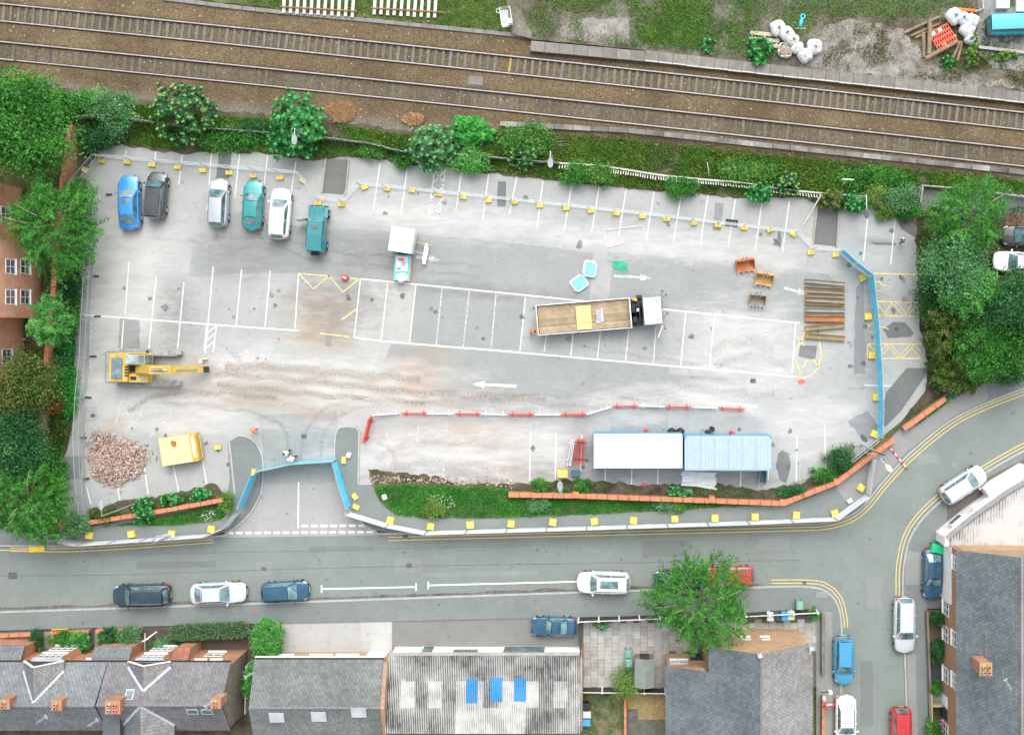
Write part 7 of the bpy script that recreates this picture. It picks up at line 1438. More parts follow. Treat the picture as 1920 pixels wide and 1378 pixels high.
# ------------------------------------------------------------------ site things
def cabin(u0, u1, v0, v1, label, roofm, ribs, wallm):
    z = 2.65; (x0, y1), (x1, y0) = PX(u0, v0, z), PX(u1, v1, z); t = thing('site_cabin', label, 'site cabin', ((x0 + x1) / 2, (y0 + y1) / 2, .02)); w_, d_ = x1 - x0, y1 - y0
    MB().bb(-w_ / 2, w_ / 2, -d_ / 2, d_ / 2, .12, z - .06).build('body', wallm, t, bevel=.03); MB().bb(-w_ / 2 - .02, w_ / 2 + .02, -d_ / 2 - .02, d_ / 2 + .02, z - .055, z).build('roof', roofm, t, bevel=.02)
    if ribs:
        for i in range(6):
            xa = -w_ / 2 + .12 + (w_ - .24) * i / 6; o = MB().bb(xa + .03, xa + (w_ - .24) / 6 - .03, -d_ / 2 + .1, d_ / 2 - .1, z + .002, z + .06).build('roof_panel', roofm, t)
            for k in range(4): xx = xa + .15 + k * .28; MB().bb(xx, xx + .05, -d_ / 2 + .12, d_ / 2 - .12, z + .06, z + .10).build('rib', roofm, o)
    for sx in (-1, 1):
        for sy in (-1, 1): MB().bb(sx * (w_ / 2 - .08) - .1, sx * (w_ / 2 - .08) + .1, sy * (d_ / 2 - .08) - .1, sy * (d_ / 2 - .08) + .1, 0, z + (.04 if ribs else -.07)).build('corner_post', wallm, t)
    MB().bb(-w_ * .3, -w_ * .3 + .9, d_ / 2 + .005, d_ / 2 + .05, .2, 2.2).build('door', wallm, t); MB().bb(.4, 2.0, d_ / 2 + .005, d_ / 2 + .06, 1.0, 2.0).build('window', CGL, t); MB().bb(.3, 2.1, d_ / 2 + .005, d_ / 2 + .1, 2.02, 2.1).build('shutter_box', wallm, t)
    return t
CBL = M('cabin_blue', (.10, .36, .58), var=.12, fine=.06, rough=.5); CRF = M('cabin_pale_blue_roof', (.36, .46, .57), var=.06, rough=.5); CWH = M('cabin_white_roof', (.86, .86, .86), var=.02, rough=.5)
cabin(1114, 1279, 814, 877, 'site cabin with plain white roof', CWH, False, CBL); cabin(1284, 1446, 818, 882, 'site cabin with pale blue ribbed roof panels', CRF, True, CBL)
RBALL = M('fire_red', (.62, .03, .03), rough=.35)
for (u, v, lab) in ((1212, 809, 'red fire point dome in front of the white cabin'), (1373, 813, 'red fire point dome in front of the ribbed cabin')):
    t = thing('fire_point', lab, 'fire point', (*PX(u, v, 1), .02)); MB().cyl((0, 0, .45), .16, .9, 14).build('post', RBALL, t, True); MB().sphere((0, 0, 1.0), (.21, .21, .2), 14, 8).build('dome', RBALL, t, True)
for (u, v, lab) in ((1259, 808, 'black waste bag beside the white cabin door, left'), (1275, 808, 'black waste bag beside the white cabin door, right')):
    t = thing('waste_bag', lab, 'bag', (*PX(u, v), .02)); b = MB().sphere((0, 0, .3), (.36, .3, .32), 14, 8); b.v = [(x * (1 + .12 * math.sin(9 * y + 5 * z)), y * (1 + .12 * math.cos(8 * x)), max(z, 0)) for x, y, z in b.v]; b.build('sack', BLK, t, True); MB().tube([(0, 0, .55), (.03, .02, .72)], [.05, .1], 8).build('neck', BLK, t)
for (u, v, lab) in ((1326, 810, 'black round drum, left of the pair by the ribbed cabin'), (1334, 803, 'black round drum, right of the pair by the ribbed cabin')):
    t = thing('drum', lab, 'drum', (*PX(u, v), .02)); MB().cyl((0, 0, .4), .2, .8, 16).build('barrel', BLK, t); MB().tube([(.2 * math.cos(a), .2 * math.sin(a), .81) for a in np.linspace(0, 6.283, 17)], .025, 6, False).build('rim', CHS, t); MB().cyl((0, 0, .812), .16, .01, 14).build('lid', CHS, t)
t = thing('grit_box', 'yellow grit box by the grey lamp and brick wall', 'grit box', (*PX(1055, 888, .4), .02)); MB().bb(-.42, .42, -.3, .3, 0, .62).build('bin', YBK, t, bevel=.03); MB().hexa([(-.46, -.34, .62), (.46, -.34, .62), (.46, .34, .62), (-.46, .34, .62), (-.42, -.3, .70), (.42, -.3, .70), (.42, .3, .78), (-.42, .3, .78)]).build('lid', YBK, t, bevel=.02)
t = thing('tool_crate', 'dark blue-grey tool crate right of the yellow grit box', 'crate', (*PX(1080, 887, .3), .02)); m_ = M('crate_blue_grey', (.06, .12, .15)); MB().bb(-.4, .4, -.24, .24, 0, .45).build('box', m_, t, bevel=.02); MB().bb(-.42, .42, -.26, .26, .45, .52).build('lid', m_, t, bevel=.015)
t = thing('plank_stack', 'stack of white boards beside the ribbed cabin', 'boards', (*PX(1310, 897), .03), R(-2))
for k in range(2):
    for i in range(8): MB().box((random.uniform(-.12, .12), -.6 + i * .16, .06 + k * .07), (2.9, .145, .05), random.uniform(-.02, .02)).build('board', M('white_board', (.72, .75, .78), var=.08), t)
tag(MB().box((*PX(1318, 912), .1), (2.4, .16, .06), R(-10)).build('loose_board', MC['white_board']), 'loose white board askew below the board stack', 'board')
t = thing('wheelbarrow', 'dark wheelbarrow with pale rim behind the ribbed cabin', 'wheelbarrow', (*PX(1429, 893), .03), R(85)); q = MB(); q.grid(lambda i, j: ((i - .5) * 1.25 * (.75 + .25 * j), (.36 if i > .2 else .28) * math.cos(math.pi * j) * (1 - .25 * (i - .5)), .28 + .34 * abs(math.cos(math.pi * j)) ** 2), 8, 10); q.build('tray', M('barrow_green', (.05, .12, .13)), t, True)
MB().tube([(-.5, .3, .64), (.55, .28, .62), (.64, 0, .6), (.55, -.28, .62), (-.5, -.3, .64), (-.5, .3, .64)], .025, 6).build('rim', GAL, t); MB().cyl((.62, 0, .19), .19, .1, 14, 'Y').build('wheel', TYRE, t)
for s in (-1, 1): MB().tube([(.5, s * .1, .25), (-.4, s * .25, .3), (-1.0, s * .28, .6)], .02, 6).build('handle', GAL, t); MB().tube([(-.3, s * .24, .3), (-.35, s * .26, 0)], .02, 6).build('leg', GAL, t)
# yellow tank lid / skip box
t = thing('yellow_tank', 'large yellow steel tank with darker end strip beside the rubble', 'tank', (*PX(339, 842, .7), .012), R(9)); ly = M('faded_yellow_steel', (.66, .52, .29), var=.08, scale=1.2); MB().bb(-1.6, 1.6, -1.22, 1.22, 0, 1.2).build('tank_body', YEL, t, bevel=.05); MB().bb(-1.58, 1.05, -1.2, 1.2, 1.202, 1.225).build('top_plate', ly, t); MB().bb(1.2, 1.42, -.85, .95, 1.202, 1.24).build('hatch', M('cream_panel', (.74, .70, .60)), t); MB().cyl((.05, -.62, 1.235), .28, .03, 20).build('filler_cap', ly, t)
MB().sheet(ragged([(-.35 + .25 * math.cos(a), .55 + .28 * math.sin(a)) for a in np.linspace(0, 6.28, 12)[:-1]], .1, .06, 4), 1.229).build('rust_patch', M('rust_patch', (.33, .14, .05)), t); MB().tube([(1.7, -1.0, .5), (1.7, 1.0, .5)], .06, 8).build('lifting_bar', YEL, t)
# brick rubble
r = np.random.default_rng(9); mb = MB()
for i in range(2600):
    a = r.uniform(0, 6.28); d = r.random() ** .58 * 2.55 * (1 + .10 * math.sin(3 * a + 1) + .07 * math.sin(7 * a)) * (1.25 if r.random() < .06 else 1); x, y = d * math.cos(a), d * .82 * math.sin(a); 
    if r.random() < .04: x, y = -1.2 + r.normal(0, .6), 1.9 + r.normal(0, .4)
    hz = .5 * max(0, 1 - (d / 2.8) ** 2) * r.uniform(.6, 1.15); s = r.uniform(.3, 1.0) if r.random() < .93 else 1.6; mb.box((x, y, hz + .04), (.2 * s, .10 * r.uniform(.5, 1.2), .065 * r.uniform(.6, 1.4)), r.uniform(0, 6.28), r.uniform(-.5, .5), r.uniform(-.5, .5))
o = mb.build('brick_rubble', M('rubble_brick', (.36, .21, .155), var=.15, scale=5, c2=(.52, .43, .375), fine=.15, isl=.4)); o.location = (*PX(219, 864), .015); tag(o, 'heap of broken pink bricks in the lower left of the yard', 'rubble', kind='stuff')
mb = MB()
for i in range(230):
    t_ = r.random(); x, y = PX(690 + 270 * t_, 898 + 8 * t_ + r.normal(0, 5)); s = r.uniform(.3, 1); mb.box((x, y, .05), (.2 * s, .1, .07), r.uniform(0, 6), r.uniform(-.4, .4))
o = mb.build('wall_debris', MC['rubble_brick']); tag(o, 'line of brick debris where the verge wall was pulled down', 'debris', kind='stuff')
# steel beams
def beam(u, v, rz, m, label, L=3.45, fw=.3, z=.02):
    t = thing('steel_beam', label, 'steel beam', (*PX(u, v), z), R(rz), 'steel beams laid out side by side'); MB().bb(-L / 2, L / 2, -fw / 2, -fw / 2 + .03, 0, .32).build('flange', m[0], t); MB().bb(-L / 2, L / 2, fw / 2 - .03, fw / 2, 0, .32).build('flange', m[0], t); MB().bb(-L / 2 + .01, L / 2 - .01, -fw / 2 + .031, fw / 2 - .031, .14, .17).build('web', m[1], t); MB().bb(-L / 2, -L / 2 + .3, -fw / 2 + .04, fw / 2 - .04, .171, .19).build('end_plate', m[2], t)
B1 = M('beam_grey', (.24, .22, .18), var=.25, fine=.15); B2 = M('beam_ochre', (.36, .22, .07), var=.25, fine=.15); B3 = M('beam_rust', (.36, .14, .06), var=.25, fine=.15); B4 = M('beam_olive', (.26, .21, .10), var=.2, fine=.15); B5 = M('beam_pale', (.34, .31, .26), var=.2, fine=.15)
for i, (v, rz, m, fw) in enumerate(((530, -5, (B1, B5, B1), .34), (538, -3, (B5, B1, B5), .2), (547, -3, (B2, B1, B2), .34), (556, -2, (B2, B5, B2), .22), (564, -3, (B1, B5, B2), .32), (571, -2, (B2, B4, B2), .16), (582, -1, (B1, B5, B1), .34), (590, 0, (B5, B4, B2), .2), (598, -1, (B3, B3, B3), .5), (613, 5, (B4, B4, B2), .42), (632, -4, (B2, B4, B2), .44))):
    beam(1546, v, rz, m, f'steel beam lying beside the blue fence, {nth(i)} from the top of the row', fw=fw)
for i, (v, u) in enumerate(((604, 1535), (622, 1534))): tag(MB().box((*PX(u, v), .06), (.12, .9, .1)).build('timber_bearer', WOOD), f'short timber bearer between the lowest steel beams, {("upper", "lower")[i]} one', 'timber')
# white caravan-like toilet trailer, sign stack, boards
t = thing('box_trailer', 'white flat-topped box trailer with tow bar and black wheels', 'trailer', (*PX(757, 452, 1.0), .012), R(-9)); MB().bb(-.95, .95, -1.0, 1.0, .35, 2.1).build('box', PW, t, bevel=.04); MB().bb(-1.0, 1.0, -1.05, 1.05, 2.1, 2.14).build('roof', CWH, t); MB().bar((.95, .1, .42), (2.35, .02, .42), .07, .07).build('tow_bar', M('orange_bar', (.5, .36, .2)), t); MB().bar((.95, -.7, .42), (2.2, -.85, .42), .06, .06).build('tow_bar', GAL, t)
for s in (-1, 1): MB().cyl((-.1, s * .98, .32), .32, .2, 18, 'Y').build('wheel', TYRE, t)
MB().bb(-1.12, -.95, -.5, .0, .5, 1.4).build('side_locker', BLK, t); MB().bb(-1.1, -.95, .0, .45, .5, 1.5).build('side_locker', PW, t)
t = thing('white_boards', 'pair of white boards laid on the trailer tow bars', 'boards', (*PX(798, 477, .5), .47), R(78)); MB().bb(-.85, .6, -.16, .12, 0, .05).build('board', WPVC, t); MB().bb(-.6, .95, -.02, .2, .052, .1).build('board', WPVC, t)
t = thing('sign_crate', 'crate of blue, white and red site signs behind the box trailer', 'signs', (*PX(756, 503), .012), R(-4)); MB().bb(-.72, .72, -1.15, 1.15, 0, .35).build('crate', M('orange_crate', (.55, .33, .16)), t); MB().bb(-.68, .62, -1.1, 1.1, .36, .40).build('sign', SHB, t)
MB().box((-.05, .35, .43), (1.0, 1.25, .02), R(2)).build('sign', PLW, t); sg = MB().box((-.05, .35, .445), (.96, 1.2, .006), R(2)).build('sign_print', PLW, t)
for (x, y, w_, h_, m) in ((-.15, .75, .6, .12, BRD), (-.1, .62, .45, .07, BRD), (.1, .45, .35, .05, BLK), (.1, .3, .35, .05, BLK), (-.3, -.1, .35, .14, BRD), (.15, .55, .4, .04, SHB), (.0, .15, .6, .05, SHB)): MB().box((x, y, .452), (w_, h_, .004), R(2)).build('sign_lettering', m, t)
b = MB().sphere((0, -.85, .45), (.5, .42, .2), 14, 8); b.v = [(x * (1 + .15 * math.sin(7 * y)), y + .05 * math.sin(9 * x), z + .05 * math.sin(12 * x + 7 * y)) for x, y, z in b.v]; b.build('folded_sheet', WPVC, t, True)
t = thing('fuel_can', 'red fuel can on the yellow hatching', 'fuel can', (*PX(648, 521), .012), R(-25)); MB().bb(-.26, .26, -.2, .2, 0, .4).build('can', RBALL, t, bevel=.04); MB().bb(-.18, .18, -.05, .05, .401, .44).build('handle', PLW, t); MB().cyl((.18, .1, .43), .05, .07, 10).build('cap', BLK, t)
# goal frame, tarp, net
t = thing('goal_frame', 'thin white goalpost frame lying across two bays', 'frame', (*PX(1170, 440), .012))
P0 = PX(1170, 440); g_ = lambda u, v, z: (PX(u, v)[0] - P0[0], PX(u, v)[1] - P0[1], z)
for a, b_ in (((1132, 432), (1205, 424)), ((1132, 432), (1137, 465)), ((1205, 424), (1212, 460)), ((1137, 465), (1170, 455))): MB().tube([g_(*a, .06), g_(*b_, .06)], .028, 6).build('pole', WPVC, t)
o = MB(); o.grid(lambda i, j: ((i - .5) * 1.1, (j - .5) * .55, .05 + .04 * math.sin(9 * i + 3 * j) + .03 * math.cos(11 * j)), 12, 6); o = o.build('black_tarpaulin', BLK, None, True); o.location = (*PX(1372, 418), .02); o.rotation_euler = (0, 0, R(-6)); tag(o, 'crumpled black tarpaulin under the mesh fence', 'tarpaulin')
r = np.random.default_rng(3); t = thing('green_netting', 'tangle of bright green netting and cord on the asphalt', 'netting', (*PX(1163, 500), .012)); q = MB()
for i in range(70):
    c = r.normal(0, 1, 2) * (.28, .2); p = [(c[0] + r.normal(0, .16), c[1] + r.normal(0, .12) - c[0] * .35, .02 + abs(r.normal(0, .05))) for _ in range(4)]; q.tube(spline(p, .08), .012, 4, False)
o = q.build('cord_heap', M('green_net', (.06, .62, .42)), t); tag(o, kind='stuff')
for k in range(3): MB().tube(spline([(r.normal(0, .5), r.normal(.2, .35), .02) for _ in range(5)], .1), .01, 4, False).build('loose_cord', MC['green_net'], t)
# north-east finds: bags, logs, barriers
BAG = M('bulk_bag', (.58, .58, .575), var=.12, scale=4, fine=.08); SAND = M('bag_fill', (.33, .26, .21), fine=.25)
def bag(u, v, rr, hh, label, full=False, seed=1, blue=False):
    rq = random.Random(seed); t = thing('bulk_bag', label, 'bag', (*PX(u, v, .5), .44), rq.uniform(0, 6)); q = MB(); n = 20; f = [rq.uniform(.85, 1.15) for _ in range(n)]; m = 7
    for j in range(m + 1):
        s = j / m; rad = rr * (.82 + .25 * math.sin(math.pi * min(s * 1.1, 1))) if s < .8 else rr * (.98 - (s - .8) * (1.9 if not full else .7)); z = hh * (s if s < .8 else .8 + (s - .8) * (.9 if not full else -.2))
        for i in range(n): a = 6.2832 * i / n; k = f[i] * .3 + .7; k *= (math.cos(a) ** 4 + math.sin(a) ** 4) ** -.2 * (1 + .06 * math.sin(7 * a + 2 * j + seed)); q.v.append((rad * k * math.cos(a) * (1 + .04 * math.sin(3 * a + j)), rad * k * math.sin(a), z + (.10 * math.sin(5 * a + seed + j) if s > .6 else 0)))
    for j in range(m):
        for i in range(n): q.f.append((j * n + i, j * n + (i + 1) % n, (j + 1) * n + (i + 1) % n, (j + 1) * n + i))
    q.f.append(tuple(m * n + i for i in range(n))) if not full else None; q.build('sack', BAG, t, True)
    if not full: MB().tube([(.06 + .12 * math.cos(a), .05 + .07 * math.sin(a), hh * .99) for a in np.linspace(0, 6.283, 9)], .035, 5).build('mouth', CHS, t)  # dark ring on the closed sack stands in for its shaded opening
    if full: MB().cyl((0, 0, hh * .66), rr * .8, .04, 14).build('fill', SAND, t)
    for k in range(3): a = k * 2.1 + seed; MB().tube([(rr * .5 * math.cos(a), rr * .5 * math.sin(a), hh), (rr * .25 * math.cos(a + .5), rr * .25 * math.sin(a + .5), hh + .12), (rr * .1 * math.cos(a), rr * .1 * math.sin(a), hh - .02)], .03, 6).build('lifting_loop', SHB if blue else BAG, t)
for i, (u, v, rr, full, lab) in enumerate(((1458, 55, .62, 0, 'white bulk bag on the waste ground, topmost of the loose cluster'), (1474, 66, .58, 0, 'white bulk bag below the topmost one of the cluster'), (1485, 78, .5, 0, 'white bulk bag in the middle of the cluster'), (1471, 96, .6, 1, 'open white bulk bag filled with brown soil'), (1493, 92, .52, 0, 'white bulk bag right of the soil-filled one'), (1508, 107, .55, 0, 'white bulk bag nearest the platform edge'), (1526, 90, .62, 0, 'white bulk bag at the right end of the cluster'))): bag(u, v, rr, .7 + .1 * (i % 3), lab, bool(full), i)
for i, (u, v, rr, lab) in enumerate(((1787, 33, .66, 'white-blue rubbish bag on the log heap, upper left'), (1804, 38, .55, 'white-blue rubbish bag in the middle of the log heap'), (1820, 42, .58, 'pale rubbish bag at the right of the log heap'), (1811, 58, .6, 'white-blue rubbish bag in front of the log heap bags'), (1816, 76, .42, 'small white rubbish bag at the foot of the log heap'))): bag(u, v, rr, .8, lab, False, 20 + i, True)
LOG = M('log_bark', (.24, .17, .11), var=.3, fine=.3); LOGE = M('log_end', (.42, .32, .2), fine=.2)
for i, (a, b_, rr, lab) in enumerate((((1696, 62), (1762, 32), .14, 'long log at the far left of the heap'), ((1708, 68), (1760, 46), .13, 'second log from the left of the heap'), ((1716, 72), (1750, 54), .11, 'third thinner log from the left of the heap'), ((1743, 40), (1742, 102), .2, 'upright thick log left of the red barriers'), ((1731, 62), (1732, 108), .17, 'short thick log left of the upright one'), ((1736, 110), (1796, 78), .19, 'pale thick log below the red barriers'), ((1786, 110), (1800, 78), .13, 'thin log right of the pale thick one'), ((1795, 114), (1804, 78), .12, 'thinnest log at the right of the heap'))):
    z = .44 + rr + (.25 if i in (3, 5) else 0); A_, B_ = P(*a, z), P(*b_, z); t = thing('log', lab, 'log', A_, 0); d = np.array(B_) - np.array(A_); MB().tube([(0, 0, 0), tuple(d * .5 + np.array([.03, .02, 0])), tuple(d)], [rr, rr * .97, rr * .85], 10).build('trunk_length', LOG, t); MB().tube([tuple(-d * .004), tuple(d * .001)], rr * .9, 10).build('cut_end', LOGE, t)
for i, (u, v, rz) in enumerate(((1764, 62, 28), (1768, 70, 28), (1772, 77, 30))):
    t = thing('plastic_barrier', f'red plastic barrier lying flat among the logs, {nth(i)} from the top', 'barrier', (*PX(u, v, .7), .6 + .06 * i), R(rz), 'red barriers among the logs'); OR = M('barrier_orange_red', (.72, .10, .05), rough=.45)
    for y in (-.45, .45, 0): MB().bb(-.95, .95, y - .07, y + .07, 0, .05).build('rail', OR, t)
    for k in range(9): x = -.9 + k * .225; MB().bb(x - .05, x + .05, -.4, .4, .01, .04).build('upright', OR, t)
    if i == 0: MB().bb(-.1, .25, .1, .4, .052, .056).build('white_patch', PLW, t); MB().bb(-.75, -.4, .1, .4, .052, .056).build('white_patch', PLW, t)
tag(MB().box((*PX(1812, 21, .6), .7), (1.7, .25, .5), R(-6)).build('orange_board', M('orange_board', (.62, .16, .04)), bevel=.03), 'orange plastic board behind the rubbish bags', 'board')
for i, (u, v) in enumerate(((1766, 87), (1785, 72))): tag(MB().box((*PX(u, v), .62), (.3, .22, .2), R(30)).build('yellow_weight', YBK, bevel=.03), ('yellow barrier foot at the lower end of the red barriers', 'yellow barrier foot at the right end of the red barriers')[i], 'barrier foot')
t = thing('pallet', 'pale timber pallet half hidden by a green weed near the bags', 'pallet', (*PX(1432, 76), .43), R(-5))
for y in (-.55, -.1, .4): MB().bb(-1.3, 1.3, y - .16, y + .16, .1, .14).build('deck_board', M('pallet_wood', (.50, .44, .34), var=.2, fine=.15), t)
for x in (-1.1, 0, 1.1): MB().bb(x - .08, x + .08, -.7, .55, 0, .098).build('bearer', MC['pallet_wood'], t)
tree(1425, 96, 22, 24, 1.5, 'laurel', 'laurelb', 'bright leafy weed growing over the pallet', 401, 1.5, .34, 'shrub', cat='shrub', low=True)
tree(1823, 95, 12, 34, 1.4, 'laurel', 'lime', 'yellow-green weed beside the turquoise van', 402, 1.4, .24, 'shrub', cat='shrub', low=True); tree(1880, 106, 32, 8, 1.0, 'laurel', 'lime', 'yellow-green weeds below the pale beam', 403, 1.4, .24, 'shrub', cat='shrub', low=True); tree(1775, 118, 15, 10, .9, 'laurel', 'laurelb', 'small green weed below the log heap', 404, 1.4, .22, 'shrub', cat='shrub', low=True); tree(1325, 88, 14, 14, .9, 'laurel', 'laurelb', 'small dark green weed above the coping slabs', 405, 1.4, .24, 'shrub', cat='shrub', low=True)
t = thing('blue_pump', 'small bright blue fitting with pipe on the waste ground', 'fitting', (*PX(1500, 44), .43)); cb = M('cyan_plastic', (.06, .55, .70)); MB().tube([(-.1, -.5, .1), (-.02, -.1, .18), (.1, .3, .15)], [.12, .16, .12], 10).build('pipe', cb, t, True); MB().tube([(.15 + .18 * math.cos(a), .42 + .18 * math.sin(a), .15) for a in np.linspace(0, 6.283, 15)], .07, 8, False).build('ring', cb, t, True); MB().bb(-.45, .4, -.62, -.56, 0, .1).build('base_bar', WHF, t)
tag(MB().wall(PP([(1836, 88), (1990, 106)], .8), .25, .42, .72).build('pale_beam', CONC), 'long pale concrete beam beyond the turquoise van', 'beam')
for i, (u, v, w_, h_) in enumerate(((1874, 4, 1.1, 1.6), (1912, 8, 1.2, 1.8))):
    t = thing('white_crate', ('white slatted crate above the turquoise van, left one', 'white slatted crate above the turquoise van, right one')[i], 'crate', (*PX(u, v), .43)); MB().bb(-w_ / 2, w_ / 2, -h_ / 2, h_ / 2, 0, .5).build('box', WPVC, t)
    for k in range(5): y = -h_ / 2 + .1 + k * h_ / 5; MB().bb(-w_ / 2 - .01, w_ / 2 + .01, y, y + h_ / 7, .502, .53).build('slat', WPVC, t)
structure('hard_standing', MB().sheet(ragged(PP([(1835, -50), (2000, -50), (2000, 145), (1860, 130), (1830, 100)]), .5, .1, 3), .432), PAVEL)
structure('dirt_track', MB().sheet(ragged(PP([(1440, -4), (1840, 0), (1836, 18), (1600, 18), (1440, 14), (1200, 12), (1200, 2)]), .5, .12, 4), .428), M('track_dirt', (.13, .12, .10), fine=.25)); structure('concrete_pad', MB().sheet(ragged(PP([(1055, 46), (1100, 38), (1180, 38), (1180, 86), (1120, 84), (1050, 72)]), .5, .12, 5), .43), M('mossy_concrete', (.20, .185, .165), var=.3, scale=1.2, c2=(.33, .31, .28), fine=.3))
palisade([(1834, -10), (1836, 22), (1824, 28)], 'galvanised mesh fence beside the rubbish bags', 1.2, mat=FRM, gap=.12, w_=.03)
t = thing('cage_trolley', 'white wire cage trolley beside the railway kerb', 'trolley', (*PX(950, 36), .1), R(8))
for z in (.15, .6, 1.0): MB().tube([(-.45, -.75, z), (.45, -.75, z), (.45, .75, z), (-.45, .75, z), (-.45, -.75, z)], .03, 6).build('rail', WPVC, t)
for (x, y) in ((-.45, -.75), (.45, -.75), (.45, .75), (-.45, .75)): MB().tube([(x, y, 0), (x, y, 1.0)], .03, 6).build('post', WPVC, t)
for k in range(6): MB().tube([(-.45 + k * .18, -.75, .16), (-.45 + k * .18, .75, .16)], .015, 4).build('wire', GAL, t)
MB().bb(-.42, .42, -.7, .7, .1, .14).build('base', GAL, t); MB().bb(.1, .5, -.6, -.2, .2, .7).build('box', GAL, t); MB().tube([(-.45, .6, .9), (-.7, .7, .9), (-.75, .4, .9), (-.5, .3, .9)], .03, 6).build('hand_loop', WPVC, t)
# spare track panels at the top edge
for i, (u0, u1, v, n) in enumerate(((530, 668, 4, 11), (700, 822, 6, 10))):
    t = thing('spare_track', ('stack of spare track with pale sleepers at the top edge, left one', 'stack of spare track with pale sleepers at the top edge, right one')[i], 'track panel', (*PX((u0 + u1) / 2, v), .1), R(-3.5)); Lp = (u1 - u0) / SC
    for k in range(n): x = -Lp / 2 + .2 + k * (Lp - .4) / (n - 1); MB().box((x, 0, .12), (.27, 2.5 - .3 * (k % 2) * .3, .2), random.uniform(-.03, .03)).build('sleeper', M('pale_sleeper', (.55, .53, .48), var=.12, fine=.15), t)
    for y in (-.72, .72): MB().bar((-Lp / 2 - .1, y, .29), (Lp / 2 + (.6 if i else .2), y, .29), .08, .13).build('rail', M('rusty_rail', (.33, .15, .07), var=.2), t)
for (u, v, lab) in ((683, 28, 'orange marker post in the grass, left one'), (803, 40, 'orange marker post in the grass, right one')): post([P(u, v, .1), P(u, v, .7)], .07, lab, 'marker_post', M('marker_orange', (.70, .36, .08)))
for (a, b_) in (((1326, 0), (0, 0)),): pass
q = thing('dead_branches', 'small heap of pale dead branches on the bank by the kerb', 'branches', (*PX(1045, 268), .05))
for k in range(9): a = random.uniform(-.3, .5); MB().tube([(-.7 + random.uniform(0, .3), -.3 + k * .08, .1), (.7 + random.uniform(-.2, .3), -.25 + k * .08 + a * .5, .2)], [.03, .015], 5).build('branch', TWIG, q)
# ------------------------------------------------------------------ south side: patio, shed, bins, gardens
patio = structure('patio', MB().sheet(PP([(1088, 1152), (1540, 1146), (1540, 1290), (1090, 1290)]), .03), M('joint_sand', (.12, .115, .10), fine=.2))
PSL = [M('paving_slab_a', (.37, .37, .345), orand=.1, var=.15, fine=.12), M('paving_slab_b', (.32, .31, .28), var=.18, fine=.12), M('paving_slab_c', (.385, .375, .35), var=.12, fine=.1)]
pm_ = []
for m in PSL: q = MB().box((0, 0, 0), (.6, .68, .06)).mesh('paving_slab'); q.materials.append(m); pm_.append(q)
cols = 0; x = PX(1094, 0)[0]; n_ = 0
while x < PX(1535, 0)[0]:
    y = PX(0, 1160)[1] - (cols % 2) * .33
    while y > PX(0, 1287)[1]:
        u, v = x * SC + NX, NY - y * SC
        if not (1243 < u < 1480 and v > 1218) and not (u > 1480 and v > 1215) and not (u > 1300 and v > 1182 and u < 1490) and n_ < 298:
            o = bpy.data.objects.new('paving_slab', random.choice(pm_)); col.objects.link(o); o.parent = patio; o.location = (x + .3, y - .34, .045 + random.uniform(-.006, .008)); o.rotation_euler = (random.uniform(-.012, .012), random.uniform(-.012, .012), random.uniform(-.012, .012)); n_ += 1
        y -= .7
    x += .622; cols += 1
def boardfence(a, b_, n, label, h=1.5, mat=DKT, posts=True):
    A_, B_ = PX(*a), PX(*b_); t = thing('board_fence', label, 'fence', (*A_, .03)); d = (B_[0] - A_[0], B_[1] - A_[1]); L = math.hypot(*d); an = math.atan2(d[1], d[0]); t.rotation_euler = (0, 0, an)
    k = int(L / .15); me = MB().bb(0, L / k - .008, -.012, .012, .02, h - .1).mesh('board'); me.materials.append(mat)
    for i in range(k): o = bpy.data.objects.new('board', me); col.objects.link(o); o.parent = t; o.location = (i * L / k, random.uniform(-.006, .006), random.uniform(-.02, .02))
    for z in (.4, h - .35): MB().bb(0, L, -.06, -.015, z, z + .08).build('rail', mat, t)
    if posts:
        for i in range(n + 1): MB().bb(L * i / n - .06, L * i / n + .06, -.08, .08, 0, h + .05).build('post', WPVC, t)
    MB().bb(0, L, -.04, .04, h - .1, h - .05).build('capping', WHF if posts else mat, t)
boardfence((1085, 1158), (1236, 1152), 4, 'black board fence with white posts along the front of the patio'); boardfence((1240, 1152), (1350, 1148), 3, 'black board fence partly under the street tree'); boardfence((1395, 1148), (1528, 1141), 3, 'black board fence with white posts behind the wheelie bins'); boardfence((1090, 1288), (1246, 1290), 4, 'dark board fence between patio and lawn'); boardfence((1087, 1160), (1089, 1215), 2, 'dark side fence between roadster and patio', 1.2, DKT, False)
t = thing('garden_shed', 'grey-green felt roofed garden shed on the patio', 'shed', (*PX(1208, 1256, 1.0), .07), R(-1)); MB().bb(-.75, .75, -1.15, 1.15, 0, 1.8).build('walls', WOOD, t); ft = M('green_felt', (.20, .235, .215), var=.15, fine=.15)
MB().add([(-.85, -1.25, 1.78), (0, -1.25, 2.15), (0, 1.25, 2.15), (-.85, 1.25, 1.78)], [(0, 1, 2, 3)]).build('roof_slope', ft, t); MB().add([(.85, -1.25, 1.78), (0, -1.25, 2.15), (0, 1.25, 2.15), (.85, 1.25, 1.78)], [(3, 2, 1, 0)]).build('roof_slope', ft, t); MB().bb(-.4, .4, 1.152, 1.19, .05, 1.7).build('door', DKT, t)
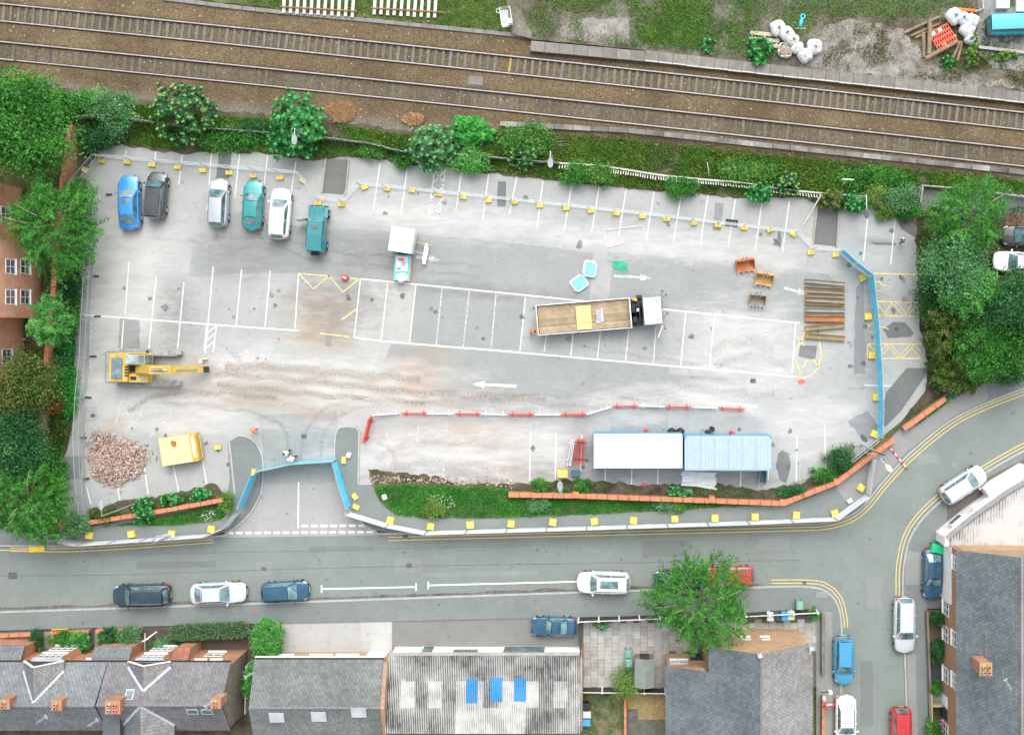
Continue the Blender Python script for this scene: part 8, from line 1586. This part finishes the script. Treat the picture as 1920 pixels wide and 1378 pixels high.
def bin_(u, v, rz, c, label, z=.03, hh=1.05, tilt=0, w_=.58, d_=.7):
    t = thing('wheelie_bin', label, 'bin', (*PX(u, v, .6), z), R(rz)); m = M('bin_%d_%d_%d' % tuple(int(99 * q) for q in c), c, rough=.5, var=.06); MB().hexa([(-w_ * .42, -d_ * .36, .05), (w_ * .42, -d_ * .36, .05), (w_ * .42, d_ * .36, .05), (-w_ * .42, d_ * .36, .05), (-w_ / 2, -d_ / 2, hh - .1), (w_ / 2, -d_ / 2, hh - .1), (w_ / 2, d_ / 2, hh - .1), (-w_ / 2, d_ / 2, hh - .1)]).build('bin_body', m, t, bevel=.03)
    MB().hexa([(-w_ / 2 - .02, -d_ / 2 - .03, hh - .09), (w_ / 2 + .02, -d_ / 2 - .03, hh - .09), (w_ / 2 + .02, d_ / 2 + .02, hh - .09), (-w_ / 2 - .02, d_ / 2 + .02, hh - .09), (-w_ / 2 + .05, -d_ / 2 + .04, hh - .02), (w_ / 2 - .05, -d_ / 2 + .04, hh - .02), (w_ / 2 - .05, d_ / 2 - .05, hh + .02), (-w_ / 2 + .05, d_ / 2 - .05, hh + .02)]).build('lid', m, t, bevel=.02)
    MB().tube([(-w_ * .4, d_ / 2 + .07, hh - .12), (w_ * .4, d_ / 2 + .07, hh - .12)], .02, 6).build('handle', m, t)
    for s in (-1, 1): MB().cyl((s * w_ * .42, d_ * .36, .1), .1, .05, 12, 'X').build('wheel', TYRE, t)
bin_(1099, 1322, 90, (.03, .035, .04), 'black wheelie bin on the lawn, top of three'); bin_(1100, 1337, 90, (.62, .64, .66), 'white wheelie bin on the lawn, middle of three'); bin_(1099, 1352, 90, (.08, .33, .62), 'blue wheelie bin on the lawn, bottom of three')
bin_(1443, 1154, 0, (.6, .62, .64), 'pale grey bin behind the patio fence, first of four', .08); bin_(1456, 1154, 0, (.04, .07, .09), 'dark bin behind the patio fence, second of four', .08); bin_(1470, 1153, 0, (.05, .32, .66), 'blue bin behind the patio fence, third of four', .08); bin_(1482, 1152, 0, (.45, .58, .42), 'pale green bin behind the patio fence, last of four', .08)
bin_(1498, 1133, 0, (.20, .38, .28), 'green box-shaped bin on the pavement outside the patio fence', .12); bin_(1756, 1027, 80, (.02, .52, .22), 'bright green wheelie bin against the white house wall', .12, 1.1, 0, .75, 1.15)
for i, (u, v) in enumerate(((1178, 1224), (1179, 1241))): bin_(u, v, 0 if i == 0 else 180, (.16, .33, .27), ('green garden bin by the shed, upper one', 'green garden bin by the shed, lower one')[i], .08, .95)
structure('gravel_bed', MB().sheet(PP([(1176, 1296), (1250, 1296), (1250, 1348), (1196, 1348), (1196, 1328), (1176, 1328)]), .05), M('ochre_gravel', (.30, .225, .10), var=.25, scale=3, fine=.4, fscale=12, bump=.6)); structure('side_passage', MB().sheet(PP([(1176, 1328), (1196, 1328), (1196, 1348), (1250, 1348), (1250, 1440), (1176, 1440)]), .045), M('mossy_paving', (.12, .125, .10), var=.3, fine=.2))
brickwall([(1172, 1300), (1172, 1378), (1172, 1420)], .9, .22, 'low brick garden wall right of the lawn', RED)
structure('lawn_soil', MB().sheet(PP([(1090, 1292), (1170, 1292), (1170, 1440), (1090, 1440)]), .035), M('worn_lawn', (.07, .085, .03), var=.4, scale=1.0, c2=(.26, .21, .13), fine=.25))
tag(MB().wall(PP([(1541, 1148), (1541, 1260)]), .3, .02, .75).build('stone_wall', M('stone_wall', (.17, .165, .14), var=.3, fine=.3)), 'dark mossy stone wall along the side street, beside the gable house', 'wall'); structure('side_strip', MB().sheet(PP([(1530, 1146), (1560, 1146), (1560, 1440), (1530, 1440)]), .115), PAVEL); brickwall([(1541, 1300), (1540, 1420)], .8, .25, 'low brick wall at the foot of the gable house', TANX)
t = thing('shop_sign', 'red and white board sign on the side street wall', 'sign', (*PX(1543, 1314), .8), R(8)); MB().bb(-.1, .75, -.03, .03, 0, .8).build('board', RBALL, t); MB().bb(.05, .6, .03, .04, .2, .6).build('panel', PLW, t); tag(MB().sphere((*PX(1541, 1303), .95), (.2, .3, .22), 10, 7).build('white_bag', BAG, None, True), 'small white bag on the side street wall', 'bag')
t = thing('wall_sign', 'small white sign bracket on the gable house side wall', 'sign', (*PX(1529, 1283), 0)); MB().bar((0, 0, 2.2), (.8, .05, 2.2), .06, .06).build('bracket', BLK, t); MB().bb(.7, 1.0, -.1, .15, 1.9, 2.4).build('board', PLW, t); MB().tube([(-.02, 0, 0), (-.02, 0, 2.3)], .04, 6).build('post', GAL, t)
# front beds on the right
for nm, poly, m in (('front_bed', [(1738, 1143), (1768, 1143), (1768, 1222), (1738, 1222)], M('bark_chip', (.16, .115, .075), fine=.35, fscale=10)), ('slate_bed', [(1744, 1228), (1772, 1228), (1772, 1292), (1744, 1292)], M('slate_chip', (.055, .068, .08), fine=.3, fscale=12)), ('door_path', [(1744, 1294), (1774, 1294), (1774, 1314), (1744, 1314)], CONC), ('flower_bed', [(1740, 1320), (1776, 1320), (1776, 1440), (1740, 1440)], SOIL), ('dark_path', [(1736, 1120), (1775, 1120), (1775, 1140), (1736, 1140)], YARDX)): structure(nm, MB().sheet(PP(poly), .125), m)
tag(MB().wall(PP([(1735, 1143), (1738, 1225), (1741, 1295)]), .18, .0, .7).build('front_wall', brickm('dull_brick', (.17, .12, .10), (.22, .15, .12), (.3, .27, .24))), 'low dull brick front wall beside the right pavement', 'wall'); tag(MB().wall(PP([(1741, 1296), (1742, 1345)]), .1, .0, 1.0).build('timber_rail', M('pale_timber', (.42, .36, .25), fine=.2)), 'pale timber fence rail at the lower right front path', 'fence'); tag(MB().wall(PP([(1744, 1317), (1775, 1316)]), .22, .0, .9).build('timber_divider', MC['pale_timber']), 'pale timber divider between the right front gardens', 'fence')
# front gardens at lower left
for i, (a, b_) in enumerate((((-40, 1190), (65, 1186)), ((100, 1183), (172, 1181)), ((185, 1180), (262, 1177)))): brickwall([a, b_], .6, .3, ('stone garden wall along the pavement at far left', 'garden wall below the amber sign board', 'garden wall below the dark clipped bush')[i], M('garden_stone', (.28, .25, .2), var=.25, fine=.2))
structure('gravel_garden', MB().sheet(PP([(-40, 1194), (62, 1192), (62, 1228), (-40, 1232)]), .036), M('buff_gravel', (.42, .34, .25), fine=.25)); structure('garden_path', MB().sheet(PP([(82, 1184), (100, 1184), (100, 1236), (80, 1236)]), .036), PAVEL); structure('garden_path', MB().sheet(PP([(178, 1182), (262, 1180), (262, 1230), (178, 1232)]), .036), M('garden_slab', (.20, .19, .165), fine=.2)); structure('brick_drive', MB().sheet(PP([(345, 1194), (468, 1188), (468, 1228), (345, 1232)]), .036), M('brown_pavers', (.085, .062, .05), fine=.25))
t = thing('amber_sign', 'amber sign board on short posts at the garden wall', 'sign', (*PX(121, 1176), .12), R(3)); MB().box((0, 0, .75), (1.35, .3, .06), 0, 0, R(50)).build('board', M('amber_board', (.75, .42, .03)), t)
for x in (-.4, .4): MB().tube([(x, -.1, 0), (x, -.1, .7)], .03, 6).build('leg', WPVC, t)
post([P(272, 1186), P(271, 1230, .2)], .06, 'white pole lying in the front garden', 'garden_pole', cat='pole'); t = thing('estate_sign', 'small white sign on an angled post in the front garden', 'sign', (*PX(287, 1190), .03), R(25)); MB().bb(-.3, .3, -.03, .03, 1.2, 1.7).build('board', PLW, t); MB().tube([(0, 0, 0), (0, 0, 1.25)], .04, 6).build('post', WPVC, t); MB().bar((-.3, 0, 1.0), (.9, .2, 1.0), .08, .06).build('arm', WPVC, t)
t = MB().box((0, 0, .03), (1.35, .8, .05)).build('yellow_road_plate', M('sign_yellow', (.78, .55, .04))); t.location = (*PX(69, 1026), .0); t.rotation_euler = (0, 0, R(2)); tag(t, 'yellow plate lying on the road beside the lower left fence', 'plate')
for i, (u, v) in enumerate(((80, 1007), (103, 1013))): tag(MB().box((*PX(u, v), .2), (.5, .16, .3), R(-20)).build('kerb_marker', BRD, bevel=.04), ('red and white marker under the lower left fence, left one', 'red and white marker under the lower left fence, right one')[i], 'marker')
t = thing('danger_tape', 'red and white striped barrier pole lying on the bend pavement', 'pole', (*PX(1660, 830), .14)); 
for k in range(10): a = np.array([0, 0, .05]) + np.array([.19 * k, -.23 * k, 0]); MB().tube([tuple(a), tuple(a + np.array([.17, -.21, 0]))], .06, 6).build('stripe', BRD if k % 2 else PLW, t)
for i, (u, v) in enumerate(((1592, 938), (655, 853), (722, 931), (1757, 637))): tag(MB().box((*PX(u, v), .25), (.5, .42, .3), R(30 + 40 * i)).build('litter_bag', BAG, bevel=.1), ('small white litter bag on the pavement behind the white fence bend', 'small white box beside the entrance gate post', 'small white sign plate in the grass verge', 'white litter bag under the right-hand shrubs')[i], 'litter')

# ------------------------------------------------------------------ people
SKIN = M('skin', (.48, .28, .19)); HVO = M('hivis_orange', (.80, .20, .05)); HVY = M('hivis_yellow', (.68, .74, .22)); HVP = M('pale_top', (.72, .62, .58)); TRS = M('work_trousers', (.025, .035, .055)); TRG = M('grey_trousers', (.2, .2, .2)); HAT = M('hard_hat_white', (.78, .78, .76), rough=.3); HAIR = M('dark_hair', (.03, .022, .016))
def person(u, v, rz, top, low, label, hat=True, bend=0.0, arms=(.5, .2)):
    """one skinned body, built upright then leaning by bend at the hips"""
    J = {}; E = []
    def add(n, p, r_, par=None): J[n] = (len(J), p, r_); (E.append((J[par][0], J[n][0])) if par else None)
    cb, sb = math.cos(bend), math.sin(bend); up = lambda x, y, z: (x + sb * (z - .95), y, .95 + cb * (z - .95)) if z > .95 else (x, y, z)
    add('pelvis', (0, 0, .95), (.15, .12)); add('waist', up(0, 0, 1.12), (.14, .11), 'pelvis'); add('chest', up(0, 0, 1.32), (.18, .13), 'waist'); add('neck', up(.01, 0, 1.5), (.06, .06), 'chest'); add('head0', up(.02, 0, 1.6), (.085, .095), 'neck'); add('head1', up(.03, 0, 1.71), (.085, .10), 'head0'); add('crown', up(.02, 0, 1.77), (.05, .06), 'head1')
    for s in (-1, 1):
        k = str(s); a = arms[0 if s > 0 else 1]
        add('sh' + k, up(0, s * .2, 1.42), (.075, .075), 'chest'); add('el' + k, up(.08 + a * .15, s * .28, 1.15 + a * .06), (.05, .05), 'sh' + k); add('wr' + k, up(.12 + a * .45, s * .25, .92 + a * .28), (.035, .035), 'el' + k); add('pa' + k, up(.14 + a * .55, s * .245, .86 + a * .30), (.04, .022), 'wr' + k)
        f = .12 * s; add('hip' + k, (0, s * .1, .88), (.11, .11), 'pelvis'); add('kn' + k, (.04 + f, s * .11, .5), (.075, .075), 'hip' + k); add('an' + k, (f, s * .12, .1), (.05, .05), 'kn' + k); add('toe' + k, (f + .18, s * .13, .045), (.045, .04), 'an' + k)
    me = bpy.data.meshes.new('person'); me.from_pydata([q[1] for q in J.values()], E, []); o = bpy.data.objects.new('skinning', me); col.objects.link(o); o.modifiers.new('skin', 'SKIN'); sub = o.modifiers.new('sub', 'SUBSURF'); sub.levels = sub.render_levels = 1
    for i, q in enumerate(J.values()): me.skin_vertices[0].data[i].radius = q[2]
    me.skin_vertices[0].data[0].use_root = True
    dg = bpy.context.evaluated_depsgraph_get(); bm = bpy.data.meshes.new_from_object(o.evaluated_get(dg)); bpy.data.objects.remove(o); mb = MB(); mb.v = [tuple(q.co) for q in bm.vertices]; mb.f = [tuple(p.vertices) for p in bm.polygons]
    for s in (-1, 1):   # fingers and thumb from each palm
        p = np.array(J['pa' + str(s)][1]); w_ = np.array(J['wr' + str(s)][1]); d = unit(p - w_); sd_ = unit(np.cross(d, [0, 0, 1.0]))
        for k in range(4): r0 = p + sd_ * (.028 - .019 * k); L = (.075, .085, .08, .06)[k]; mb.tube([tuple(r0 - d * .02), tuple(r0 + d * L * .55), tuple(r0 + d * L * .9 - np.array([0, 0, L * .4]))], [.010, .009, .007], 6)
        mb.tube([tuple(p - d * .03), tuple(p + sd_ * .045 - d * .005), tuple(p + sd_ * .055 + d * .035)], [.012, .011, .008], 6)
    t = thing('person', label, 'person', (*PX(u, v), .014), R(rz)); b = mb.build('body', top, t, True); m = b.data; m.materials.append(low); m.materials.append(SKIN); m.materials.append(BLK)
    hz = J['neck'][1]; pal = [np.array(J['pa' + str(s)][1]) for s in (-1, 1)]
    for p in m.polygons:
        c = np.array(p.center); p.material_index = 3 if c[2] < .1 else (1 if c[2] < .98 and np.hypot(c[0], c[1]) < .28 and min(np.linalg.norm(c - q) for q in pal) > .16 else 0)
        if np.linalg.norm(c - np.array(J['head0'][1])) < .2 and np.dot(c - np.array(hz), np.array(up(0, 0, 2)) - np.array(up(0, 0, 1.5))) > 0 or min(np.linalg.norm(c - q) for q in pal) < .11: p.material_index = 2
    hd = np.array(J['head1'][1]); MB().sphere(tuple(hd + np.array([.1, 0, -.04])), (.025, .018, .03), 6, 5).build('nose', SKIN, b)
    if hat: q = MB().sphere(tuple(hd + np.array([-.005, 0, .05])), (.135, .12, .10), 12, 8); q.v = [(x, y, max(z, hd[2] + .03)) for x, y, z in q.v]; q.cyl((hd[0] + .03, hd[1], hd[2] + .035), .155, .014, 14); q.build('hard_hat', HAT if top is not HVO else HVO, b, True)
    else: MB().sphere(tuple(hd + np.array([-.02, 0, .025])), (.105, .092, .10), 10, 7).build('hair', HAIR, b, True)
    return t
person(997, 622, 0, HVO, TRS, 'person in orange jacket and dark trousers behind the lorry tail', False, .5, (.9, .6)); person(383, 678, 0, HVY, TRG, 'person in yellow vest near the digger arm', True, .3, (1.0, .8)); person(545, 846, 210, M('pale_hivis', (.74, .76, .52)), TRS, 'person in pale hi-vis at the gate, left of two', False, .2, (.4, .4)); person(556, 857, 190, MC['pale_hivis'], TRS, 'person in pale hi-vis at the gate, right of two', True, .2, (.5, .2)); person(481, 808, 40, HVO, TRG, 'person in orange beside the left entrance island', True, .3, (.6, .3)); person(1690, 452, 200, HVP, TRS, 'person in pale pink top crossing the right end bays', False, .25, (.5, .5))
